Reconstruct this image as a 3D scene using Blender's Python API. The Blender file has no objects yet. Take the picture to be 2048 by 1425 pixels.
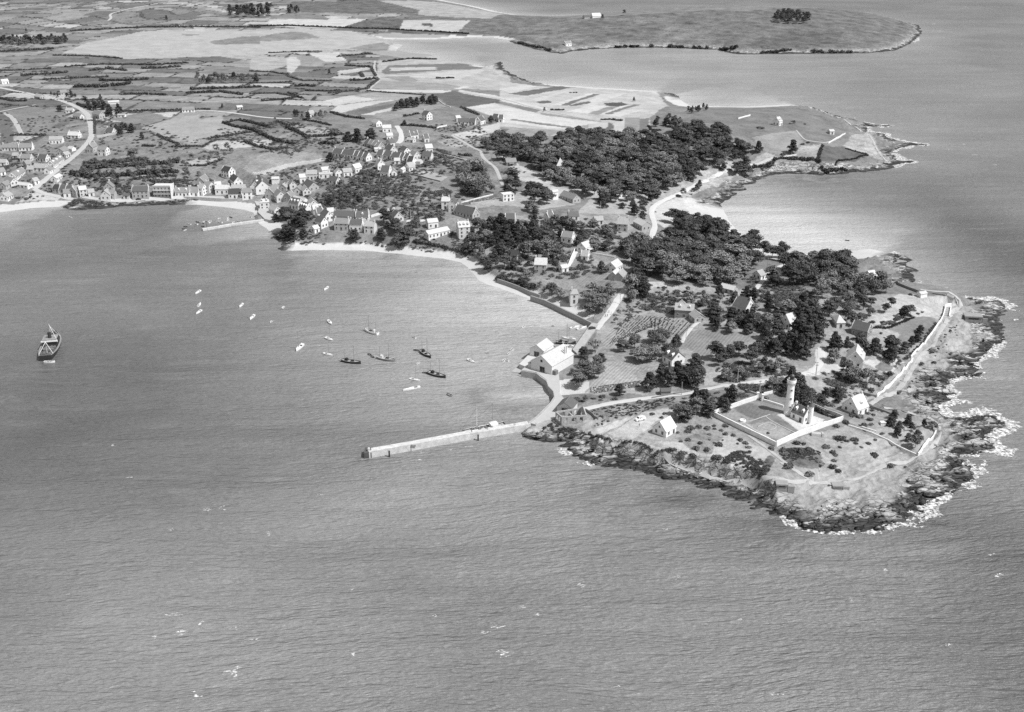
import bpy, math, random, bisect
import numpy as np
from mathutils import Matrix, Vector

# ------------------------------------------------------------------ camera
SC = bpy.context.scene
COL = SC.collection
FPX, CX, CY = 2200.0, 1024.0, 712.5          # focal length and centre of the photograph in its pixels
CAMH = 250.0
TH = math.atan(942.5 / FPX)                  # downward tilt
ST, CT = math.sin(TH), math.cos(TH)
cam = bpy.data.cameras.new("camera")
cam.sensor_width = 36.0
cam.sensor_fit = 'HORIZONTAL'
cam.lens = 36.0 * FPX / 2048.0
cam.clip_start, cam.clip_end = 5.0, 120000.0
camo = bpy.data.objects.new("camera", cam)
camo.location = (0, 0, CAMH)
camo.rotation_euler = (math.pi / 2 - TH, 0, 0)
COL.objects.link(camo)
SC.camera = camo
SC.render.resolution_x, SC.render.resolution_y = 1024, 712

# ------------------------------------------------------------------ light
SUN_EL = math.radians(55.0)
SUN_AZ = math.radians(-27.0)                 # where the sun stands, angle from +X, in the XY plane
sdir = Vector((math.cos(SUN_EL) * math.cos(SUN_AZ), math.cos(SUN_EL) * math.sin(SUN_AZ), math.sin(SUN_EL)))
sun = bpy.data.lights.new("sun", 'SUN')
sun.energy = 4.2
sun.angle = math.radians(0.5)
sun.color = (1, 1, 1)
suno = bpy.data.objects.new("sun", sun)
suno.rotation_euler = sdir.to_track_quat('Z', 'Y').to_euler()
suno.location = (0, 0, 400)
COL.objects.link(suno)
W = bpy.data.worlds.new("World")
SC.world = W
W.use_nodes = True
nt = W.node_tree
nt.nodes.clear()
sky = nt.nodes.new('ShaderNodeTexSky')
sky.sky_type = 'NISHITA'
sky.sun_disc = False
sky.sun_elevation = SUN_EL
sky.sun_rotation = math.pi / 2 - SUN_AZ
bw = nt.nodes.new('ShaderNodeRGBToBW')       # monochrome film
bgn = nt.nodes.new('ShaderNodeBackground')
bgn.inputs[1].default_value = 0.15
wo = nt.nodes.new('ShaderNodeOutputWorld')
nt.links.new(sky.outputs[0], bw.inputs[0])
nt.links.new(bw.outputs[0], bgn.inputs[0])
nt.links.new(bgn.outputs[0], wo.inputs[0])
vs = SC.view_settings
vs.view_transform = 'Standard'
vs.look = 'None'
vs.exposure = 0.10
vs.gamma = 1.0
vs.use_curve_mapping = False
SC.cycles.max_bounces = 4
SC.cycles.diffuse_bounces = 2
SC.cycles.glossy_bounces = 2
SC.cycles.transparent_max_bounces = 6
SC.cycles.use_denoising = False

# ------------------------------------------------------------------ photograph pixel -> ground
REG = {'A': (0, 0, 3.938), 'B': (500, 0, 3.938), 'C': (1000, 0, 3.938), 'D': (1500, 0, 3.737), 'E': (0, 180, 5.09),
       'F': (380, 220, 5.089), 'G': (640, 220, 5.089), 'H': (900, 220, 4.876), 'I': (1250, 200, 4.551),
       'J': (500, 380, 5.851), 'K': (800, 380, 5.851), 'L': (1100, 380, 5.851), 'M': (1400, 420, 5.851),
       'N': (1000, 560, 5.851), 'O': (1300, 560, 5.851), 'P': (1600, 560, 4.571), 'Q': (1000, 740, 5.851),
       'S': (1350, 740, 6.827), 'T': (1600, 720, 6.827), 'U': (1500, 840, 3.737), 'V': (720, 820, 5.389),
       'W': (40, 620, 11.877), 'X': (560, 560, 4.267), 'Y': (350, 530, 5.851), 'Z': (340, 400, 9.309),
       'R': (1140, 860, 4.096), '0': (0, 0, 1.0), '2': (1680, 480, 5.565)}


def px(r, x, y):
    a = REG[r]
    return a[0] + x / a[2], a[1] + y / a[2]


def p2w(x, y, z=0.0):
    a = (x - CX) / FPX
    b = -(y - CY) / FPX
    dz = b * CT - ST
    t = (z - CAMH) / dz
    return a * t, (b * ST + CT) * t


def ppm(y):
    """photograph pixels per metre on the ground at image row y"""
    return (y + 230.0) / 272.0


# ------------------------------------------------------------------ noise
def _hash(ix, iy, seed):
    h = (ix.astype(np.int64) * 374761393 + iy.astype(np.int64) * 668265263 + seed * 974634777) & 0xFFFFFFFF
    h = ((h ^ (h >> 13)) * 1274126177) & 0xFFFFFFFF
    h = h ^ (h >> 16)
    return (h & 0xFFFF).astype(np.float32) / 65535.0


def vnoise(x, y, seed=0):
    ix, iy = np.floor(x), np.floor(y)
    fx, fy = (x - ix).astype(np.float32), (y - iy).astype(np.float32)
    fx, fy = fx * fx * (3 - 2 * fx), fy * fy * (3 - 2 * fy)
    a, b = _hash(ix, iy, seed), _hash(ix + 1, iy, seed)
    c, d = _hash(ix, iy + 1, seed), _hash(ix + 1, iy + 1, seed)
    return (a + (b - a) * fx) * (1 - fy) + (c + (d - c) * fx) * fy


def fbm(x, y, seed=0, octv=4, gain=0.5):
    r, amp, tot = 0.0, 1.0, 0.0
    for k in range(octv):
        r = r + amp * vnoise(x * 2 ** k + 17.3 * k, y * 2 ** k - 9.1 * k, seed + k)
        tot += amp
        amp *= gain
    return r / tot                            # 0..1


def smooth(x, a, b):
    t = np.clip((x - a) / (b - a), 0, 1)
    return t * t * (3 - 2 * t)


def pip(X, Y, poly):
    """points in polygon"""
    ins = np.zeros(X.shape, bool)
    n = len(poly)
    for i in range(n):
        x1, y1 = poly[i]
        x2, y2 = poly[(i + 1) % n]
        if y1 == y2:
            continue
        c = (y1 > Y) != (y2 > Y)
        ins ^= c & (X < (x2 - x1) * (Y - y1) / (y2 - y1) + x1)
    return ins


# ------------------------------------------------------------------ coastline (photograph pixels at sea level, shore type)
# b beach, s narrow beach under a garden bank, c cliff, r rock shelf, q quay, m marsh, h headland cliff
COAST = [(-500, 450, 'b'), (0, 425, 'b'), (60, 417, 'b'), (118, 414, 'b'), (126, 416, 'k'), (150, 421, 'k'), (200, 419, 'k'), (240, 414, 'k'),
         (300, 412, 'k'), (345, 410, 'k'), (395, 410, 'b'), (450, 415, 'b'), (490, 420, 'b'), (507, 426, 'b'), (512, 438, 'q'), (518, 447, 'b'), (528, 455, 'b'),
         (539, 464, 'b'), (546, 473, 'c'), (556, 487, 'c'), (562, 500, 'c'), (585, 502, 's'), (620, 500, 's'), (693, 502, 's'), (731, 502, 's'),
         (773, 506, 's'), (808, 509, 's'), (834, 512, 's'), (885, 518, 's'), (920, 525, 's'), (935, 535, 's'), (947, 549, 's'), (956, 560, 's'), (976, 570, 's'),
         (997, 576, 's'), (1039, 591, 's'), (1063, 600, 's'), (1108, 619, 's'), (1150, 638, 's'), (1179, 651, 'q'), (1160, 683, 'q'), (1148, 704, 'q'),
         (1100, 712, 'q'), (1075, 716, 'q'), (1044, 741, 'q'), (1074, 747, 'q'), (1084, 758, 'q'), (1090, 776, 'b'), (1104, 792, 'b'), (1106, 800, 'q'), (1092, 818, 'q'), (1076, 834, 'q'),
         (1060, 849, 'q'), (1050, 862, 'q'), (1043, 872, 'r'), (1060, 881, 'r'), (1116, 896, 'r'), (1137, 903, 'r'), (1160, 918, 'c'), (1172, 930, 'r'), (1205, 938, 'c'), (1222, 936, 'c'),
         (1265, 942, 'c'), (1299, 950, 'c'), (1350, 957, 'c'), (1400, 972, 'c'), (1440, 985, 'c'), (1500, 1012, 'c'), (1540, 1036, 'r'),
         (1594, 1054, 'r'), (1650, 1066, 'r'), (1687, 1068, 'r'), (1733, 1061, 'r'), (1762, 1050, 'r'), (1802, 1044, 'r'), (1821, 1026, 'r'),
         (1856, 1018, 'r'), (1875, 997, 'r'), (1901, 975, 'r'), (1933, 965, 'r'), (1960, 951, 'r'), (1941, 935, 'r'), (1949, 923, 'r'), (1941, 917, 'r'),
         (1995, 901, 'r'), (1984, 888, 'r'), (1972, 872, 'r'), (2000, 857, 'r'), (2004, 846, 'r'), (1980, 834, 'r'), (1930, 836, 'r'), (1891, 829, 'r'), (1873, 811, 'r'),
         (1906, 799, 'r'), (1928, 788, 'r'), (1915, 781, 'r'), (1900, 774, 'r'), (1915, 759, 'r'), (1950, 752, 'r'), (1954, 746, 'r'), (1941, 733, 'r'),
         (1950, 724, 'r'), (1981, 713, 'r'), (2000, 685, 'r'), (2011, 669, 'r'), (1996, 643, 'r'), (2000, 632, 'r'), (2027, 623, 'r'), (2009, 612, 'r'),
         (1996, 604, 'r'), (1972, 602, 'r'), (1950, 599, 'r'), (1908, 591, 'c'), (1873, 586, 'c'), (1841, 581, 'c'), (1817, 572, 'r'), (1830, 556, 'r'), (1818, 546, 'r'), (1828, 542, 'r'), (1812, 530, 'r'),
         (1824, 520, 'r'), (1800, 511, 'r'), (1762, 503, 'b'), (1738, 498, 'b'), (1700, 503, 'b'), (1650, 509, 'b'), (1600, 513, 'b'), (1560, 508, 'b'), (1520, 492, 'b'),
         (1485, 470, 'b'), (1463, 449, 'b'), (1448, 420, 'b'), (1444, 410, 'r'), (1457, 398, 'r'), (1470, 385, 'r'), (1503, 369, 'r'), (1547, 350, 'r'), (1569, 347, 'c'),
         (1602, 348, 'c'), (1641, 351, 'c'), (1689, 348, 'c'), (1733, 345, 'r'), (1802, 333, 'r'), (1834, 322, 'r'), (1794, 321, 'r'), (1781, 303, 'r'), (1800, 297, 'r'),
         (1850, 290, 'r'), (1789, 282, 'r'), (1767, 269, 'r'), (1737, 265, 'r'), (1735, 254, 'r'), (1788, 253, 'r'), (1745, 249, 'r'), (1698, 238, 'r'), (1655, 225, 'r'),
         (1632, 216, 'r'), (1580, 209, 'b'), (1500, 213, 'b'), (1470, 214, 'b'), (1381, 212, 'b'), (1366, 203, 'b'), (1352, 189, 'r'), (1315, 183, 'b'), (1203, 176, 'b'),
         (1124, 171, 'b'), (1063, 165, 'r'), (1033, 152, 'r'), (1010, 140, 'r'), (1000, 124, 'r'), (970, 134, 'b'), (930, 128, 'm'), (894, 124, 'm'),
         (860, 109, 'm'), (810, 104, 'm'), (795, 100, 'm'), (806, 90, 'm'), (770, 84, 'm'), (790, 79, 'm'), (860, 80, 'm'), (949, 75, 'b'), (985, 76, 'b'), (1012, 80, 'b'), (1023, 85, 'r'), (1063, 97, 'r'), (1094, 104, 'h'), (1124, 108, 'h'), (1145, 103, 'h'),
         (1190, 99, 'h'), (1254, 96, 'h'), (1330, 96, 'h'), (1432, 100, 'h'), (1470, 109, 'h'), (1520, 109, 'h'), (1634, 108, 'h'), (1741, 107, 'h'), (1789, 102, 'h'),
         (1826, 86, 'h'), (1846, 63, 'r'), (1835, 50, 'r'), (1780, 38, 'h'), (1700, 28, 'h'), (1600, 22, 'h'), (1500, 21, 'h'), (1400, 20, 'h'), (1300, 24, 'h'),
         (1200, 31, 'b'), (1100, 34, 'b'), (1040, 31, 'b'), (1000, 25, 'b'), (950, 13, 'b'), (900, 4, 'b'), (860, -5, 'b'), (780, -30, 'b'), (700, -60, 'b'), (640, -110, 'b'), (-900, -110, 'b')]
PROF = {'b': ([0, 8, 20, 35, 70, 150], [0, .7, 1.8, 3.2, 5, 7]),
        's': ([0, 6, 9, 15, 30, 80], [0, .6, 1.2, 5.0, 6.5, 8]),
        'c': ([0, 5, 9.5, 11.5, 15, 60], [0, 1.0, 1.9, 8.0, 9.2, 8.8]),
        'r': ([0, 5, 15, 28, 45, 80], [0, 1.0, 2.2, 4.0, 5.8, 7.5]),
        'q': ([0, 2, 25, 60, 120, 200], [.6, 2.0, 2.4, 4.6, 7, 8]),
        'm': ([0, 10, 60, 150, 300, 400], [0, .5, 1.0, 2.0, 4, 6]),
        'k': ([0, 3, 7, 11, 20, 60], [0, .8, 1.5, 3.8, 4.8, 6.5]),
        'h': ([0, 7, 12, 24, 60, 120], [0, 1.5, 5, 9, 12, 15])}
TL = 'bscrqmhk'
ROUGH = {'b': .9, 's': 1.0, 'c': 3.6, 'r': 5.5, 'q': 0.0, 'm': 3.0, 'h': 3.0, 'k': 2.2}
CW = np.array([p2w(x, y) for x, y, t in COAST], np.float32)
CTY = [t for x, y, t in COAST]

# hills: photograph pixel, height, radius across and along the view (m)
HILLS = [(1560, 50, 17, 300, 200), (1300, 55, 8, 260, 180), (1500, 262, 9, 130, 130), (1000, 330, 7, 260, 260), (600, 330, 6, 300, 300), (250, 250, 8, 260, 320), (1400, 320, 4, 120, 120),
         (500, 20, 10, 500, 500), (1560, 660, 3, 120, 90), (820, 260, 6, 200, 200)]

# ------------------------------------------------------------------ terrain grid (a fan: finer where it is nearer)
rows = [335.0]
while rows[-1] < 4300:
    y = rows[-1]
    rows.append(y + 1.3 * (y * y + 62500) / 550000.0)
ROWS = np.array(rows)
NC = 1000
UMAX = 0.68
US = np.linspace(-UMAX, UMAX, NC)
NR = len(ROWS)
GX = (US[None, :] * ROWS[:, None]).astype(np.float32)
GY = np.repeat(ROWS[:, None], NC, 1).astype(np.float32)


def coast_dist(X, Y):
    """signed distance to the coast (inside positive), weights of shore types"""
    n = len(CW)
    best = np.full(X.shape, 1e12, np.float32)
    bi = np.zeros(X.shape, np.int32)
    bt = np.zeros(X.shape, np.float32)
    for i in range(n):
        ax, ay = CW[i]
        bx, by = CW[(i + 1) % n]
        dx, dy = bx - ax, by - ay
        L2 = dx * dx + dy * dy
        t = np.clip(((X - ax) * dx + (Y - ay) * dy) / L2, 0, 1)
        d2 = (X - ax - t * dx) ** 2 + (Y - ay - t * dy) ** 2
        m = d2 < best
        best = np.where(m, d2, best)
        bi[m] = i
        bt = np.where(m, t, bt)
    d = np.sqrt(best)
    ins = pip(X, Y, [tuple(p) for p in CW])
    return np.where(ins, d, -d), bi, bt


fx, fy = GX.ravel(), GY.ravel()
D0, BI, BT = coast_dist(fx, fy)
ta = np.array([TL.index(t) for t in CTY])[BI]
tb = np.array([TL.index(t) for t in CTY])[(BI + 1) % len(CW)]
rough_t = np.array([ROUGH[t] for t in TL], np.float32)
ra = rough_t[ta] * (1 - BT) + rough_t[tb] * BT
near = np.abs(D0) < 90
D = D0.copy()
nz = np.zeros(len(fx), np.float32)
nz[near] = (fbm(fx[near] / 16, fy[near] / 16, 5, 5, .62) - .5) * 2
D = D + nz * ra * smooth(np.abs(D0), 110, 40) * 1.3
Hh = np.zeros(len(fx), np.float32)
wt = {}
for k, t in enumerate(TL):
    w = (ta == k) * (1 - BT) + (tb == k) * BT
    wt[t] = w
    Hh += (w * np.interp(D, *PROF[t])).astype(np.float32)
sea = D < 0
Hh = np.where(sea, np.maximum(-7, D * 0.14) - .05, Hh)
# smooth the interior so that no seams show between shore types
H2 = Hh.reshape(NR, NC).copy()
land2 = (D > 0).reshape(NR, NC)
for it in range(3):
    for ax, k in ((0, 9), (1, 9)):
        c = np.cumsum(np.concatenate([np.zeros_like(H2[:1] if ax == 0 else H2[:, :1]), H2], ax), ax)
        n = H2.shape[ax]
        lo = np.clip(np.arange(n) - k, 0, n)
        hi = np.clip(np.arange(n) + k + 1, 0, n)
        if ax == 0:
            H2 = (c[hi] - c[lo]) / (hi - lo)[:, None]
        else:
            H2 = (c[:, hi] - c[:, lo]) / (hi - lo)[None, :]
mixw = smooth(D, 28, 60)
Hh = Hh * (1 - mixw) + H2.ravel() * mixw
for (hx, hy, hh, rx, ry) in HILLS:
    cx, cy = p2w(hx, hy)
    Hh += hh * np.exp(-((fx - cx) / rx) ** 2 - ((fy - cy) / ry) ** 2) * smooth(D, 2, 90)
inl = D > 0
Hh[inl] += ((fbm(fx[inl] / 55, fy[inl] / 55, 11, 3) - .5) * 1.6 * smooth(D[inl], 12, 60)).astype(np.float32)
# rocks: ridged strata on shelves and under cliffs
rockw = np.clip(.7 * wt['k'] * smooth(D, 11, 6) + wt['r'] * smooth(D, 52, 26) + wt['c'] * smooth(D, 15, 10) + wt['h'] * smooth(D, 22, 12), 0, 1) * (D > -6)
rm = rockw > .02
ca, sa = math.cos(.45), math.sin(.45)
rxx, ryy = fx[rm] * ca + fy[rm] * sa, -fx[rm] * sa + fy[rm] * ca
rg = 1 - np.abs(fbm(rxx / 15, ryy / 5.5, 21, 4, .55) - .5) * 4.5
rg2 = fbm(fx[rm] / 5, fy[rm] / 5, 31, 3, .6) - .5
Hh[rm] += (rockw[rm] * (rg * 2.0 - 1.15 + rg2 * 1.0) * smooth(D[rm], -6, 12)).astype(np.float32)
HG = Hh.reshape(NR, NC)
DG = D.reshape(NR, NC)
ROWL = list(ROWS)


def hz(x, y):
    """terrain height"""
    if y <= ROWL[0]:
        return 0.0
    r = bisect.bisect_right(ROWL, y) - 1
    r = min(max(r, 0), NR - 2)
    c = (x / y + UMAX) / (2 * UMAX) * (NC - 1)
    c = min(max(c, 0), NC - 1.001)
    ci = int(c)
    f, g = c - ci, (y - ROWL[r]) / (ROWL[r + 1] - ROWL[r])
    h = HG[r, ci] * (1 - f) * (1 - g) + HG[r, ci + 1] * f * (1 - g) + HG[r + 1, ci] * (1 - f) * g + HG[r + 1, ci + 1] * f * g
    return float(h)


def gp(r, x, y, dz=0.0):
    """photograph point (region coordinates) on the ground, or on a point dz above it -> x, y, ground z"""
    X, Y = px(r, x, y)
    z = 6.0
    for k in range(9):
        wx, wy = p2w(X, Y, z + dz)
        z = 0.5 * z + 0.5 * max(hz(wx, wy), 0.0)
    return wx, wy, max(hz(wx, wy), 0.0)

# ------------------------------------------------------------------ materials
MATS = {}


def nodes(name):
    m = bpy.data.materials.new(name)
    m.use_nodes = True
    t = m.node_tree
    p = t.nodes['Principled BSDF']
    p.inputs['Specular IOR Level'].default_value = 0.25
    return m, t, p


def N(t, kind, **kw):
    n = t.nodes.new(kind)
    for k, v in kw.items():
        if k.startswith('i_'):
            key = k[2:]
            n.inputs[int(key) if key.isdigit() else key].default_value = v
        else:
            setattr(n, k, v)
    return n


def mth(t, op, a, b=None, clamp=False):
    n = t.nodes.new('ShaderNodeMath')
    n.operation = op
    n.use_clamp = clamp
    for i, v in enumerate((a, b)):
        if v is None:
            continue
        if isinstance(v, (int, float)):
            n.inputs[i].default_value = v
        else:
            t.links.new(v, n.inputs[i])
    return n.outputs[0]


def noise(t, vec, scale, detail=3.0, rough=.55, dist=0.0):
    n = N(t, 'ShaderNodeTexNoise', noise_dimensions='3D')
    n.inputs['Scale'].default_value = scale
    n.inputs['Detail'].default_value = detail
    n.inputs['Roughness'].default_value = rough
    n.inputs['Distortion'].default_value = dist
    t.links.new(vec, n.inputs['Vector'])
    return n.outputs['Fac']


def plain(kind, tone, var=.25, scale=.6, rough=.8, bump=.0, spec=.25, rnd=0.0):
    """grey material: tone with blotches, optional bump, optional difference from object to object"""
    key = (kind, round(tone, 3))
    if key in MATS:
        return MATS[key]
    m, t, p = nodes("%s_%02d" % (kind, int(tone * 100)))
    geo = N(t, 'ShaderNodeNewGeometry')
    f = noise(t, geo.outputs['Position'], scale, 4, .6)
    f2 = noise(t, geo.outputs['Position'], scale * 6, 2, .6)
    v = mth(t, 'ADD', mth(t, 'MULTIPLY', mth(t, 'SUBTRACT', f, .5), var * 2), mth(t, 'MULTIPLY', mth(t, 'SUBTRACT', f2, .5), var * 1.4))
    v = mth(t, 'ADD', v, 1.0)
    if rnd:
        oi = N(t, 'ShaderNodeObjectInfo')
        v = mth(t, 'MULTIPLY', v, mth(t, 'ADD', mth(t, 'MULTIPLY', oi.outputs['Random'], rnd), 1 - rnd / 2))
    c = mth(t, 'MULTIPLY', v, tone)
    t.links.new(c, p.inputs['Base Color'])
    p.inputs['Roughness'].default_value = rough
    p.inputs['Specular IOR Level'].default_value = spec
    if bump:
        b = N(t, 'ShaderNodeBump')
        b.inputs['Strength'].default_value = 1.0
        b.inputs['Distance'].default_value = bump
        t.links.new(f2, b.inputs['Height'])
        t.links.new(b.outputs[0], p.inputs['Normal'])
    MATS[key] = m
    return m


def wall_m(tone):
    return plain('plaster', tone, .12, .5, .85)


def roof_m(tone):
    return plain('roof_slate', tone, .28, .8, .55, .04, .4)


def leaf_m(kind, tone):
    key = ('leaf', kind)
    if key in MATS:
        return MATS[key]
    m, t, p = nodes("foliage_" + kind)
    geo = N(t, 'ShaderNodeNewGeometry')
    oi = N(t, 'ShaderNodeObjectInfo')
    f = noise(t, geo.outputs['Position'], .9, 3, .6)
    v = mth(t, 'ADD', mth(t, 'MULTIPLY', f, 1.3), .35)
    v = mth(t, 'MULTIPLY', v, mth(t, 'ADD', mth(t, 'MULTIPLY', oi.outputs['Random'], .95), .55))
    t.links.new(mth(t, 'MULTIPLY', v, tone), p.inputs['Base Color'])
    p.inputs['Roughness'].default_value = .7
    p.inputs['Specular IOR Level'].default_value = .3
    MATS[key] = m
    return m


M_GLASS = plain('window_glass', .035, .1, 1, .25, 0, .5)
M_WOODD = plain('dark_timber', .05, .3, 2, .7)
M_TRUNK = plain('bark', .12, .3, 2, .9)
M_PINE = leaf_m('pine', .084)
M_BROAD = leaf_m('broadleaf', .175)
M_CYP = leaf_m('cypress', .064)
M_SCRUB = leaf_m('scrub', .105)
M_HEDGE = leaf_m('hedge', .07)

# ------------------------------------------------------------------ object helpers
LABELS = {}


def tag(o, label=None, cat=None, group=None, kind=None):
    if label:
        o["label"] = label
    if cat:
        o["category"] = cat
    if group:
        o["group"] = group
    if kind:
        o["kind"] = kind
    return o


def obj(name, mesh, mat=None, parent=None, loc=None, rz=None):
    if mat is not None and not mesh.materials:
        mesh.materials.append(mat)
    o = bpy.data.objects.new(name, mesh)
    COL.objects.link(o)
    if loc:
        o.location = loc
    if rz is not None:
        o.rotation_euler = (0, 0, rz)
    if parent:
        o.parent = parent
    return o


def empty(name, loc, rz=0.0):
    o = bpy.data.objects.new(name, None)
    o.empty_display_size = .5
    COL.objects.link(o)
    o.location = loc
    o.rotation_euler = (0, 0, rz)
    return o


class MB:
    """collects boxes, prisms and tubes into one mesh"""

    def __init__(s):
        s.v, s.f = [], []

    def poly(s, pts, faces):
        n = len(s.v)
        s.v += [tuple(p) for p in pts]
        s.f += [tuple(i + n for i in f) for f in faces]
        return s

    def box(s, x0, x1, y0, y1, z0, z1):
        return s.poly([(x0, y0, z0), (x1, y0, z0), (x1, y1, z0), (x0, y1, z0), (x0, y0, z1), (x1, y0, z1), (x1, y1, z1), (x0, y1, z1)],
                      [(0, 3, 2, 1), (4, 5, 6, 7), (0, 1, 5, 4), (1, 2, 6, 5), (2, 3, 7, 6), (3, 0, 4, 7)])

    def prism(s, pts, z0, z1):
        """pts: list of (x,y) ; z1 number or list"""
        n = len(pts)
        a = sum(pts[i][0] * pts[(i + 1) % n][1] - pts[(i + 1) % n][0] * pts[i][1] for i in range(n))
        if a < 0:
            pts = pts[::-1]
            if isinstance(z1, list):
                z1 = z1[::-1]
        zt = z1 if isinstance(z1, list) else [z1] * n
        vs_ = [(x, y, z0) for x, y in pts] + [(p[0], p[1], z) for p, z in zip(pts, zt)]
        fs = [tuple(range(n))[::-1], tuple(range(n, 2 * n))] + [(i, (i + 1) % n, (i + 1) % n + n, i + n) for i in range(n)]
        return s.poly(vs_, fs)

    def lathe(s, prof, n=16, cx=0, cy=0):
        vs_, fs = [], []
        for r, z in prof:
            vs_ += [(cx + r * math.cos(2 * math.pi * i / n), cy + r * math.sin(2 * math.pi * i / n), z) for i in range(n)]
        for k in range(len(prof) - 1):
            fs += [(k * n + i, k * n + (i + 1) % n, (k + 1) * n + (i + 1) % n, (k + 1) * n + i) for i in range(n)]
        fs.append(tuple(range(n))[::-1])
        fs.append(tuple((len(prof) - 1) * n + i for i in range(n)))
        return s.poly(vs_, fs)

    def tube(s, p, q, r0, r1=None, n=6):
        r1 = r0 if r1 is None else r1
        p, q = Vector(p), Vector(q)
        d = (q - p).normalized()
        a = d.orthogonal().normalized()
        b = d.cross(a)
        vs_ = [p + (a * math.cos(6.2832 * i / n) + b * math.sin(6.2832 * i / n)) * r0 for i in range(n)]
        vs_ += [q + (a * math.cos(6.2832 * i / n) + b * math.sin(6.2832 * i / n)) * r1 for i in range(n)]
        return s.poly(vs_, [(i, (i + 1) % n, (i + 1) % n + n, i + n) for i in range(n)] + [tuple(range(n))[::-1], tuple(range(n, 2 * n))])

    def build(s, name, mat, parent=None, loc=None, rz=None, smooth_=False):
        me = bpy.data.meshes.new(name)
        me.from_pydata(s.v, [], s.f)
        me.update()
        if smooth_:
            me.polygons.foreach_set('use_smooth', [True] * len(me.polygons))
        return obj(name, me, mat, parent, loc, rz)


def np_mesh(name, V, Q, mat=None):
    """fast mesh from numpy vertices and faces (all of one size)"""
    me = bpy.data.meshes.new(name)
    V = np.asarray(V, np.float32)
    Q = np.asarray(Q, np.int32)
    k = Q.shape[1]
    me.vertices.add(len(V))
    me.vertices.foreach_set('co', V.ravel())
    me.loops.add(Q.size)
    me.loops.foreach_set('vertex_index', Q.ravel())
    me.polygons.add(len(Q))
    me.polygons.foreach_set('loop_start', np.arange(0, Q.size, k, dtype=np.int32))
    me.polygons.foreach_set('loop_total', np.full(len(Q), k, np.int32))
    me.update(calc_edges=True)
    if mat:
        me.materials.append(mat)
    return me


# ------------------------------------------------------------------ ground tones
def wpoly(r, pts):
    return [gp(r, *p)[:2] for p in pts]


TONE = np.full(len(fx), .20, np.float32)
MOT = np.full(len(fx), .55, np.float32)
STRI = np.zeros(len(fx), np.float32)
landm = D > -1
# patchwork of small fields inland, drawn from warped cells along the lie of the land
wxp = fx + (fbm(fx / 260, fy / 260, 41, 2) - .5) * 160
wyp = fy + (fbm(fx / 260, fy / 260, 43, 2) - .5) * 190
ang = -.18
qx, qy = wxp * math.cos(ang) + wyp * math.sin(ang), -wxp * math.sin(ang) + wyp * math.cos(ang)
rowi = np.floor(qy / 44)
off = _hash(rowi, rowi * 0 + 3, 51) * 80
wid = 45 + 55 * _hash(rowi, rowi * 0 + 7, 52)
coli = np.floor((qx + off) / wid)
fr = (qy / 44) - rowi
fc = (qx + off) / wid - coli
cellt = _hash(coli, rowi, 53)
tonec = np.select([cellt < .28, cellt < .55, cellt < .78, cellt < .92], [.14, .20, .26, .32], .40)
BOC = [gp('0', *p)[:2] for p in [(-300, 2), (880, 2), (880, 60), (760, 110), (740, 190), (620, 235), (560, 290), (430, 320), (-300, 330)]]
bm_ = pip(fx, fy, BOC) & landm
farb = landm & (fy > 2700) & (D > 60)
TONE[bm_ | farb] = tonec[bm_ | farb]
MOT[bm_ | farb] = .5
STRI[bm_ | farb] = np.where(_hash(coli, rowi, 59) > .5, .3, 0)[bm_ | farb]
edge = (np.minimum(fr, 1 - fr) * 44 < 3.4) | (np.minimum(fc, 1 - fc) * wid < 2.6)
eh = edge & (_hash(coli + (fr > .5), rowi, 57) > .3)
TONE[(bm_ | farb) & eh] = .10
MOT[(bm_ | farb) & eh] = .9
# beaches
lowsand = landm & (wt['b'] + wt['s'] > .5) & (Hh < 2.3) & (D < 45)
TONE[lowsand] = .52
MOT[lowsand] = .12
mm = landm & (wt['m'] > .5) & (D < 60)
TONE[mm] = .30
MOT[mm] = .2

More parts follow.
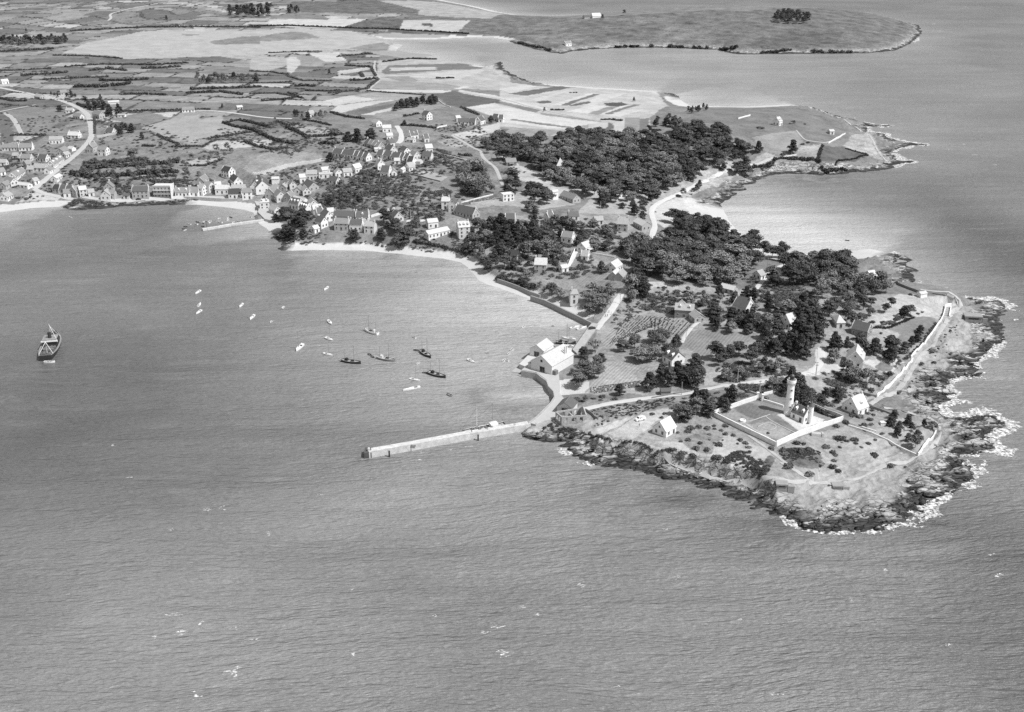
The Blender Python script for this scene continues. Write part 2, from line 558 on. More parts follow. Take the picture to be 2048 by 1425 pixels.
# hand-drawn ground: (region, tone, mottle, points, stripes)
GROUND = [
    # lighter ground round the villages
    ('0', 0.210, 0.70, [(0, 330), (150, 240), (420, 300), (560, 290), (700, 250), (960, 250), (1050, 330), (1000, 420), (900, 460), (560, 470), (420, 400), (0, 410)]),
    ('F', 0.270, .6, [(540, 600), (700, 470), (850, 415), (1340, 440), (1360, 490), (640, 650)], .25),
    ('F', 0.427, .3, [(620, 652), (1340, 492), (1370, 522), (780, 662)], .5),
    ('F', 0.360, .3, [(0, 530), (330, 480), (200, 550), (0, 562)]),
    ('F', 0.300, .5, [(1050, 215), (1200, 165), (1430, 190), (1400, 240), (1200, 250)]),
    ('E', 0.200, .4, [(1110, 300), (1500, 220), (1750, 290), (1460, 370)], .4),
    ('E', 0.310, .3, [(1440, 390), (1760, 295), (2036, 250), (2036, 560), (1700, 470), (1600, 440)], .25),
    ('F', 0.310, .3, [(-40, 130), (330, 60), (340, 140), (600, 210), (220, 285), (-40, 300)], .25),
    ('E', 0.200, .4, [(60, 220), (360, 170), (700, 280), (560, 360), (440, 460), (250, 465), (200, 330)], .4),
    ('E', 0.140, .3, [(0, 330), (90, 300), (150, 470), (120, 540), (0, 560)]),
    ('E', 0.360, .3, [(780, 912), (1600, 857), (1800, 872), (1560, 895)]),
    ('E', 0.360, .3, [(1880, 745), (2036, 695), (2036, 770)]),
    ('E', 0.409, .4, [(300, 1060), (420, 1040), (620, 1095), (600, 1120), (330, 1130), (160, 1150)]),
    ('G', 0.360, .3, [(900, 640), (1100, 610), (1310, 690), (1220, 732)], .2),
    ('G', 0.340, .5, [(740, 1000), (1110, 885), (1110, 912), (800, 1022)]),
    ('G', 0.330, .6, [(1180, 320), (1340, 290), (1480, 330), (1540, 385), (1300, 370)]),
    ('0', 0.340, .4, [(1050, 380), (1130, 390), (1150, 410), (1080, 420), (1010, 410), (900, 425), (880, 420), (1000, 400)]),
    # Petit headland: heath
    ('0', 0.150, 0.85, [(800, 20), (1000, 30), (1200, 35), (1500, 22), (1700, 25), (1850, 55), (1800, 105), (1470, 112), (1300, 98), (1130, 108), (1020, 84), (950, 74), (850, 60)]),
    ('C', .18, .9, [(130, 190), (600, 150), (1000, 140), (1380, 130), (1400, 160), (1000, 220), (560, 230), (150, 250)]),
    ('C', 0.140, 0.80, [(480, 200), (700, 160), (1100, 190), (1150, 215), (560, 220)]),
    ('C', 0.140, 0.80, [(880, 260), (1050, 225), (1250, 230), (1220, 290), (900, 290), (780, 300)]),
    ('C', .18, .9, [(1380, 190), (1560, 240), (1700, 260), (1700, 320), (1500, 320), (1260, 330), (1250, 260)]),
    ('C', .19, .9, [(200, 280), (560, 260), (700, 290), (640, 330), (560, 370), (300, 330)]),
    ('D', .16, .9, [(600, 250), (1100, 230), (1180, 290), (1000, 370), (750, 330)]),
    ('D', 0.120, 0.90, [(0, 330), (300, 240), (700, 240), (650, 330), (300, 360), (0, 380)]),
    # upper left and the isthmus
    ('B', 0.130, 0.80, [(330, 15), (1000, 5), (1330, 80), (1300, 100), (850, 112), (560, 100), (330, 92)]),
    ('B', 0.330, 0.46, [(1000, 5), (1480, 20), (2000, 110), (1900, 150), (1330, 120), (1330, 80)]),
    ('B', 0.454, 0.31, [(150, 155), (930, 148), (740, 215), (160, 205)]),
    ('B', 0.190, 0.46, [(180, 122), (560, 118), (640, 150), (150, 152)]),
    ('B', 0.120, 0.90, [(760, 205), (1040, 135), (1230, 150), (1180, 228), (1040, 242), (760, 220)]),
    ('B', 0.414, 0.36, [(1210, 160), (1740, 165), (1630, 262), (1180, 225)]),
    ('B', 0.120, 0.80, [(1090, 230), (1720, 265), (1700, 285), (1090, 255)]),
    ('B', 0.100, 0.80, [(1350, 185), (1430, 180), (1440, 210), (1370, 210)]),
    ('A', 0.360, 0.28, [(490, 420), (680, 340), (1120, 248), (1600, 240), (2048, 240), (2048, 430), (1700, 445), (1250, 462), (960, 468), (900, 440)]),
    ('B', 0.360, 0.28, [(-60, 240), (350, 225), (800, 248), (960, 280), (1080, 310), (1100, 345), (820, 385), (540, 402), (300, 422), (-60, 438)]),
    ('B', 0.210, 0.50, [(0, 300), (330, 250), (420, 255), (560, 298), (400, 312), (0, 332)]),
    ('A', 0.200, 0.50, [(1640, 330), (1900, 290), (2048, 280), (2048, 345), (1700, 355)]),
    ('A', 0.200, 0.40, [(1420, 270), (1590, 275), (1480, 285)]),
    ('A', 0.220, 0.40, [(620, 270), (840, 275), (700, 300)]),
    ('B', 0.499, 0.26, [(960, 280), (1060, 310), (1400, 318), (1760, 292), (1740, 284), (1400, 302), (1080, 298)]),
    ('B', 0.445, 0.26, [(1088, 396), (1100, 362), (1160, 338), (1215, 350), (1180, 375), (1150, 402)]),
    ('B', 0.220, 0.50, [(790, 380), (1050, 335), (1100, 360), (1080, 400), (900, 410)]),
    ('B', 0.340, 0.41, [(0, 440), (280, 450), (310, 510), (150, 560), (0, 545)]),
    ('B', 0.427, 0.36, [(280, 455), (370, 450), (400, 505), (330, 580), (295, 570)]),
    ('B', 0.240, 0.41, [(370, 455), (490, 440), (590, 490), (410, 510)]),
    ('B', 0.445, 0.28, [(440, 420), (700, 415), (760, 480), (600, 490)]),
    ('B', 0.409, 0.36, [(690, 560), (930, 530), (960, 545), (700, 592)]),
    ('B', 0.360, 0.36, [(1000, 510), (1080, 510), (1110, 545), (1010, 555)]),
    ('B', 0.360, 0.41, [(1010, 480), (1500, 440), (1850, 480), (2048, 540), (2048, 720), (1640, 700), (1000, 640)]),
    ('B', 0.160, 0.36, [(1085, 518), (1850, 490), (1830, 540), (1060, 588), (1040, 565)], .2),
    ('B', 0.409, 0.36, [(1100, 535), (1460, 528), (1470, 550), (1110, 560)]),
    ('B', 0.436, 0.28, [(1060, 600), (1250, 590), (1830, 548), (1850, 562), (1640, 632), (1330, 612)]),
    ('B', 0.250, 0.36, [(1040, 610), (1240, 600), (1335, 640), (1230, 652)]),
    ('B', 0.270, 0.40, [(950, 700), (1010, 640), (1550, 660), (1680, 690), (1600, 712)]),
    ('B', 0.463, 0.28, [(950, 705), (1580, 714), (1640, 740), (960, 722)]),
    ('B', 0.481, 0.26, [(1600, 700), (1700, 678), (1735, 690), (1640, 708)]),
    ('B', 0.120, 0.41, [(1440, 745), (1600, 722), (2025, 802), (1770, 850), (1660, 852), (1560, 832)], .25),
    ('B', 0.476, 0.26, [(1640, 708), (2048, 775), (2048, 802), (1660, 735)]),
    ('B', 0.476, 0.28, [(1690, 850), (1930, 815), (2048, 850), (2048, 935), (1960, 940), (1800, 880)]),
    ('B', 0.454, 0.28, [(490, 820), (800, 755), (1030, 790), (640, 835)], .15),
    ('B', 0.445, 0.28, [(640, 872), (700, 832), (1180, 785), (1000, 822), (720, 892)], .2),
    ('B', 0.300, 0.41, [(800, 755), (1000, 730), (1380, 755), (1040, 800)]),
    ('B', 0.140, 0.41, [(740, 890), (1130, 820), (1370, 765), (1340, 782), (870, 917)], .2),
    ('B', 0.454, 0.28, [(870, 910), (1130, 850), (1120, 872), (960, 907)]),
    ('B', 0.260, 0.46, [(960, 910), (1130, 872), (1470, 800), (1560, 842), (1230, 922), (1060, 952)], .2),
    ('B', 0.454, 0.28, [(1600, 1062), (1960, 970), (2048, 955), (2048, 1012), (1700, 1100)]),
    ('B', 0.280, 0.36, [(1710, 1110), (2048, 1015), (2048, 1085), (1760, 1142)], .2),
    # strip fields in the middle
    ('C', 0.400, 0.36, [(0, 640), (300, 680), (800, 700), (1240, 730), (1340, 840), (1180, 930), (1180, 1060), (600, 1070), (0, 1065)]),
    ('C', 0.130, 0.36, [(70, 740), (480, 678), (565, 690), (210, 757)]),
    ('C', 0.463, 0.26, [(0, 702), (230, 670), (300, 682), (80, 737)]),
    ('C', 0.454, 0.26, [(220, 792), (480, 727), (570, 715), (300, 802)]),
    ('C', 0.490, 0.26, [(410, 826), (700, 737), (738, 740), (470, 831)]),
    ('C', 0.150, 0.36, [(472, 831), (740, 742), (785, 745), (525, 836)]),
    ('C', 0.472, 0.26, [(790, 742), (1010, 735), (700, 846), (640, 852)]),
    ('C', 0.499, 0.26, [(530, 880), (730, 830), (870, 840), (682, 895)]),
    ('C', 0.240, 0.36, [(692, 896), (872, 842), (922, 850), (772, 906)]),
    ('C', 0.490, 0.26, [(770, 906), (930, 850), (1040, 825), (890, 880), (830, 915)]),
    ('C', 0.170, 0.36, [(820, 900), (1060, 825), (1115, 828), (870, 905)]),
    ('C', 0.481, 0.26, [(830, 915), (1020, 865), (1120, 870), (950, 922)]),
    ('C', 0.490, 0.26, [(0, 768), (385, 860), (340, 872), (0, 796)]),
    ('C', 0.190, 0.36, [(0, 800), (330, 872), (270, 892), (0, 822)]),
    ('C', 0.490, 0.26, [(0, 838), (300, 893), (810, 960), (690, 985), (540, 1022), (0, 965)]),
    ('C', 0.180, 0.36, [(90, 938), (560, 998), (530, 1010), (80, 950)]),
    ('C', 0.260, 0.36, [(330, 890), (810, 955), (800, 965), (320, 905)]),
    ('C', 0.270, 0.41, [(0, 1000), (520, 1030), (340, 1082), (0, 1062)]),
    ('C', 0.150, 0.36, [(0, 1010), (80, 1020), (20, 1045), (0, 1045)]),
    ('C', 0.270, 0.36, [(560, 1010), (690, 985), (705, 1030), (600, 1062), (500, 1062)]),
    ('C', 0.481, 0.26, [(490, 1062), (530, 1035), (590, 1040), (560, 1075)]),
    ('C', 0.409, 0.26, [(700, 985), (800, 962), (862, 985), (830, 1052), (690, 1050)]),
    ('C', 0.130, 0.31, [(862, 965), (903, 1000), (850, 1062), (815, 1052)]),
    ('C', 0.436, 0.26, [(905, 975), (985, 935), (975, 1052), (880, 1062)]),
    ('C', 0.250, 0.31, [(985, 930), (1100, 930), (1095, 1047), (975, 1042)]),
    ('C', 0.170, 0.31, [(1102, 935), (1172, 935), (1168, 1052), (1098, 1047)]),
    ('C', 0.472, 0.26, [(850, 1062), (1170, 1052), (1160, 1100), (860, 1110)]),
    ('C', 0.090, 0.50, [(820, 815), (960, 808), (1010, 825), (930, 845), (830, 835)]),
    ('C', 0.120, 0.60, [(280, 805), (380, 795), (420, 810), (330, 820)]),
    ('C', 0.120, 0.60, [(540, 830), (700, 800), (720, 815), (560, 840)]),
    # hill with the white house
    ('I', 0.180, 0.50, [(220, 245), (500, 185), (800, 95), (1500, 62), (1800, 125), (2000, 220), (2040, 330), (1880, 390), (1600, 385), (1280, 420), (1080, 330), (700, 200)]),
    ('I', 0.270, 0.40, [(1280, 470), (1160, 340), (1560, 280), (1620, 380), (1500, 520)]),
    ('I', .34, .6, [(1540, 500), (1620, 420), (1800, 410), (1735, 555), (1530, 545)]),
    ('D', 0.120, 0.50, [(540, 1090), (760, 1110), (885, 1162), (680, 1217), (500, 1212)]),
    ('D', .33, .6, [(760, 1010), (900, 1000), (960, 1120), (1010, 1200), (920, 1180), (700, 1090)]),
    ('I', 0.360, 0.50, [(520, 600), (1300, 480), (1420, 540), (1200, 620), (760, 800), (500, 900), (200, 960), (0, 880), (300, 840), (560, 720)]),
    ('I', 0.468, 0.36, [(260, 960), (500, 880), (820, 930), (900, 1010), (960, 1140), (700, 1090), (350, 1160), (240, 1080)]),
    ('I', 0.504, 0.22, [(560, 970), (820, 930), (900, 1010), (975, 1145), (820, 1120), (600, 1060)]),
    ('0', 0.360, 0.40, [(1180, 400), (1300, 400), (1310, 430), (1240, 440), (1150, 430)]),
    ('0', 0.409, 0.46, [(1000, 310), (1060, 340), (1130, 375), (1300, 395), (1290, 402), (1130, 395), (1040, 360)]),
    # the villas and the point
    ('0', 0.270, 0.60, [(930, 440), (1300, 430), (1300, 560), (1200, 640), (1060, 590), (940, 530)]),
    ('0', 0.220, 0.50, [(1120, 540), (1165, 520), (1230, 560), (1240, 585), (1180, 590)], .2),
    ('L', 0.445, 0.46, [(1040, 1230), (1100, 1060), (1300, 1080), (1640, 1170), (1300, 1200)]),
    ('0', 0.300, 0.60, [(1240, 580), (1400, 570), (1620, 590), (1800, 590), (1890, 600), (1840, 680), (1750, 790), (1700, 830), (1550, 780), (1350, 790), (1180, 790), (1180, 720), (1200, 640)]),
    ('N', 0.270, 0.46, [(1480, 400), (1760, 420), (2048, 440), (2048, 570), (1700, 570), (1400, 680), (1290, 790), (1180, 760), (1250, 640)], .5),
    ('N', 0.330, 0.45, [(1180, 970), (1500, 960), (1800, 1040), (1560, 1100), (1680, 1220), (1000, 1330), (1080, 1200)], .3),
    ('O', 0.230, 0.35, [(480, 590), (900, 590), (1230, 650), (1180, 720), (900, 780), (740, 840), (620, 950), (540, 870), (380, 760), (440, 640)], .25),
    ('O', 0.270, 0.40, [(0, 430), (250, 430), (520, 500), (360, 690), (0, 560)], .5),
    ('O', 0.360, 0.50, [(620, 1100), (1100, 920), (1500, 1130), (1100, 1200), (640, 1250)]),
    ('O', 0.270, 0.40, [(1600, 880), (1950, 900), (1900, 1000), (1700, 1000)]),
    ('P', 0.409, 0.50, [(620, 380), (800, 200), (900, 130), (1180, 150), (1420, 190), (1310, 330), (1240, 380), (1000, 350), (850, 400), (700, 410)]),
    ('P', 0.200, 0.35, [(800, 460), (1040, 340), (1200, 345), (1240, 370), (1020, 620), (900, 600), (920, 500)]),
    ('P', 0.340, 0.46, [(720, 500), (800, 465), (930, 500), (880, 600), (760, 540)]),
    ('P', 0.499, 0.28, [(590, 730), (700, 740), (840, 700), (1000, 740), (900, 870), (760, 850), (600, 770)]),
    ('P', 0.190, 0.46, [(685, 790), (730, 757), (800, 757), (855, 800), (840, 840), (760, 845), (700, 820)]),
    ('P', 0.499, 0.28, [(150, 640), (260, 650), (270, 760), (440, 790), (400, 830), (20, 890), (20, 860), (150, 770)]),
    # the open ground outside the walls
    ('0', 0.300, 0.60, [(1060, 858), (1180, 800), (1400, 790), (1430, 835), (1550, 893), (1690, 850), (1830, 915), (1890, 850), (1800, 790), (1740, 800), (1850, 670), (1910, 600), (1990, 620), (1900, 850), (1960, 940), (1850, 1020), (1720, 1060), (1560, 1040), (1450, 980), (1200, 930), (1150, 890)]),
    ('Q', 0.427, 0.46, [(1050, 720), (1250, 640), (1500, 560), (1900, 460), (2048, 460), (2048, 560), (1850, 600), (1750, 700), (1560, 800), (1350, 820)]),
    ('Q', 0.250, 0.70, [(1050, 480), (1300, 400), (2048, 320), (2048, 430), (1500, 540), (1100, 660)]),
    ('R', 0.220, 0.80, [(240, 100), (700, 190), (1200, 340), (1600, 430), (1780, 560), (1500, 560), (1100, 410), (640, 250), (330, 190)]),
    ('R', 0.140, 0.90, [(1250, 280), (1340, 180), (1500, 170), (1690, 240), (1600, 390), (1380, 340)]),
    ('R', 0.140, 0.90, [(1720, 200), (1800, 150), (2048, 180), (2048, 350), (1900, 320), (1760, 250)]),
    ('R', 0.400, 0.50, [(700, 100), (1300, 40), (1640, 180), (1560, 330), (1250, 260), (1000, 220)]),
    ('R', 0.240, 0.80, [(850, 60), (1100, 20), (1250, 60), (1150, 200), (1000, 170)]),
    ('U', 0.360, 0.50, [(560, 150), (1000, 140), (1180, 270), (900, 380), (600, 400)]),
    ('U', 0.300, 0.60, [(300, 480), (1000, 480), (1250, 330), (1300, 420), (900, 640), (480, 650), (330, 580)]),
    ('Q', 0.400, .8, [(250, 760), (420, 690), (640, 720), (900, 830), (1000, 1000), (900, 1060), (600, 920), (350, 850)]),
    # lighthouse enclosure
    ('S', 0.210, 0.46, [(540, 580), (1100, 410), (1480, 530), (1560, 650), (2040, 760), (1370, 990), (1270, 960)]),
    ('S', 0.160, 0.46, [(760, 530), (1000, 440), (1400, 560), (1250, 640), (1100, 690)], .08),
    ('S', 0.280, 0.46, [(560, 590), (760, 540), (1100, 690), (960, 740)], .08),
    ('S', 0.360, 0.46, [(700, 690), (1000, 740), (1300, 940), (1250, 940)]),
    ('S', 0.300, 0.46, [(1050, 770), (1300, 690), (1600, 860), (1380, 960)], .08),
    ('S', 0.517, 0.21, [(1400, 600), (1500, 580), (1560, 640), (1860, 620), (2040, 690), (2040, 740), (1700, 830), (1460, 650)]),
    ('T', 0.300, 0.50, [(640, 840), (960, 640), (1300, 780), (1880, 920), (1600, 1310), (1200, 1110)]),
]
for g in GROUND:
    r, tone, mot, pts = g[:4]
    w = wpoly(r, pts)
    xs, ys = [p[0] for p in w], [p[1] for p in w]
    bb = landm & (fx > min(xs) - 1) & (fx < max(xs) + 1) & (fy > min(ys) - 1) & (fy < max(ys) + 1)
    idx = np.nonzero(bb)[0]
    ins = pip(fx[idx] + (fbm(fx[idx] / 7, fy[idx] / 7, 61, 2) - .5) * 3, fy[idx] + (fbm(fx[idx] / 7, fy[idx] / 7, 63, 2) - .5) * 5, w)
    idx = idx[ins]
    TONE[idx] = tone
    MOT[idx] = mot
    STRI[idx] = g[4] if len(g) > 4 else 0
sandk = lowsand & (D < 14)
TONE[sandk] = .52
MOT[sandk] = .12
ROCK = np.clip(wt['r'] * smooth(D + (fbm(fx / 14, fy / 14, 71, 3) - .5) * 24, 19, 10) + wt['c'] * smooth(D, 15, 11) + wt['h'] * smooth(D, 16, 8) + wt['k'] * smooth(D, 10, 5), 0, 1).astype(np.float32)

# terrain mesh
keep = (DG > -14)
fk = keep[:-1, :-1] & keep[1:, :-1] & keep[:-1, 1:] & keep[1:, 1:]
rr, cc = np.nonzero(fk)
quad = np.stack([rr * NC + cc, rr * NC + cc + 1, (rr + 1) * NC + cc + 1, (rr + 1) * NC + cc], 1)
used = np.unique(quad)
remap = np.full(NR * NC, -1, np.int32)
remap[used] = np.arange(len(used))
V = np.stack([fx[used], fy[used], Hh[used]], 1)


def ground_material():
    m, t, p = nodes("ground")
    geo = N(t, 'ShaderNodeNewGeometry')
    pos = geo.outputs['Position']
    at = N(t, 'ShaderNodeAttribute', attribute_name="ground")
    sep = N(t, 'ShaderNodeSeparateColor')
    t.links.new(at.outputs['Color'], sep.inputs[0])
    tone, mot, rock = sep.outputs[0], sep.outputs[1], sep.outputs[2]
    stri = at.outputs['Alpha']
    mp = N(t, 'ShaderNodeMapping')
    mp.inputs['Rotation'].default_value = (0, 0, .5)
    mp.inputs['Scale'].default_value = (1, 1, 0)
    t.links.new(pos, mp.inputs['Vector'])
    v2 = mp.outputs[0]
    n1 = noise(t, v2, .35, 6, .72)
    n2 = noise(t, v2, .045, 4, .6, .4)
    n3 = noise(t, v2, 1.3, 2, .6)
    a = mth(t, 'SUBTRACT', n1, .5)
    a = mth(t, 'ADD', mth(t, 'MULTIPLY', a, 2.6), mth(t, 'MULTIPLY', mth(t, 'SUBTRACT', n2, .5), 2.4))
    a = mth(t, 'MULTIPLY', a, mot)
    a = mth(t, 'ADD', a, mth(t, 'MULTIPLY', mth(t, 'SUBTRACT', n3, .5), .35))
    wv = N(t, 'ShaderNodeTexWave')
    wv.inputs['Scale'].default_value = .16
    wv.inputs['Distortion'].default_value = 1.0
    t.links.new(v2, wv.inputs['Vector'])
    a = mth(t, 'ADD', a, mth(t, 'MULTIPLY', mth(t, 'SUBTRACT', wv.outputs['Fac'], .5), stri))
    v = mth(t, 'MAXIMUM', mth(t, 'ADD', a, 1.0), .25)
    n4 = noise(t, v2, .11, 6, .72)
    scr = mth(t, 'MULTIPLY', mth(t, 'MULTIPLY', mth(t, 'SUBTRACT', n4, .55), 9.0, True), mot)     # patches of rough growth
    v = mth(t, 'MULTIPLY', v, mth(t, 'SUBTRACT', 1.0, mth(t, 'MULTIPLY', scr, .55)))
    soil = mth(t, 'MULTIPLY', v, tone)
    # rock: pale when dry, dark and weedy near the water line
    sx = N(t, 'ShaderNodeSeparateXYZ')
    t.links.new(pos, sx.inputs[0])
    mp2 = N(t, 'ShaderNodeMapping')
    mp2.inputs['Rotation'].default_value = (0, 0, -.45)
    mp2.inputs['Scale'].default_value = (.25, .9, .7)
    t.links.new(pos, mp2.inputs['Vector'])
    rn0 = noise(t, mp2.outputs[0], .8, 5, .7)
    wrp = N(t, 'ShaderNodeTexNoise')
    wrp.inputs['Scale'].default_value = .5
    wrp.inputs['Detail'].default_value = 3
    t.links.new(mp2.outputs[0], wrp.inputs['Vector'])
    wv3 = N(t, 'ShaderNodeVectorMath', operation='MULTIPLY_ADD')
    wv3.inputs[1].default_value = (3.2, 3.2, 3.2)
    t.links.new(wrp.outputs['Color'], wv3.inputs[0])
    t.links.new(mp2.outputs[0], wv3.inputs[2])
    vo = N(t, 'ShaderNodeTexVoronoi', feature='F1')
    vo.inputs['Scale'].default_value = .55
    t.links.new(wv3.outputs[0], vo.inputs['Vector'])
    ve = N(t, 'ShaderNodeTexVoronoi', feature='DISTANCE_TO_EDGE')
    ve.inputs['Scale'].default_value = .55
    t.links.new(wv3.outputs[0], ve.inputs['Vector'])
    vsep = N(t, 'ShaderNodeSeparateColor')
    t.links.new(vo.outputs['Color'], vsep.inputs[0])
    crack = mth(t, 'MULTIPLY', ve.outputs['Distance'], 9.0, True)
    rn = mth(t, 'ADD', mth(t, 'MULTIPLY', vsep.outputs[0], .45), mth(t, 'MULTIPLY', rn0, .55))
    hh = mth(t, 'ADD', sx.outputs[2], mth(t, 'MULTIPLY', mth(t, 'SUBTRACT', n2, .5), 5.0))
    hh = mth(t, 'ADD', hh, mth(t, 'MULTIPLY', mth(t, 'SUBTRACT', rn, .5), 2.4))
    mr = N(t, 'ShaderNodeMapRange', interpolation_type='SMOOTHSTEP')
    mr.inputs[1].default_value, mr.inputs[2].default_value = .9, 2.2
    mr.inputs[3].default_value, mr.inputs[4].default_value = .075, .38
    t.links.new(hh, mr.inputs[0])
    rk = mth(t, 'MULTIPLY', mr.outputs[0], mth(t, 'ADD', mth(t, 'MULTIPLY', mth(t, 'SUBTRACT', rn, .5), 1.6), 1.0))
    rk = mth(t, 'MULTIPLY', rk, mth(t, 'ADD', mth(t, 'MULTIPLY', crack, .45), .55))
    mx = N(t, 'ShaderNodeMix', data_type='FLOAT')
    t.links.new(rock, mx.inputs[0])
    t.links.new(soil, mx.inputs[2])
    t.links.new(rk, mx.inputs[3])
    t.links.new(mth(t, 'MAXIMUM', mx.outputs[0], .02), p.inputs['Base Color'])
    p.inputs['Roughness'].default_value = .95
    p.inputs['Specular IOR Level'].default_value = .1
    b = N(t, 'ShaderNodeBump')
    b.inputs['Distance'].default_value = 1.2
    hb = mth(t, 'ADD', mth(t, 'MULTIPLY', mth(t, 'MULTIPLY', n1, mot), .9), mth(t, 'MULTIPLY', mth(t, 'MULTIPLY', mth(t, 'ADD', rn, mth(t, 'MULTIPLY', crack, .4)), rock), 1.3))
    t.links.new(hb, b.inputs['Height'])
    b.inputs['Strength'].default_value = .9
    t.links.new(b.outputs[0], p.inputs['Normal'])
    return m


M_GROUND = ground_material()
tme = np_mesh("ground", V, remap[quad], M_GROUND)
ca_ = tme.color_attributes.new("ground", 'FLOAT_COLOR', 'POINT')
ca_.data.foreach_set('color', np.stack([TONE[used], MOT[used], ROCK[used], STRI[used]], 1).astype(np.float32).ravel())
tme.polygons.foreach_set('use_smooth', np.ones(len(quad), bool))
tag(obj("ground", tme), kind="structure")

# ------------------------------------------------------------------ sea
def sea_axis(lo, hi, step):
    out = [-60000, -20000, -8000]
    if lo > -3000:
        out += [-3500] if lo > -3500 else []
    out += list(np.arange(lo, hi, step)) + [hi * 1.4 + 300, 9000, 22000, 70000]
    return np.array(sorted(set(out)), np.float32)


SXA, SYA = sea_axis(-1900, 1900, 10), sea_axis(150, 3200, 10)
SX, SY = np.meshgrid(SXA, SYA)
sxf, syf = SX.ravel(), SY.ravel()
sd, sbi, sbt = coast_dist(sxf, syf)
sandy = np.isin(np.array([TL.index(t) for t in CTY])[sbi], [0, 1, 5]).astype(np.float32)
shal = np.exp(-np.clip(-sd, 0, 1e5) / 55.0) * (.35 + .65 * sandy)
bayc = p2w(1560, 470)
shal += 1.35 * np.exp(-((sxf - bayc[0]) / 80) ** 2 - ((syf - bayc[1]) / 140) ** 2)
b2 = p2w(1000, 640)
shal += .75 * np.exp(-((sxf - b2[0]) / 110) ** 2 - ((syf - b2[1]) / 110) ** 2)
b3 = p2w(950, 780)
shal += .25 * np.exp(-((sxf - b3[0]) / 80) ** 2 - ((syf - b3[1]) / 70) ** 2)
b4 = p2w(1250, 135)
shal += .6 * np.exp(-((sxf - b4[0]) / 420) ** 2 - ((syf - b4[1]) / 420) ** 2)
for (gx, gy, rx_, ry_, am) in [(330, 1260, 420, 160, .30), (1100, 1300, 700, 200, .18), (60, 880, 240, 200, -.2), (760, 1010, 260, 60, .2), (1990, 500, 150, 380, -.3), (2000, 1100, 200, 260, -.3), (330, 480, 260, 90, -.12), (1500, 1060, 120, 40, -.3)]:
    cx, cy = p2w(gx, gy)
    k = ppm(gy)
    shal += am * np.exp(-((sxf - cx) / (rx_ / k)) ** 2 - ((syf - cy) / (ry_ / k / .42)) ** 2)     # broad paler and darker patches of open water
weed = np.zeros(len(sxf), np.float32)
WEEDS = [(1015, 598, 28, 12), (1040, 640, 14, 14), (870, 522, 40, 14), (960, 590, 25, 14), (1350, 985, 120, 26), (1560, 1058, 90, 22), (1180, 950, 60, 18), (600, 508, 40, 12), (1030, 830, 40, 16), (1330, 380, 1, 1),
         (1560, 356, 60, 22), (1640, 358, 70, 16), (1850, 1045, 60, 26), (1110, 905, 40, 12), (950, 800, 50, 18), (770, 515, 40, 8)]
for (wx_, wy_, rx_, ry_) in WEEDS:
    cx, cy = p2w(wx_, wy_)
    k = ppm(wy_)
    weed += np.exp(-((sxf - cx) / (rx_ / k)) ** 2 - ((syf - cy) / (ry_ / k / .35)) ** 2)
n_x = len(SXA)
ii, jj = np.meshgrid(np.arange(len(SYA) - 1), np.arange(n_x - 1), indexing='ij')
ii, jj = ii.ravel(), jj.ravel()
sq = np.stack([ii * n_x + jj, ii * n_x + jj + 1, (ii + 1) * n_x + jj + 1, (ii + 1) * n_x + jj], 1)


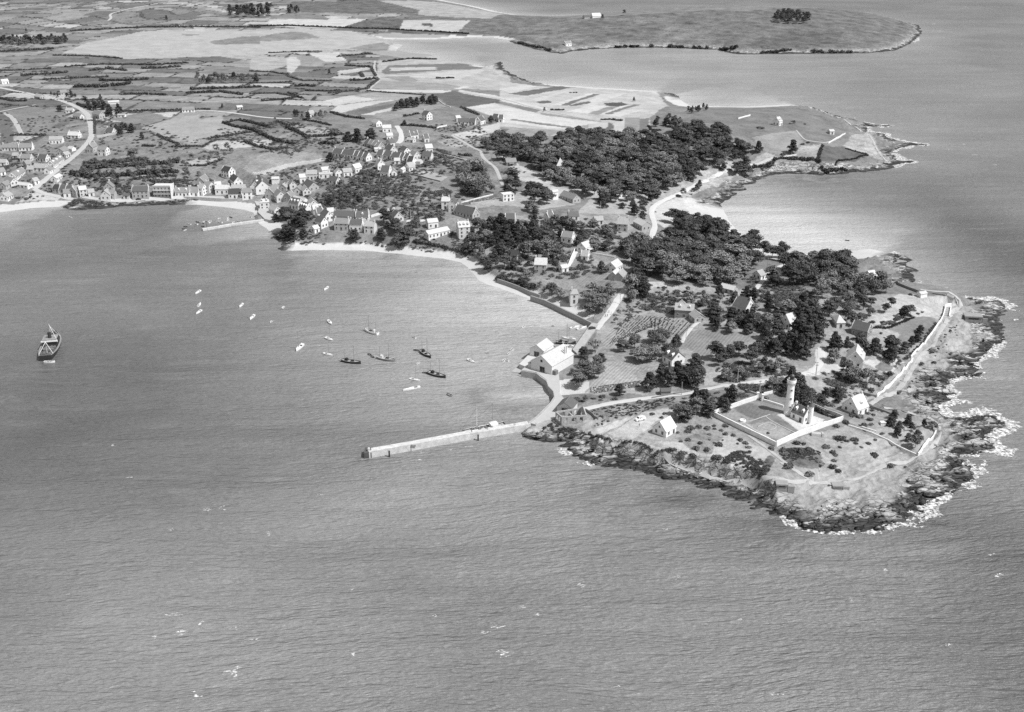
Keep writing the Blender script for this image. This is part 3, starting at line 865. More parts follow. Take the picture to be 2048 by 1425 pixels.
def sea_material():
    m, t, p = nodes("sea_water")
    geo = N(t, 'ShaderNodeNewGeometry')
    pos = geo.outputs['Position']

    def mapped(rot, sx, sy):
        mp = N(t, 'ShaderNodeMapping')
        mp.inputs['Rotation'].default_value = (0, 0, rot)
        mp.inputs['Scale'].default_value = (sx, sy, 0)
        t.links.new(pos, mp.inputs['Vector'])
        return mp.outputs[0]
    big = noise(t, mapped(.1, 1, 1.6), .006, 3, .5, .3)
    warp = N(t, 'ShaderNodeVectorMath', operation='ADD')
    wn = N(t, 'ShaderNodeTexNoise')
    wn.inputs['Scale'].default_value = .008
    t.links.new(pos, wn.inputs['Vector'])
    wsc = N(t, 'ShaderNodeVectorMath', operation='SCALE')
    wsc.inputs['Scale'].default_value = 26.0
    t.links.new(wn.outputs['Color'], wsc.inputs[0])
    t.links.new(pos, warp.inputs[0])
    t.links.new(wsc.outputs[0], warp.inputs[1])

    def wav(rot, sx, sy, scale, det, rough):
        mp = N(t, 'ShaderNodeMapping')
        mp.inputs['Rotation'].default_value = (0, 0, rot)
        mp.inputs['Scale'].default_value = (sx, sy, 0)
        t.links.new(warp.outputs[0], mp.inputs['Vector'])
        return noise(t, mp.outputs[0], scale, det, rough)
    w1 = wav(-.38, .24, 1, .24, 3, .65)        # long crests about 6 m apart
    w2 = wav(-.5, .42, 1, .85, 3, .7)        # wind ripples
    w3 = wav(-.30, .10, 1, .05, 2, .5)        # low swell
    # ridge the crests
    r1 = mth(t, 'SUBTRACT', 1.0, mth(t, 'ABSOLUTE', mth(t, 'MULTIPLY', mth(t, 'SUBTRACT', w1, .5), 2.6)))
    hgt = mth(t, 'ADD', mth(t, 'MULTIPLY', r1, .85), mth(t, 'ADD', mth(t, 'MULTIPLY', w2, .40), mth(t, 'MULTIPLY', w3, 3.2)))
    at = N(t, 'ShaderNodeAttribute', attribute_name="bed")
    sep = N(t, 'ShaderNodeSeparateColor')
    t.links.new(at.outputs['Color'], sep.inputs[0])
    patch = noise(t, mapped(0, .8, 1.3), .05, 4, .65, .6)
    wd = mth(t, 'MULTIPLY', sep.outputs[1], mth(t, 'MULTIPLY', mth(t, 'SUBTRACT', patch, .38), 3.2, True))
    c = mth(t, 'ADD', .158, mth(t, 'MULTIPLY', sep.outputs[0], .21))
    c = mth(t, 'ADD', c, mth(t, 'MULTIPLY', mth(t, 'SUBTRACT', big, .5), .16))
    c = mth(t, 'MULTIPLY', c, mth(t, 'SUBTRACT', 1.0, mth(t, 'MULTIPLY', wd, .55)))
    # thin lines of foam and scum drawn out along the wind
    st = wav(-.40, .035, 1, .055, 3, .55)
    st = mth(t, 'SUBTRACT', 1.0, mth(t, 'ABSOLUTE', mth(t, 'MULTIPLY', mth(t, 'SUBTRACT', st, .5), 16.0)), True)
    brk = wav(.2, 1, 1, .03, 4, .7)
    st = mth(t, 'MULTIPLY', mth(t, 'MULTIPLY', st, mth(t, 'MULTIPLY', mth(t, 'SUBTRACT', brk, .47), 5.0, True)), .045)
    c = mth(t, 'ADD', c, st)
    t.links.new(mth(t, 'MAXIMUM', c, .03), p.inputs['Base Color'])
    p.inputs['Roughness'].default_value = .36
    p.inputs['IOR'].default_value = 1.33
    p.inputs['Specular IOR Level'].default_value = .5
    b = N(t, 'ShaderNodeBump')
    b.inputs['Distance'].default_value = 1.9
    b.inputs['Strength'].default_value = 1.0
    t.links.new(hgt, b.inputs['Height'])
    t.links.new(b.outputs[0], p.inputs['Normal'])
    return m


sme = np_mesh("sea", np.stack([sxf, syf, np.zeros_like(sxf)], 1), sq, sea_material())
cb = sme.color_attributes.new("bed", 'FLOAT_COLOR', 'POINT')
cb.data.foreach_set('color', np.stack([np.clip(shal, -.4, 1.7), np.clip(weed, 0, 1), weed * 0, weed * 0 + 1], 1).astype(np.float32).ravel())
tag(obj("sea", sme), kind="structure")

# surf along the exposed rocks
depth = Hh
exposed = wt['r'] * (smooth(fy, 900, 700)) * (fx > p2w(1560, 1040)[0]) + .8 * wt['r'] * (fx > p2w(1780, 330)[0]) * (fy > 900) * (fy < 1300)
exposed += .5 * wt['h'] * (fx > p2w(1560, 100)[0] + 250) + .5 * wt['r'] * (np.abs(fx - p2w(1180, 930)[0]) < 16) * (fy < 470)
fn = fbm(fx / 9, fy / 9, 81, 4, .6)
fn2 = fbm(fx / 2.6, fy / 2.6, 85, 3, .6)
fn3 = fbm(fx / 45, fy / 45, 87, 2)
foam = (exposed > .3) & (D < 2.0) & (D > -2.6 - 15 * np.clip(fn - .43, 0, 1)) & (fn * .7 + fn2 * .15 + .08 + (fn3 - .5) * .9 > .45)
foam2 = foam.reshape(NR, NC)
ff = foam2[:-1, :-1]
rr, cc = np.nonzero(ff)
fq = np.stack([rr * NC + cc, rr * NC + cc + 1, (rr + 1) * NC + cc + 1, (rr + 1) * NC + cc], 1)
fu = np.unique(fq)
rm2 = np.full(NR * NC, -1, np.int32)
rm2[fu] = np.arange(len(fu))
M_FOAM = plain('foam', .78, .25, 1.2, .9)


def lacy(m):
    # torn edges: the foam sheet opens into holes where bubbles have gone
    t = m.node_tree
    p = t.nodes['Principled BSDF']
    geo = N(t, 'ShaderNodeNewGeometry')
    f = noise(t, geo.outputs['Position'], .55, 5, .7)
    at = mth(t, 'MULTIPLY', mth(t, 'SUBTRACT', f, .40), 4.5, True)
    t.links.new(at, p.inputs['Alpha'])
    return m


M_SURF = lacy(plain('surf', .80, .2, 1.3, .9))
fv = np.stack([fx[fu] + (_hash(fu % 7919, fu // 7919, 5) - .5) * .8, fy[fu] + (_hash(fu % 7919, fu // 7919, 6) - .5) * 1.0, .05 + .35 * vnoise(fx[fu] / 2.5, fy[fu] / 2.5, 83)], 1)
fob = obj("surf_foam", np_mesh("surf_foam", fv, rm2[fq], M_SURF))
tag(fob, "white surf breaking along the exposed rocks of the point", "surf", kind="stuff")

# whitecaps: photograph pixel, length and width in pixels
rng = random.Random(4)
caps = [(365, 1263, 26, 10), (345, 1230, 30, 4), (402, 1250, 14, 8), (395, 1392, 20, 10), (465, 1345, 34, 8), (470, 1350, 16, 9), (480, 1335, 18, 4), (472, 1258, 16, 4), (505, 1280, 14, 4), (707, 1310, 12, 9), (1000, 1305, 30, 8), (1008, 1316, 14, 8),
        (995, 1255, 26, 5), (975, 1265, 18, 5), (1045, 1215, 20, 4), (225, 893, 10, 4), (310, 1275, 10, 4), (450, 1017, 16, 6), (415, 1020, 10, 4), (342, 1060, 16, 3), (540, 1068, 10, 4), (1350, 1155, 18, 4), (1160, 1170, 16, 4), (1548, 1390, 20, 6), (1235, 1372, 12, 3),
        (1770, 1140, 10, 4), (1980, 1110, 14, 4), (2000, 1150, 18, 8), (1330, 1060, 8, 3), (870, 1232, 9, 4), (1075, 1230, 12, 4), (700, 1180, 9, 3), (260, 955, 12, 3), (1700, 1200, 14, 3), (640, 990, 9, 3), (1480, 1240, 12, 3), (1900, 1290, 14, 4),
        (840, 920, 8, 3), (845, 905, 10, 2), (900, 900, 8, 2), (940, 893, 10, 2), (1010, 884, 8, 2), (1865, 48, 10, 3), (1880, 62, 10, 2), (1900, 300, 10, 3), (1930, 290, 12, 3), (1990, 330, 12, 3), (1950, 310, 8, 2)]
cm = MB()
for (ax, ay, al, aw) in caps:
    for b in range(rng.randint(4, 8)):
        X, Y = ax + rng.gauss(0, al * .3), ay + rng.gauss(0, aw * .35) - (rng.random() - .5) * 2
        x, y = p2w(X, Y)
        k = ppm(ay)
        L, Wd = al / k * rng.uniform(.10, .34), aw / k * rng.uniform(.08, .28)
        th0 = .35 + rng.gauss(0, .2)
        n = 9
        pts = []
        for i in range(n):
            a = 2 * math.pi * i / n
            rj = rng.uniform(.45, 1.1)
            u_, v_ = math.cos(a) * L * rj, math.sin(a) * Wd * rj
            pts.append((x + u_ * math.cos(th0) - v_ * math.sin(th0), y + u_ * math.sin(th0) + v_ * math.cos(th0)))
        cm.prism(pts, -.1, .12 + b * .012)
tag(cm.build("whitecaps", M_SURF), "scattered small whitecaps on the open water", "whitecaps", kind="stuff")

# ------------------------------------------------------------------ roads, paths, quays
def resample(pts, step):
    out = [pts[0]]
    for a, b in zip(pts[:-1], pts[1:]):
        L = math.hypot(b[0] - a[0], b[1] - a[1])
        n = max(1, int(L / step))
        for i in range(1, n + 1):
            out.append((a[0] + (b[0] - a[0]) * i / n, a[1] + (b[1] - a[1]) * i / n))
    return out


def smoothline(p, it=2):
    for _ in range(it):
        q = [p[0]]
        for a, b in zip(p[:-1], p[1:]):
            q += [(a[0] * .75 + b[0] * .25, a[1] * .75 + b[1] * .25), (a[0] * .25 + b[0] * .75, a[1] * .25 + b[1] * .75)]
        p = q + [p[-1]]
    return p


RR = random.Random(9)


def ribbon(name, pts, width, mat, lift=.22, step=3.0, jit=0.0, kind="structure"):
    p = resample(smoothline(pts), step)
    V_, Q_ = [], []
    for i, a in enumerate(p):
        b, c = p[max(i - 1, 0)], p[min(i + 1, len(p) - 1)]
        dx, dy = c[0] - b[0], c[1] - b[1]
        L = math.hypot(dx, dy) or 1
        nx, ny = -dy / L, dx / L
        w = width * (1 + RR.uniform(-jit, jit))
        for s in (-.5, -.17, .17, .5):
            x, y = a[0] + nx * w * s, a[1] + ny * w * s
            V_.append((x, y, max(hz(x, y), .3) + lift - (.12 if abs(s) == .5 else 0)))
    for i in range(len(p) - 1):
        for k in range(3):
            Q_.append((i * 4 + k, (i + 1) * 4 + k, (i + 1) * 4 + k + 1, i * 4 + k + 1))
    o = obj(name, np_mesh(name, V_, [q[::-1] for q in Q_], mat))
    return tag(o, kind=kind)


def line(segs):
    """segs: list of (region, [points])"""
    return [gp(r, *q)[:2] for r, pts in segs for q in pts]


M_ROAD = plain('road_surface', .44, .12, .3, .95)
M_TRACK = plain('sandy_track', .40, .25, .3, .95)
M_PALE = plain('pale_gravel', .54, .14, .3, .95)
ROADS = [
    ("road", 6.0, M_ROAD, [('E', [(350, 1010), (420, 950), (560, 840), (700, 720), (860, 585), (935, 490), (930, 380), (905, 270), (850, 215), (760, 165), (640, 115), (520, 85), (400, 65), (200, 20), (0, -20)])]),
    ("road", 4.6, M_ROAD, [('E', [(350, 1010), (430, 1052), (600, 1088), (720, 1112), (1000, 1122), (1300, 1115), (1600, 1108), (1900, 1100)]), ('F', [(100, 885), (400, 893), (600, 890), (690, 850), (740, 820), (770, 740)])]),
    ("road", 5.0, M_PALE, [('G', [(780, 165), (815, 215), (830, 260), (825, 320), (790, 345)])]),
    ("track", 3.2, M_TRACK, [('G', [(1340, 260), (1450, 320), (1560, 390), (1640, 420), (1650, 480), (1720, 540), (1790, 590), (1830, 700), (1860, 770)])]),
    ("track", 3.4, M_PALE, [('G', [(880, 1135), (1000, 1130), (1080, 1125)]), ('K', [(150, 380), (260, 360)])]),
    ("road", 4.2, M_PALE, [('N', [(1120, 585), (1190, 500), (1270, 400), (1350, 290), (1420, 170), (1500, 70)])]),
    ("road", 4.2, M_PALE, [('L', [(1180, 580), (1205, 500), (1235, 420), (1190, 300), (1190, 215), (1300, 135), (1480, 60)]),
                           ('I', [(720, 740), (900, 650), (1080, 585), (1300, 545), (1420, 525), (1560, 500)])]),
    ("road", 4.0, M_PALE, [('Q', [(990, 462), (1150, 425), (1300, 392), (1700, 335), (2048, 292)]), ('S', [(60, 345), (220, 315), (400, 275), (600, 235), (700, 205)]), ('O', [(860, 1250), (1100, 1215), (1380, 1182), (1560, 1160), (1800, 1110), (1960, 1050), (2010, 920), (2000, 800)])]),
    ("coast_path", 2.6, M_TRACK, [('T', [(960, 610), (1100, 520), (1270, 460), (1420, 330), (1560, 60)]), ('P', [(1080, 740), (1180, 640), (1250, 540), (1310, 420), (1370, 330), (1420, 260), (1500, 240), (1420, 140), (1260, 110), (1100, 90)])]),
    ("coast_path", 1.8, M_TRACK, [('R', [(170, 20), (300, 85), (500, 140), (700, 185), (900, 240), (1200, 330), (1450, 380), (1600, 408), (1800, 440)]), ('U', [(420, 455), (600, 460), (760, 450), (900, 400), (1020, 330), (1240, 285), (1340, 215), (1430, 110), (1410, 20), (1300, -40), (1000, -90)])]),
    ("footpath", 1.5, M_TRACK, [('S', [(1000, 900), (1150, 1000), (1300, 1110), (1500, 1270), (1640, 1360)])]),
    ("garden_path", .7, M_TRACK, [('S', [(1240, 640), (1300, 690), (1450, 770), (1640, 862)])]),
    ("garden_path", .7, M_TRACK, [('S', [(880, 715), (1050, 700), (1180, 650), (1300, 610)])]),
    ("garden_path", .6, M_TRACK, [('S', [(960, 745), (1100, 830), (1240, 920), (1300, 955)])]),
    ("garden_path", .6, M_TRACK, [('S', [(1130, 780), (1260, 715), (1400, 770), (1330, 830), (1200, 800)])]),
    ("footpath", 1.6, M_TRACK, [('U', [(230, 320), (330, 380), (440, 440)])]),
    ("road", 4.0, M_TRACK, [('A', [(2048, 765), (1880, 785), (1720, 806), (1500, 800)])]),
    ("track", 3.6, M_PALE, [('F', [(60, 5), (250, 12), (420, 30), (620, 60), (800, 85), (1040, 92)])]),
    ("track", 4.0, M_TRACK, [('A', [(280, 828), (130, 855), (0, 882), (-100, 900)])]),
    ("track", 5.0, M_TRACK, [('A', [(30, 890), (100, 930), (140, 1000), (175, 1068)])]),
    ("track", 3.5, M_TRACK, [('B', [(985, 480), (975, 540), (1000, 590), (1030, 625), (980, 670), (925, 715)])]),
    ("track", 3.5, M_TRACK, [('A', [(0, 690), (120, 715), (240, 745), (330, 760)])]),
    ("track", 5.0, M_ROAD, [('A', [(850, 165), (880, 145), (860, 115), (920, 95), (1150, 45), (1400, 5)])]),
    ("track", 3.0, M_TRACK, [('B', [(1640, 725), (1850, 760), (2048, 795)]), ('C', [(200, 835), (500, 905), (790, 960)])]),
    ("footpath", 2.0, M_TRACK, [('I', [(1560, 280), (1600, 330), (1640, 370), (1720, 380), (1850, 400), (1990, 310)])]),
    ("footpath", 2.2, M_TRACK, [('D', [(390, 790), (560, 835), (690, 890), (800, 950), (880, 1000), (930, 1080), (980, 1160), (1020, 1210)])]),
    ("track", 3.4, M_PALE, [('M', [(650, 930), (740, 830), (800, 740), (950, 650), (1150, 620)])]),
    ("track", 2.6, M_PALE, [('O', [(590, 480), (500, 545), (420, 640), (365, 740)])]),
    ("track", 2.6, M_PALE, [('L', [(180, 945), (240, 860), (290, 760), (310, 722), (380, 722)])]),
]
AVOID = []
for name, wd, mt, segs in ROADS:
    ln = line(segs)
    AVOID += [(x, y, wd / 2 + 2.2) for x, y in resample(ln, 5.0)]
    ribbon(name, ln, wd, mt, .25, 3.0, .14)

# quays: flat tops with vertical sides, region pixels read at the height of the top
M_STONE = plain('quay_stone', .40, .3, .5, .9, .1)
M_DSTONE = plain('sea_wall_stone', .30, .3, .8, .9, .1)


def slab(name, r, pts, z, mat, z0=-2.5, label=None, cat=None, kind="structure"):
    w = [p2w(*px(r, *q), z) for q in pts]
    m = MB()
    m.prism(w, z0, z)
    return tag(m.build(name, mat), label, cat, None, kind)


def strip_wall(name, pts3, width, mat, zbot, label=None, cat=None, kind=None, parent=None):
    """wall whose top follows pts3 (x, y, ztop); zbot number or function"""
    m = MB()
    n = len(pts3)
    L, R_ = [], []
    for i, a in enumerate(pts3):
        b, c = pts3[max(i - 1, 0)], pts3[min(i + 1, n - 1)]
        dx, dy = c[0] - b[0], c[1] - b[1]
        l = math.hypot(dx, dy) or 1
        nx, ny = -dy / l * width / 2, dx / l * width / 2
        L.append((a[0] + nx, a[1] + ny))
        R_.append((a[0] - nx, a[1] - ny))
    V_, F_ = [], []
    for i in range(n):
        zt = pts3[i][2]
        zb = zbot(pts3[i][0], pts3[i][1]) if callable(zbot) else zbot
        V_ += [(*L[i], zb), (*R_[i], zb), (*R_[i], zt), (*L[i], zt)]
    for i in range(n - 1):
        a, b = i * 4, (i + 1) * 4
        F_ += [(a + 1, b + 1, b + 2, a + 2), (b, a, a + 3, b + 3), (a + 2, b + 2, b + 3, a + 3)]
    F_ += [(0, 1, 2, 3), tuple((n - 1) * 4 + k for k in (3, 2, 1, 0))]
    m.poly(V_, F_)
    return tag(m.build(name, mat, parent), label, cat, None, kind)


def wall(r, pts, h, width, mat, label, name="wall", cat="wall", segs=None):
    if segs:
        w = line(segs)
    else:
        w = [gp(r, *q)[:2] for q in pts]
    w = resample(w, 4.0)
    AVOID.extend((x, y, 2.0) for x, y in w)
    return strip_wall(name, [(x, y, max(hz(x, y), 0) + h * RR.uniform(.9, 1.08)) for x, y in w], width, mat, lambda x, y: max(hz(x, y), 0) - 1.2, label, cat)


# harbour quay by the jetty root
slab("quay", 'Q', [(335, 618), (440, 535), (545, 432), (602, 372), (640, 312), (628, 250), (572, 190), (548, 120), (480, 70), (430, 32), (250, 0), (330, -60), (480, -130), (640, -120), (690, 60), (700, 200), (700, 280), (745, 330), (700, 420), (655, 500), (660, 560), (560, 590), (420, 640)], 3.0, M_ROAD)
slab("quay", 'N', [(225, 985), (350, 860), (480, 780), (840, 800), (830, 900), (800, 960), (700, 1040), (600, 1080), (430, 1060), (330, 1030)], 3.05, M_PALE)
slab("slipway", 'N', [(225, 1000), (330, 1035), (240, 1090), (130, 1075)], .35, M_STONE)
slab("quay", 'N', [(850, 815), (1040, 545), (1080, 500), (1150, 515), (1110, 590), (960, 800), (900, 860)], 3.1, M_STONE)
slab("quay", 'F', [(640, 900), (700, 1010), (690, 1040), (760, 1110), (850, 1130), (840, 1060), (800, 1000), (820, 940), (740, 890)], 2.6, M_ROAD)
# low parapet round the inner harbour
pp = [(250, 8), (430, 40), (485, 85), (550, 130), (570, 190), (628, 250), (640, 312), (600, 374), (543, 434), (440, 537), (335, 620)]
strip_wall("sea_wall", [(*p2w(*px('Q', *q), 3.7), 3.7) for q in pp], .6, M_STONE, -2.0, "curving pale stone sea wall round the inner harbour quay", "sea wall")
q0 = gp('N', 370, 190)
strip_wall("sea_wall", [(*p2w(*px('N', *q), 3.6), 3.6) for q in [(360, 185), (520, 235), (640, 290), (770, 355), (900, 415), (1000, 465), (1075, 500)]], 1.1, M_DSTONE, -1.0, "dark sea wall above the bay beach, ending at the harbour quay", "sea wall")
strip_wall("sea_wall", [(*p2w(*px('K', *q), 3.4), 3.4) for q in [(1140, 1040), (1250, 1075), (1400, 1130), (1530, 1190), (1640, 1230)]], .9, M_DSTONE, -1.0, "short dark sea wall under the trees along the bay beach", "sea wall")
strip_wall("sea_wall", [(*p2w(*px('E', *q), 3.0), 3.0) for q in [(-40, 1140), (150, 1122), (160, 1095)]], .8, M_STONE, -1.0, "low pale wall on the beach at the left edge", "sea wall")
strip_wall("sea_wall", [(*p2w(*px('F', *q), 4.0), 4.0) for q in [(-60, 885), (100, 888), (200, 895), (320, 902), (480, 905), (640, 895)]], .9, M_STONE, -.5, "grey retaining wall above the village beach", "sea wall")

# long jetty: root, body, seaward parapet, end block
jt = empty("jetty", (*p2w(900, 880, 0), 0))


def jchild(o):
    o.parent = jt
    o.matrix_parent_inverse = Matrix.Translation(-Vector(jt.location))
    return o


jo = [p2w(*px('V', *q), 3.5) for q in [(95, 452), (560, 372), (1150, 262), (1500, 205), (1840, 150)]]     # parapet top, seaward
M_JETTY = plain('jetty_masonry', .56, .5, .5, .9, .08)
nrm = []
for i in range(len(jo)):
    a, b = jo[max(i - 1, 0)], jo[min(i + 1, len(jo) - 1)]
    l = math.hypot(b[0] - a[0], b[1] - a[1])
    nrm.append((-(b[1] - a[1]) / l, (b[0] - a[0]) / l))
inner = [(p[0] + n[0] * 5.2, p[1] + n[1] * 5.2) for p, n in zip(jo, nrm)]
m_ = MB()
body = [(p[0] + n[0] * .02, p[1] + n[1] * .02) for p, n in zip(jo, nrm)] + inner[::-1]
for i in range(len(jo) - 1):
    m_.prism([jo[i], jo[i + 1], inner[i + 1], inner[i]], -3, 2.5)
jchild(m_.build("deck", M_JETTY))
m_ = MB()
for i in range(len(jo) - 1):
    a, b, na, nb = jo[i], jo[i + 1], nrm[i], nrm[i + 1]
    m_.prism([(a[0] - na[0] * .06, a[1] - na[1] * .06), (b[0] - nb[0] * .06, b[1] - nb[1] * .06), (b[0] + nb[0] * .9, b[1] + nb[1] * .9), (a[0] + na[0] * .9, a[1] + na[1] * .9)], -3, 3.5)
jchild(m_.build("parapet", M_JETTY))
e0 = jo[0]
m_ = MB()
m_.prism([(e0[0] - 2.2, e0[1] - .4), (e0[0] + 1.2, e0[1] + .3), (e0[0] + .3, e0[1] + 6), (e0[0] - 2.6, e0[1] + 5.4)], -3, 2.9)
jchild(m_.build("end_block", plain('weedy_stone', .10, .4, .8, .9)))
m_ = MB()
m_.box(e0[0] - .7, e0[0] + .3, e0[1] + 1.5, e0[1] + 2.6, 2.9, 4.4)
jchild(m_.build("light_stump", wall_m(.6)))
for q in [(315, 465), (545, 400), (1273, 290)]:
    b = p2w(*px('V', *q), 2.0)
    m_ = MB()
    m_.box(b[0] - .35, b[0] + .35, b[1] - .5, b[1] + .25, -.5, 3.1)
    jchild(m_.build("ladder_recess", M_WOODD))
b0, b1 = p2w(*px('V', 562, 378), 3.7), p2w(*px('V', 618, 372), 3.7)
m_ = MB()
m_.prism([b0, b1, (b1[0], b1[1] + .6), (b0[0], b0[1] + .6)], 3.45, 4.2)
jchild(m_.build("bench_wall", wall_m(.6)))
tag(jt, "long pale stone jetty reaching into the bay from the point", "jetty")
# village jetty
jv = [p2w(*px('Z', *q), 1.6) for q in [(612, 545), (900, 500), (1150, 455), (1400, 420), (1600, 392), (1790, 370)]]
m_ = MB()
for a, b in zip(jv[:-1], jv[1:]):
    l = math.hypot(b[0] - a[0], b[1] - a[1])
    nx, ny = -(b[1] - a[1]) / l * 2.6, (b[0] - a[0]) / l * 2.6
    m_.prism([a, b, (b[0] + nx, b[1] + ny), (a[0] + nx, a[1] + ny)], -2, 1.6)
vj = m_.build("village_jetty", M_JETTY)
tag(vj, "low pale slipway jetty by the village beach", "jetty")
mx_, my_ = p2w(*px('Z', 672, 520), 1.6)
m_ = MB()
m_.tube((mx_, my_ + 1.5, 1), (mx_, my_ + 1.5, 6.5), .15)
m_.box(mx_ - .5, mx_ + .5, my_ + 1.4, my_ + 1.6, 5.6, 6.5)
tag(m_.build("beacon_post", M_WOODD), "thin dark beacon post on the end of the village jetty", "beacon")

# garden and boundary walls
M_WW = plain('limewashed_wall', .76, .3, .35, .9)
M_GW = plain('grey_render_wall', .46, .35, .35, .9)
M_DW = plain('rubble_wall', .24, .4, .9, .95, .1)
WALLS = [
    ('P', [(1012, 722), (1120, 600), (1230, 460), (1310, 340), (1325, 250), (1380, 235)], 2.0, M_WW, "long whitewashed boundary wall beside the coastal path, northern stretch"),
    ('P', [(700, 1075), (780, 1000), (870, 920), (950, 820), (1030, 738)], 2.0, M_WW, "whitewashed boundary wall between the villa garden and the coastal path"),
    ('P', [(1440, 240), (1440, 200), (1410, 165), (1340, 140)], 1.2, M_GW, "low curved wall at the bend of the coastal path"),
    ('P', [(1210, 130), (1320, 160), (1400, 190)], 1.2, M_DW, "dark low wall behind the open plot at the headland"),
    ('P', [(820, 10), (900, 50), (1000, 90), (1095, 125)], 2.0, M_DW, "dark stone wall running from the grove to the shore"),
    ('T', [(120, 620), (590, 805)], 2.2, M_GW, "grey wall on the landward side of the lighthouse yard"),
    ('T', [(660, 905), (860, 965), (1100, 1060), (1210, 1110), (1400, 1220), (1600, 1310)], .9, M_WW, "low wall round the garden plot beside the lighthouse"),
    ('T', [(1605, 1320), (1720, 1160), (1858, 990)], 2.2, M_WW, "bright white wall at the seaward end of the shrub garden"),
    ('T', [(945, 645), (1100, 700), (1290, 775)], 1.6, M_DW, "dark wall running seaward from the pale gabled villa"),
    ('T', [(870, 470), (960, 495), (1040, 515)], 1.5, M_DW, "short dark wall above the pale gabled villa"),
    ('T', [(840, 925), (1040, 985)], .8, M_WW, "short white garden wall on the plot beside the lighthouse"),
    ('H', [(1010, 600), (1180, 670), (1400, 760), (1580, 840), (1645, 862)], 2.2, M_DW, "shaded wall along the front of the pine wood"),  # shade on this stretch is put into its darker wall tone
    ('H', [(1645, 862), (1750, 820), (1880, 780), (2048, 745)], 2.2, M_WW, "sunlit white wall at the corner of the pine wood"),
    ('E', [(985, 488), (1090, 470), (1190, 452)], 2.6, M_GW, "long grey wall beside the house on the curving road"),
    ('G', [(520, 1095), (600, 1070), (690, 1030), (760, 1012)], 2.2, M_WW, "long white wall joined to a dark roofed house by the bay"),
    ('G', [(1185, 190), (1290, 165)], 1.6, M_WW, "white wall in the gardens above the upper village"),
    ('G', [(1290, 475), (1420, 505), (1545, 540)], 1.8, M_WW, "white wall crossing the gardens right of the upper village"),
    ('G', [(890, 650), (1050, 690), (1225, 735)], 1.2, M_DW, "dark wall round the pale plot below the village"),
    ('H', [(110, 910), (260, 870), (420, 830)], 1.0, M_WW, "pale wall behind the vine rows near the white cube house"),
    ('H', [(200, 920), (350, 900), (500, 885)], 1.4, M_GW, "pale wall in front of the vine rows"),
    ('L', [(200, 940), (240, 830), (290, 715)], 2.0, M_WW, "tall white wall along the lane below the white cottages"),
    ('L', [(490, 755), (600, 770), (760, 800)], 1.4, M_WW, "white garden wall beside the two white cottages"),
    ('I', [(1850, 400), (1930, 350), (2005, 310)], 1.4, M_WW, "bright thin wall on the hill near the headland"),
    ('I', [(1030, 178), (1080, 162), (1140, 148)], 1.8, M_WW, "short white wall on the bare hill"),
    ('Q', [(420, 650), (480, 630), (580, 605)], 1.6, M_GW, "short grey wall in front of the quay"),
    ('Q', [(1000, 480), (1080, 530), (1145, 590)], 1.6, M_DW, "dark bank wall beside the roofless ruin"),
    ('S', [(960, 290), (1130, 350)], 1.3, M_GW, "pale wall leading to the lighthouse gate"),
    ('S', [(1210, 350), (1330, 320)], 1.8, M_WW, "white wall right of the lighthouse gate"),
    ('S', [(1380, 320), (1500, 370), (1700, 430), (1850, 500), (2040, 590)], 1.8, M_DW, "dark hedge wall behind the lighthouse"),
    ('0', [(1480, 855), (1500, 872)], .1, M_DW, None),
    ('O', [(20, 1390), (240, 1350), (470, 1310)], 1.0, M_DW, "dark low wall along the lane under the big cedar"),
    ('K', [(1860, 1000), (1990, 1130), (1990, 1130)], .1, M_DW, None),
    ('B', [(1480, 795), (1530, 830), (1580, 850)], 1.0, M_WW, "thin white wall at the edge of the dark ploughed field"),
]
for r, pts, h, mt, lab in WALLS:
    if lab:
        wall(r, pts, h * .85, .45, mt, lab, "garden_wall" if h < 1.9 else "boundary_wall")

# walled ramp with cross beams beside the coastal path
root = empty("stepped_ramp", gp('P', 1340, 310))
ra_ = [gp('P', *q) for q in [(1305, 350), (1330, 262)]]
rb_ = [gp('P', *q) for q in [(1362, 350), (1378, 262)]]
for k, e in enumerate((ra_, rb_)):
    o = strip_wall("side_wall", [(x, y, z + 1.6) for x, y, z in e], .6, M_WW, e[0][2] - 1)
    o.parent = root
    o.matrix_parent_inverse = Matrix.Translation(-Vector(root.location))
for k in range(6):
    f = k / 5
    a = [ra_[0][i] * (1 - f) + ra_[1][i] * f for i in range(3)]
    b = [rb_[0][i] * (1 - f) + rb_[1][i] * f for i in range(3)]
    o = strip_wall("cross_wall", [(a[0], a[1], a[2] + .9), (b[0], b[1], b[2] + .9)], .5, M_GW, a[2] - 1)
    o.parent = root
    o.matrix_parent_inverse = Matrix.Translation(-Vector(root.location))
tag(root, "walled enclosure with cross walls at the bend of the coastal path", "enclosure")

# ------------------------------------------------------------------ houses
def mesh_of(mb, name, mats):
    me = bpy.data.meshes.new(name)
    me.from_pydata(mb.v, [], mb.f)
    for m in mats:
        me.materials.append(m)
    me.update()
    return me


def window_mesh(name, w, h, frame):
    """a pane set into a proud frame, facing -Y"""
    b = MB()
    b.box(-w / 2, w / 2, -.03, .05, 0, h)
    n0 = len(b.f)
    t = .12
    b.box(-w / 2 - t, -w / 2, -.09, .05, -t, h + t)
    b.box(w / 2, w / 2 + t, -.09, .05, -t, h + t)
    b.box(-w / 2, w / 2, -.09, .05, h, h + t)
    b.box(-w / 2, w / 2, -.14, .05, -t, 0)
    b.box(-.04, .04, -.06, .04, 0, h)
    me = mesh_of(b, name, [M_GLASS, wall_m(frame)])
    me.polygons.foreach_set('material_index', [0] * n0 + [1] * (len(b.f) - n0))
    return me


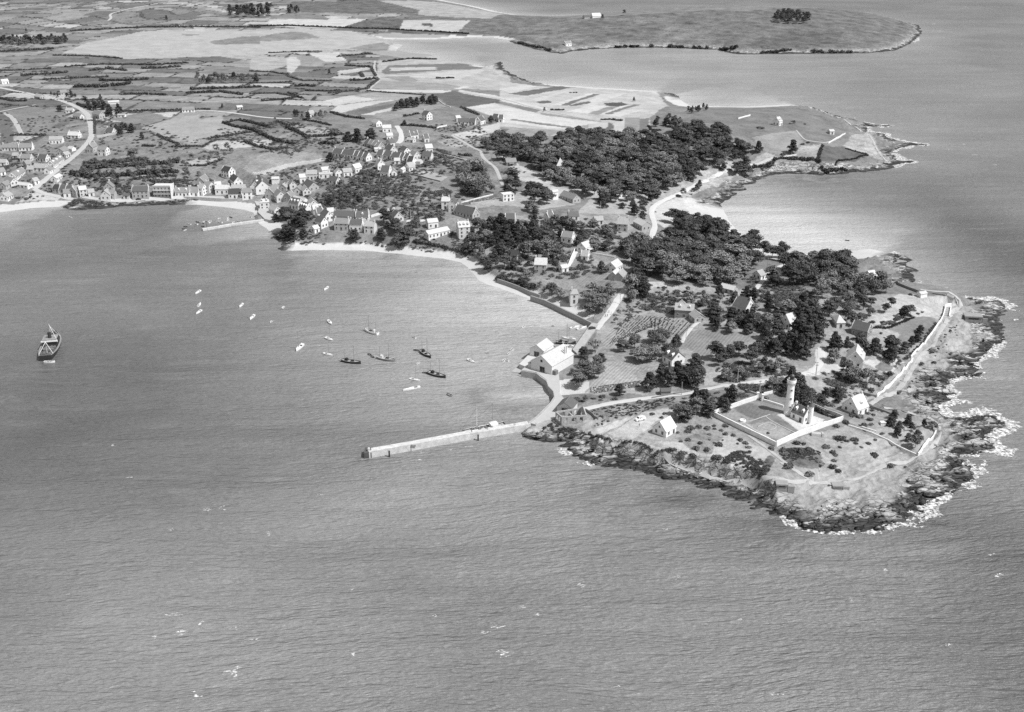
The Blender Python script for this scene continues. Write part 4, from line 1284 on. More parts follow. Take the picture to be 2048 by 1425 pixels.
WIN = window_mesh("window", 1.1, 1.6, .6)
WINS = window_mesh("window", .8, .9, .6)
DOOR = window_mesh("door", 1.2, 2.2, .4)
GARD = window_mesh("boat_door", 3.2, 3.0, .5)
CHIM = {}


def put(name, me, parent, x, y, z, rz):
    o = bpy.data.objects.new(name, me)
    COL.objects.link(o)
    o.parent = parent
    o.location = (x, y, z)
    o.rotation_euler = (0, 0, rz)
    return o


HOUSES = []


def house(cluster, r, x1, y1, x2, y2, Wd, h, rh, wt_, rt_, opts="", label=None, name="house", cat="house"):
    """x1..y2: the two ends of the ridge in the photograph"""
    a, b = px(r, x1, y1), px(r, x2, y2)
    cxp, cyp = (a[0] + b[0]) / 2, (a[1] + b[1]) / 2
    X, Y, z = gp('0', cxp, cyp, h + rh)
    zt = z + h + rh
    A, B = p2w(*a, zt), p2w(*b, zt)
    X, Y = (A[0] + B[0]) / 2, (A[1] + B[1]) / 2
    L = math.hypot(B[0] - A[0], B[1] - A[1])
    rot = math.atan2(B[1] - A[1], B[0] - A[0])
    Lmax = 26 if 'L' in opts else 16
    L = min(max(L, 5.0), Lmax)
    return house_at(cluster, X, Y, z, rot, L, Wd, h, rh, wt_, rt_, opts, label, name, cat, cxp)


def house_at(cluster, X, Y, z, rot, L, Wd, h, rh, wt_, rt_, opts="", label=None, name="house", cat="house", cxp=0):
    if math.sin(rot) * 0 + math.cos(rot) < 0:
        rot += math.pi
    root = empty(name, (X, Y, z), rot)
    wm, rmat = wall_m(wt_), roof_m(rt_)
    l, w = L / 2, Wd / 2
    base = -2.0
    m = MB()
    if 'f' in opts:                            # flat roof
        m.box(-l, l, -w, w, base, h)
        m.build("wall", wm, root)
        rf = MB()
        rf.box(-l - .1, l + .1, -w - .1, w + .1, h, h + .18)
        for (x0, x1, y0, y1) in ((-l, l, -w, -w + .3), (-l, l, w - .3, w), (-l, -l + .3, -w + .3, w - .3), (l - .3, l, -w + .3, w - .3)):
            rf.box(x0, x1, y0, y1, h + .18, h + .6)
        rf.build("roof", wall_m(rt_), root)
    elif 'h' in opts:                          # hipped
        m.box(-l, l, -w, w, base, h)
        m.build("wall", wm, root)
        rl = max(l - w * .9, .15)
        o_ = .35
        rf = MB()
        rf.poly([(-l - o_, -w - o_, h), (l + o_, -w - o_, h), (l + o_, w + o_, h), (-l - o_, w + o_, h), (-rl, 0, h + rh), (rl, 0, h + rh),
                 ], [(0, 1, 5, 4), (1, 2, 5), (2, 3, 4, 5), (3, 0, 4), (3, 2, 1, 0)])
        rf.build("roof", rmat, root)
    else:
        m.poly([(-l, -w, base), (l, -w, base), (l, w, base), (-l, w, base), (-l, -w, h), (l, -w, h), (l, w, h), (-l, w, h), (-l, 0, h + rh), (l, 0, h + rh)],
               [(0, 1, 5, 4), (2, 3, 7, 6), (1, 2, 6, 9, 5), (3, 0, 4, 8, 7), (3, 2, 1, 0), (4, 5, 9, 8), (6, 7, 8, 9)])
        m.build("wall", wm, root)
        sl = math.hypot(w, rh)
        ov, tk = .35, .16
        ex = -.02 if 'g' in opts else .25
        dy, dz = w / sl, -rh / sl
        ny, nz_ = rh / sl, w / sl
        rf = MB()
        for s in (-1, 1):
            p = []
            for (xx, dd, tt) in ((-l - ex, 0, .02), (l + ex, 0, .02), (l + ex, sl + ov, .02), (-l - ex, sl + ov, .02), (-l - ex, 0, tk), (l + ex, 0, tk), (l + ex, sl + ov, tk), (-l - ex, sl + ov, tk)):
                p.append((xx, s * (dd * dy + ny * tt), h + rh + dd * dz + nz_ * tt))
            f = [(0, 3, 2, 1), (4, 5, 6, 7), (0, 1, 5, 4), (1, 2, 6, 5), (2, 3, 7, 6), (3, 0, 4, 7)]
            rf.poly(p, f if s < 0 else [q[::-1] for q in f])
        ro = rf.build("roof", rmat, root)
        if 'k' not in opts:
            rd = MB()
            rd.box(-l - ex, l + ex, -.14, .14, h + rh + .1, h + rh + .26)
            rd.build("ridge_tile", roof_m(min(rt_ * 1.5 + .05, .6)), ro)
        if 'g' in opts:                        # raised white gable copings
            for s in (-1, 1):
                g = MB()
                x0, x1 = (l - .1, l + .28) if s > 0 else (-l - .28, -l + .1)
                g.poly([(x0, -w - .15, h - .2), (x0, 0, h + rh + .42), (x0, w + .15, h - .2), (x0, w + .15, h - .55), (x0, 0, h + rh - .1), (x0, -w - .15, h - .55),
                        (x1, -w - .15, h - .2), (x1, 0, h + rh + .42), (x1, w + .15, h - .2), (x1, w + .15, h - .55), (x1, 0, h + rh - .1), (x1, -w - .15, h - .55)],
                       [(0, 1, 4, 5), (1, 2, 3, 4), (11, 10, 7, 6), (10, 9, 8, 7), (0, 6, 7, 1), (1, 7, 8, 2), (5, 4, 10, 11), (4, 3, 9, 10), (0, 5, 11, 6), (2, 8, 9, 3)])
                g.build("gable_coping", wall_m(max(wt_, .62)), root)
    # chimneys
    nch = 2 if 'C' in opts else (1 if 'c' in opts else 0)
    for k in range(nch):
        s = (-1, 1)[k] if nch == 2 else (1 if 'r' in opts else -1)
        ch = MB()
        hx = (l - .45) if 'h' not in opts else l * .45
        ch.box(s * hx - .4, s * hx + .4, -.55, .55, h + rh * .55, h + rh + 1.1)
        ch.box(s * hx - .48, s * hx + .48, -.63, .63, h + rh + 1.1, h + rh + 1.3)
        ch.lathe([(.16, h + rh + 1.3), (.14, h + rh + 1.7)], 8, s * hx, -.25)
        ch.lathe([(.16, h + rh + 1.3), (.14, h + rh + 1.7)], 8, s * hx, .25)
        ch.build("chimney", wall_m(.62 if wt_ > .4 else .4), root)
    # the long side and the gable turned to the camera
    vx, vy = -X, -Y
    fy_ = -math.sin(rot) * vx + math.cos(rot) * vy
    fx_ = math.cos(rot) * vx + math.sin(rot) * vy
    side = -1 if fy_ < 0 else 1
    rz = 0 if side < 0 else math.pi
    gs = 1 if fx_ > 0 else -1
    if 'n' not in opts:
        nst = max(1, int((h + .3) / 2.7))
        nw = max(1, int(L / 3.0))
        for s_ in range(nst):
            for k in range(nw):
                xk = -l + (k + .5) * L / nw
                if s_ == 0 and k == nw // 2:
                    put("door", DOOR, root, xk, side * (w + .01), .05, rz)
                else:
                    put("window", WIN, root, xk, side * (w + .01), .9 + s_ * 2.75, rz)
        if abs(fx_) > .35 * math.hypot(fx_, fy_) or 'G' in opts:
            for s_ in range(nst):
                for yk in ((-w * .45, w * .45) if Wd > 6.5 else (0,)):
                    put("window", WIN, root, gs * (l + .01), yk, .9 + s_ * 2.75, math.pi / 2 * gs)
            if rh > 2.6 and not ('h' in opts or 'f' in opts):
                put("window", WINS, root, gs * (l + .01), 0, h + rh * .25, math.pi / 2 * gs)
    # dormers
    nd = 0
    for q in opts:
        if q.isdigit():
            nd = int(q)
    for k in range(nd):
        xk = -l + (k + .5) * L / nd
        yk = side * (w * .62)
        zb = h + rh * .30
        d = MB()
        y0, y1 = side * (w * .72), side * (w * .05)
        hw = .75
        tz = h + rh * .30
        d.poly([(xk - hw, y0, tz), (xk + hw, y0, tz), (xk + hw, y0, tz + 1.3), (xk, y0, tz + 2.0), (xk - hw, y0, tz + 1.3),
                (xk - hw, y1, tz), (xk + hw, y1, tz), (xk + hw, y1, tz + 1.3), (xk, y1, tz + 2.0), (xk - hw, y1, tz + 1.3)],
               [(0, 1, 2, 3, 4), (9, 8, 7, 6, 5), (1, 0, 5, 6), (2, 1, 6, 7), (3, 2, 7, 8), (4, 3, 8, 9), (0, 4, 9, 5)])
        dm = d.build("dormer", wall_m(max(wt_, .6)), root)
        put("window", WINS, dm, xk, y0 + side * .01, tz + .25, rz)
    if 'v' in opts:                            # veranda / lean-to on the visible side
        p = MB()
        y0, y1 = side * w, side * (w + 2.4)
        p.poly([(-l * .5, y0, 2.6), (l * .5, y0, 2.6), (l * .5, y1, 2.1), (-l * .5, y1, 2.1), (-l * .5, y0, 2.75), (l * .5, y0, 2.75), (l * .5, y1, 2.25), (-l * .5, y1, 2.25)],
               [(0, 3, 2, 1), (4, 5, 6, 7), (0, 1, 5, 4), (1, 2, 6, 5), (2, 3, 7, 6), (3, 0, 4, 7)])
        for xx in (-l * .45, l * .45):
            p.box(xx - .1, xx + .1, min(y1 - side * .3, y1), max(y1 - side * .3, y1), -1, 2.15)
        p.build("porch", rmat, root)
    if cat:
        root["category"] = cat
    if label:
        root["label"] = label
    HOUSES.append((root, cluster, cxp, L, wt_, rt_, opts, h, label))
    return root


ORD = ["", "first", "second", "third", "fourth", "fifth", "sixth", "seventh", "eighth", "ninth", "tenth", "eleventh", "twelfth", "thirteenth", "fourteenth", "fifteenth", "sixteenth", "seventeenth", "eighteenth", "nineteenth"]
TENS = {2: "twent", 3: "thirt", 4: "fort", 5: "fift", 6: "sixt", 7: "sevent", 8: "eight", 9: "ninet"}


def ordinal(n):
    if n < 20:
        return ORD[n]
    if n >= 100:
        h = {1: "hundred", 2: "two-hundred", 3: "three-hundred"}[n // 100]
        return h + "th" if n % 100 == 0 else h + "-and-" + ordinal(n % 100)
    t, u = divmod(n, 10)
    return TENS[t] + "ieth" if u == 0 else TENS[t] + "y-" + ORD[u]


Wh, Cr, Gy, Dk = .82, .68, .44, .26
K, S_, G_, T_, P_ = .055, .11, .24, .36, .54  # roof tones; sun on the bright slopes is put into the paler ones
HL = [
    # west village along the curving road
    ('west', 'E', 672, 186, 745, 186, 6, 3, 2, Wh, T_, 'c'), ('west', 'E', 760, 234, 830, 244, 6, 3, 2.6, Cr, G_, ''), ('west', 'E', 962, 206, 1032, 222, 7, 4.5, 3, Gy, G_, 'G'),
    ('west', 'E', 1097, 114, 1208, 106, 7, 2.6, 1.2, Cr, P_, 'Ln'), ('west', 'E', 1200, 245, 1275, 245, 5, 2.4, 1.0, Wh, T_, ''), ('west', 'E', 700, 424, 810, 428, 7, 3, 3, Wh, P_, 'gC'),
    ('west', 'E', 503, 476, 636, 473, 7, 4, 2.4, Wh, T_, ''), ('west', 'E', 1088, 385, 1160, 392, 7, 3, 3, Cr, S_, 'gc'), ('west', 'E', 25, 552, 185, 552, 7, 3.2, 2.6, Cr, G_, 'LC'),
    ('west', 'E', 192, 549, 330, 546, 7, 3.2, 3, Wh, G_, 'gC'), ('west', 'E', 212, 655, 320, 657, 7, 3, 3, Cr, G_, 'gc'), ('west', 'E', 398, 655, 482, 662, 7, 3, 3, Wh, S_, 'g'),
    ('west', 'E', 605, 600, 660, 572, 7, 3, 3, Gy, G_, ''), ('west', 'E', 702, 572, 748, 578, 5, 2.4, 1.8, Wh, P_, 'n'), ('west', 'E', 905, 552, 958, 532, 7, 5, 3, Gy, G_, 'gC'),
    ('west', 'E', 1003, 573, 1090, 578, 7, 5.4, 2.6, Wh, G_, ''), ('west', 'E', 0, 706, 66, 706, 6, 3, 2.4, Cr, T_, ''), ('west', 'E', 250, 722, 290, 714, 6, 3, 3, Gy, G_, ''),
    ('west', 'E', 352, 750, 470, 754, 7, 3, 3, Cr, T_, ''), ('west', 'E', 278, 776, 340, 776, 6, 2.6, 2.4, Gy, T_, ''), ('west', 'E', 112, 850, 215, 788, 7, 3, 3, Wh, G_, 'Lg1'),
    ('west', 'E', 505, 728, 608, 664, 7, 3.2, 3, Wh, G_, 'Lg3'), ('west', 'E', 75, 880, 138, 900, 7, 3, 3, Cr, G_, ''), ('west', 'E', -20, 800, 32, 790, 6, 3, 3, Wh, G_, ''),
    ('west', 'E', 335, 900, 368, 892, 5, 2.6, 2.4, Wh, T_, ''), ('west', 'E', 190, 938, 300, 950, 6, 2.4, 1.6, Wh, P_, ''), ('west', 'E', 30, 1060, 88, 1032, 7, 3, 2.8, Wh, T_, 'c'),
    ('west', 'E', 640, 640, 690, 625, 6, 2.6, 2.2, Cr, T_, ''), ('west', 'E', 540, 880, 600, 850, 6, 2.6, 2, Wh, P_, ''), ('west', 'E', 20, 945, 80, 920, 6, 3, 2.6, Gy, G_, ''),
    ('west', 'E', 470, 790, 510, 770, 6, 3, 2.6, Wh, G_, ''), ('west', 'A', 285, 738, 330, 745, 7, 3, 2.6, Gy, T_, ''), ('west', 'E', 130, 640, 185, 640, 6, 2.6, 2.2, Gy, T_, ''),
    # bay front
    ('front', 'E', 548, 962, 612, 966, 7, 3, 3.2, Gy, K, 'gC'), ('front', 'E', 614, 966, 676, 970, 7, 3, 3.2, Gy, S_, 'gc'), ('front', 'E', 678, 970, 740, 975, 7, 3, 3.2, Gy, S_, 'gc'),
    ('front', 'E', 642, 1015, 716, 1010, 7, 3.4, 2.4, Cr, G_, ''), ('front', 'E', 742, 985, 778, 976, 8, 5.6, 3, Gy, G_, 'gc'), ('front', 'E', 794, 984, 870, 975, 7, 5.6, 2.6, Cr, P_, 'c'),
    ('front', 'E', 892, 1012, 950, 1006, 6, 3, 2.4, Cr, T_, ''), ('front', 'E', 1092, 944, 1112, 926, 8, 5.5, 4, Gy, G_, 'Gc'), ('front', 'E', 1062, 1030, 1088, 1004, 8, 4, 3.6, Cr, T_, 'G'),
    ('front', 'E', 1112, 1020, 1166, 1020, 7, 4, 2.6, Gy, G_, ''), ('front', 'E', 1262, 1056, 1320, 1056, 6, 2.4, 1.2, Cr, S_, ''), ('front', 'E', 1346, 985, 1512, 981, 9, 5.8, 3, Gy, S_, 'LgC'),
    ('front', 'E', 1785, 995, 1930, 992, 8, 3.6, 3.2, Wh, G_, 'L2C'), ('front', 'E', 1934, 990, 2022, 990, 8, 3.6, 3.2, Wh, G_, 'C'), ('front', 'F', 2, 788, 85, 785, 8, 3.4, 3, Wh, G_, 'C'),
    ('front', 'F', 94, 752, 146, 758, 7, 5.6, 3, Wh, T_, 'c'), ('front', 'F', 156, 729, 215, 735, 8, 5.6, 2.6, Cr, G_, 'c'), ('front', 'F', 246, 735, 310, 729, 8, 5.4, 3, Cr, P_, 'c'),
    ('front', 'F', 262, 766, 400, 766, 8, 4, 2.6, Wh, P_, 'LC'), ('front', 'F', 100, 690, 150, 655, 7, 4.5, 3.4, Gy, G_, 'g'), ('front', 'F', 422, 764, 565, 760, 8, 4.4, 2.2, Cr, T_, 'Lc'),
    ('front', 'F', 388, 805, 515, 800, 8, 3.8, 3.4, Wh, K, 'C'), ('front', 'F', 527, 800, 625, 796, 8, 5.8, 2.6, Wh, G_, 'C'),
    # old port
    ('port', 'F', 346, 572, 422, 587, 8, 5.4, 3.2, Wh, K, 'gr'), ('port', 'F', 440, 648, 488, 690, 8, 3.6, 3.6, Wh, K, 'g'), ('port', 'F', 736, 722, 706, 657, 12, 4.6, 5.5, Wh, S_, 'LGC1'),
    ('port', 'F', 650, 740, 680, 690, 8, 4.4, 4, Cr, S_, 'gc'), ('port', 'F', 702, 906, 800, 900, 8, 6.4, 2.2, Cr, P_, 'h2'), ('port', 'F', 832, 962, 892, 982, 7, 3.4, 2.8, Cr, T_, ''),
    ('port', 'F', 802, 800, 868, 748, 8, 4.6, 3.6, Gy, G_, 'Lgc'), ('port', 'F', 925, 832, 892, 802, 8, 4.6, 3.6, Cr, G_, 'Gc'), ('port', 'F', 986, 842, 1030, 822, 8, 4, 3.2, Gy, G_, 'g'),
    ('port', 'F', 832, 682, 905, 680, 7, 3.6, 1.2, Wh, P_, 'n'), ('port', 'F', 976, 694, 1000, 718, 6, 3.4, 3, Gy, G_, 'G'), ('port', 'F', 1046, 724, 1030, 706, 6, 3.6, 3, Cr, G_, 'G'),
    ('port', 'F', 1108, 655, 1170, 650, 7, 4.2, 2.4, Wh, P_, ''), ('port', 'F', 1182, 616, 1290, 613, 8, 4.6, 2.6, Cr, T_, 'c'), ('port', 'F', 1192, 704, 1258, 738, 9, 3.6, 3.6, Gy, S_, ''),
    ('port', 'F', 1332, 585, 1410, 576, 7, 4, 2, Wh, P_, ''), ('port', 'F', 1310, 640, 1450, 636, 6, 3, 1, Wh, P_, 'Lf'), ('port', 'F', 1516, 602, 1500, 590, 7, 3.8, 3, Wh, T_, 'G'),
    ('port', 'F', 1552, 600, 1640, 592, 7, 3.6, 2.4, Wh, T_, ''), ('port', 'F', 1656, 556, 1722, 542, 7, 4.2, 3, Wh, P_, 'Gg'), ('port', 'F', 1432, 672, 1508, 682, 7, 3, 3, Cr, S_, ''),
    ('port', 'F', 1160, 764, 1188, 790, 7, 3, 3, Cr, T_, ''), ('port', 'F', 1030, 890, 1128, 906, 8, 4.6, 3.6, Cr, S_, 'g3'), ('port', 'F', 1142, 932, 1212, 952, 8, 4.6, 3.6, Wh, S_, 'g3'),
    ('port', 'F', 1062, 872, 1178, 898, 7, 3.6, 2.6, Wh, P_, 'L'), ('port', 'F', 1232, 892, 1258, 920, 7, 4, 3, Wh, T_, 'G'), ('port', 'F', 1242, 968, 1330, 958, 7, 4, 3, Cr, P_, 'c'),
    ('port', 'F', 1278, 1000, 1342, 992, 8, 4, 3.2, Wh, S_, 'gC'), ('port', 'F', 1362, 1008, 1418, 1038, 7, 3.6, 3, Wh, S_, 'g'), ('port', 'F', 1398, 1000, 1455, 996, 6, 3.6, 2.4, Wh, P_, ''),
    ('port', 'F', 1302, 1078, 1366, 1096, 7, 4.6, 3.2, Wh, S_, 'G'), ('port', 'F', 1468, 1026, 1678, 1031, 8, 3.4, 3.4, Gy, S_, 'LC'), ('port', 'F', 1690, 1031, 1820, 1031, 8, 3.6, 3.4, Wh, S_, 'gC1'),
    ('port', 'F', 1476, 1102, 1618, 1106, 8, 5.2, 3, Gy, G_, 'gC'), ('port', 'F', 1630, 1112, 1758, 1116, 8, 4.8, 3, Wh, S_, 'gC'), ('port', 'F', 1782, 1136, 1884, 1141, 8, 5.2, 2.6, Cr, T_, 'C'),
    ('port', 'F', 1252, 1182, 1288, 1172, 5, 3, 2, Wh, P_, ''), ('port', 'F', 940, 760, 975, 735, 6, 3, 2.6, Gy, T_, ''), ('port', 'F', 1090, 790, 1120, 760, 6, 3, 2.4, Cr, G_, ''),
    # upper village
    ('upper', 'F', 1472, 390, 1560, 401, 8, 3.4, 3.4, Cr, S_, 'gc'), ('upper', 'F', 1566, 401, 1680, 414, 8, 3.6, 3.4, Wh, S_, 'gc'), ('upper', 'F', 1682, 418, 1724, 424, 8, 3.4, 3.4, Wh, S_, 'g'),
    ('upper', 'F', 1726, 425, 1770, 431, 8, 3.4, 3.4, Wh, S_, 'g'), ('upper', 'F', 1772, 432, 1820, 440, 8, 3.4, 3.4, Wh, S_, 'g'), ('upper', 'G', 552, 92, 600, 104, 7, 4, 2.6, Wh, T_, ''),
    ('upper', 'G', 632, 155, 720, 151, 7, 4, 2.4, Wh, P_, ''), ('upper', 'G', 672, 236, 735, 232, 7, 4, 2.2, Wh, P_, ''), ('upper', 'G', 908, 214, 985, 206, 8, 4, 3.6, Wh, S_, 'gr1'),
    ('upper', 'G', 892, 280, 960, 286, 6, 2.6, 1.6, Cr, T_, ''), ('upper', 'G', 1052, 250, 1094, 246, 7, 4, 3, Cr, S_, 'g'), ('upper', 'G', 482, 291, 515, 300, 8, 3.2, 3.4, Gy, S_, 'gc'),
    ('upper', 'G', 517, 301, 552, 311, 8, 3.2, 3.4, Gy, G_, 'g'), ('upper', 'G', 554, 312, 587, 322, 8, 3.2, 3.4, Gy, G_, 'g'), ('upper', 'G', 592, 326, 622, 335, 8, 3.2, 3.4, Gy, G_, 'gc'),
    ('upper', 'G', 692, 300, 740, 292, 7, 3.6, 3, Cr, S_, ''), ('upper', 'G', 692, 346, 750, 368, 8, 4, 3.6, Cr, S_, 'gr'), ('upper', 'G', 552, 385, 615, 381, 5, 2.6, 1.2, Wh, P_, 'n'),
    ('upper', 'G', 842, 366, 888, 382, 7, 3.4, 3, Wh, S_, 'G'), ('upper', 'G', 592, 406, 650, 411, 8, 3.4, 3.4, Cr, S_, 'gc'), ('upper', 'G', 666, 411, 738, 420, 8, 3.4, 3.4, Cr, S_, 'g'),
    ('upper', 'G', 742, 430, 825, 440, 8, 3.4, 3.4, Cr, S_, 'gc'), ('upper', 'G', 828, 440, 860, 445, 8, 3.2, 3.2, Wh, S_, 'g'), ('upper', 'G', 868, 441, 912, 446, 8, 3.2, 3.2, Wh, S_, 'g'),
    ('upper', 'G', 932, 412, 988, 430, 8, 3.4, 3.4, Cr, G_, 'g'), ('upper', 'G', 1066, 351, 1138, 346, 8, 4.4, 3, Cr, P_, 'r'), ('upper', 'G', 1052, 421, 1138, 426, 8, 3.2, 3.4, Cr, S_, ''),
    ('upper', 'G', 902, 471, 958, 476, 8, 4, 3.6, Wh, K, 'gGr'), ('upper', 'G', 882, 541, 945, 531, 8, 3.4, 3.4, Wh, T_, 'G'), ('upper', 'G', 766, 490, 805, 490, 5, 2.8, 2, Wh, P_, ''),
    ('upper', 'G', 594, 500, 622, 512, 7, 5, 3.2, Wh, G_, 'gGC'), ('upper', 'G', 628, 566, 714, 571, 9, 4.6, 4, Wh, S_, 'gG'), ('upper', 'G', 820, 598, 862, 575, 4, 2.4, 1.2, Wh, P_, 'n'),
    ('upper', 'G', 755, 610, 745, 590, 5, 3, 2.4, Wh, T_, ''), ('upper', 'G', 985, 500, 1030, 505, 5, 2.4, 1.4, Cr, P_, 'n'),
    # outlying farms
    ('farm', 'G', 1062, 6, 1114, 16, 8, 5.6, 3.4, Wh, S_, 'Gc'), ('farm', 'G', 1382, 60, 1420, 56, 6, 3.6, 2.4, Wh, P_, ''), ('farm', 'G', 1402, 86, 1518, 86, 7, 3, 3, Cr, S_, 'L'),
    ('farm', 'G', 1522, 86, 1588, 90, 7, 3, 3, Cr, S_, 'g'), ('farm', 'G', 1602, 76, 1650, 62, 8, 4, 3.4, Wh, S_, 'gG'), ('farm', 'G', 1766, 40, 1820, 46, 7, 3.4, 3.2, Cr, S_, 'g'),
    ('farm', 'G', 1826, 50, 1864, 51, 8, 3.6, 3.4, Wh, S_, 'gG'), ('farm', 'A', 1432, 846, 1530, 842, 7, 3, 2.4, Wh, G_, 'Lr'), ('farm', 'A', 1862, 834, 1905, 830, 6, 2.6, 1.6, Gy, P_, ''),
    ('farm', 'A', 5, 628, 58, 622, 7, 3.4, 2.4, Wh, P_, ''), ('farm', 'A', 2010, 88, 2045, 84, 8, 5, 3, Cr, S_, ''), ('farm', 'B', 50, 84, 85, 82, 8, 4, 3, Cr, S_, ''),
    ('farm', 'B', 468, 872, 490, 870, 7, 3.6, 3, Wh, T_, ''), ('farm', 'A', 470, 712, 520, 708, 7, 3, 2.6, Gy, G_, ''),
]
for q in HL:
    house(*q)
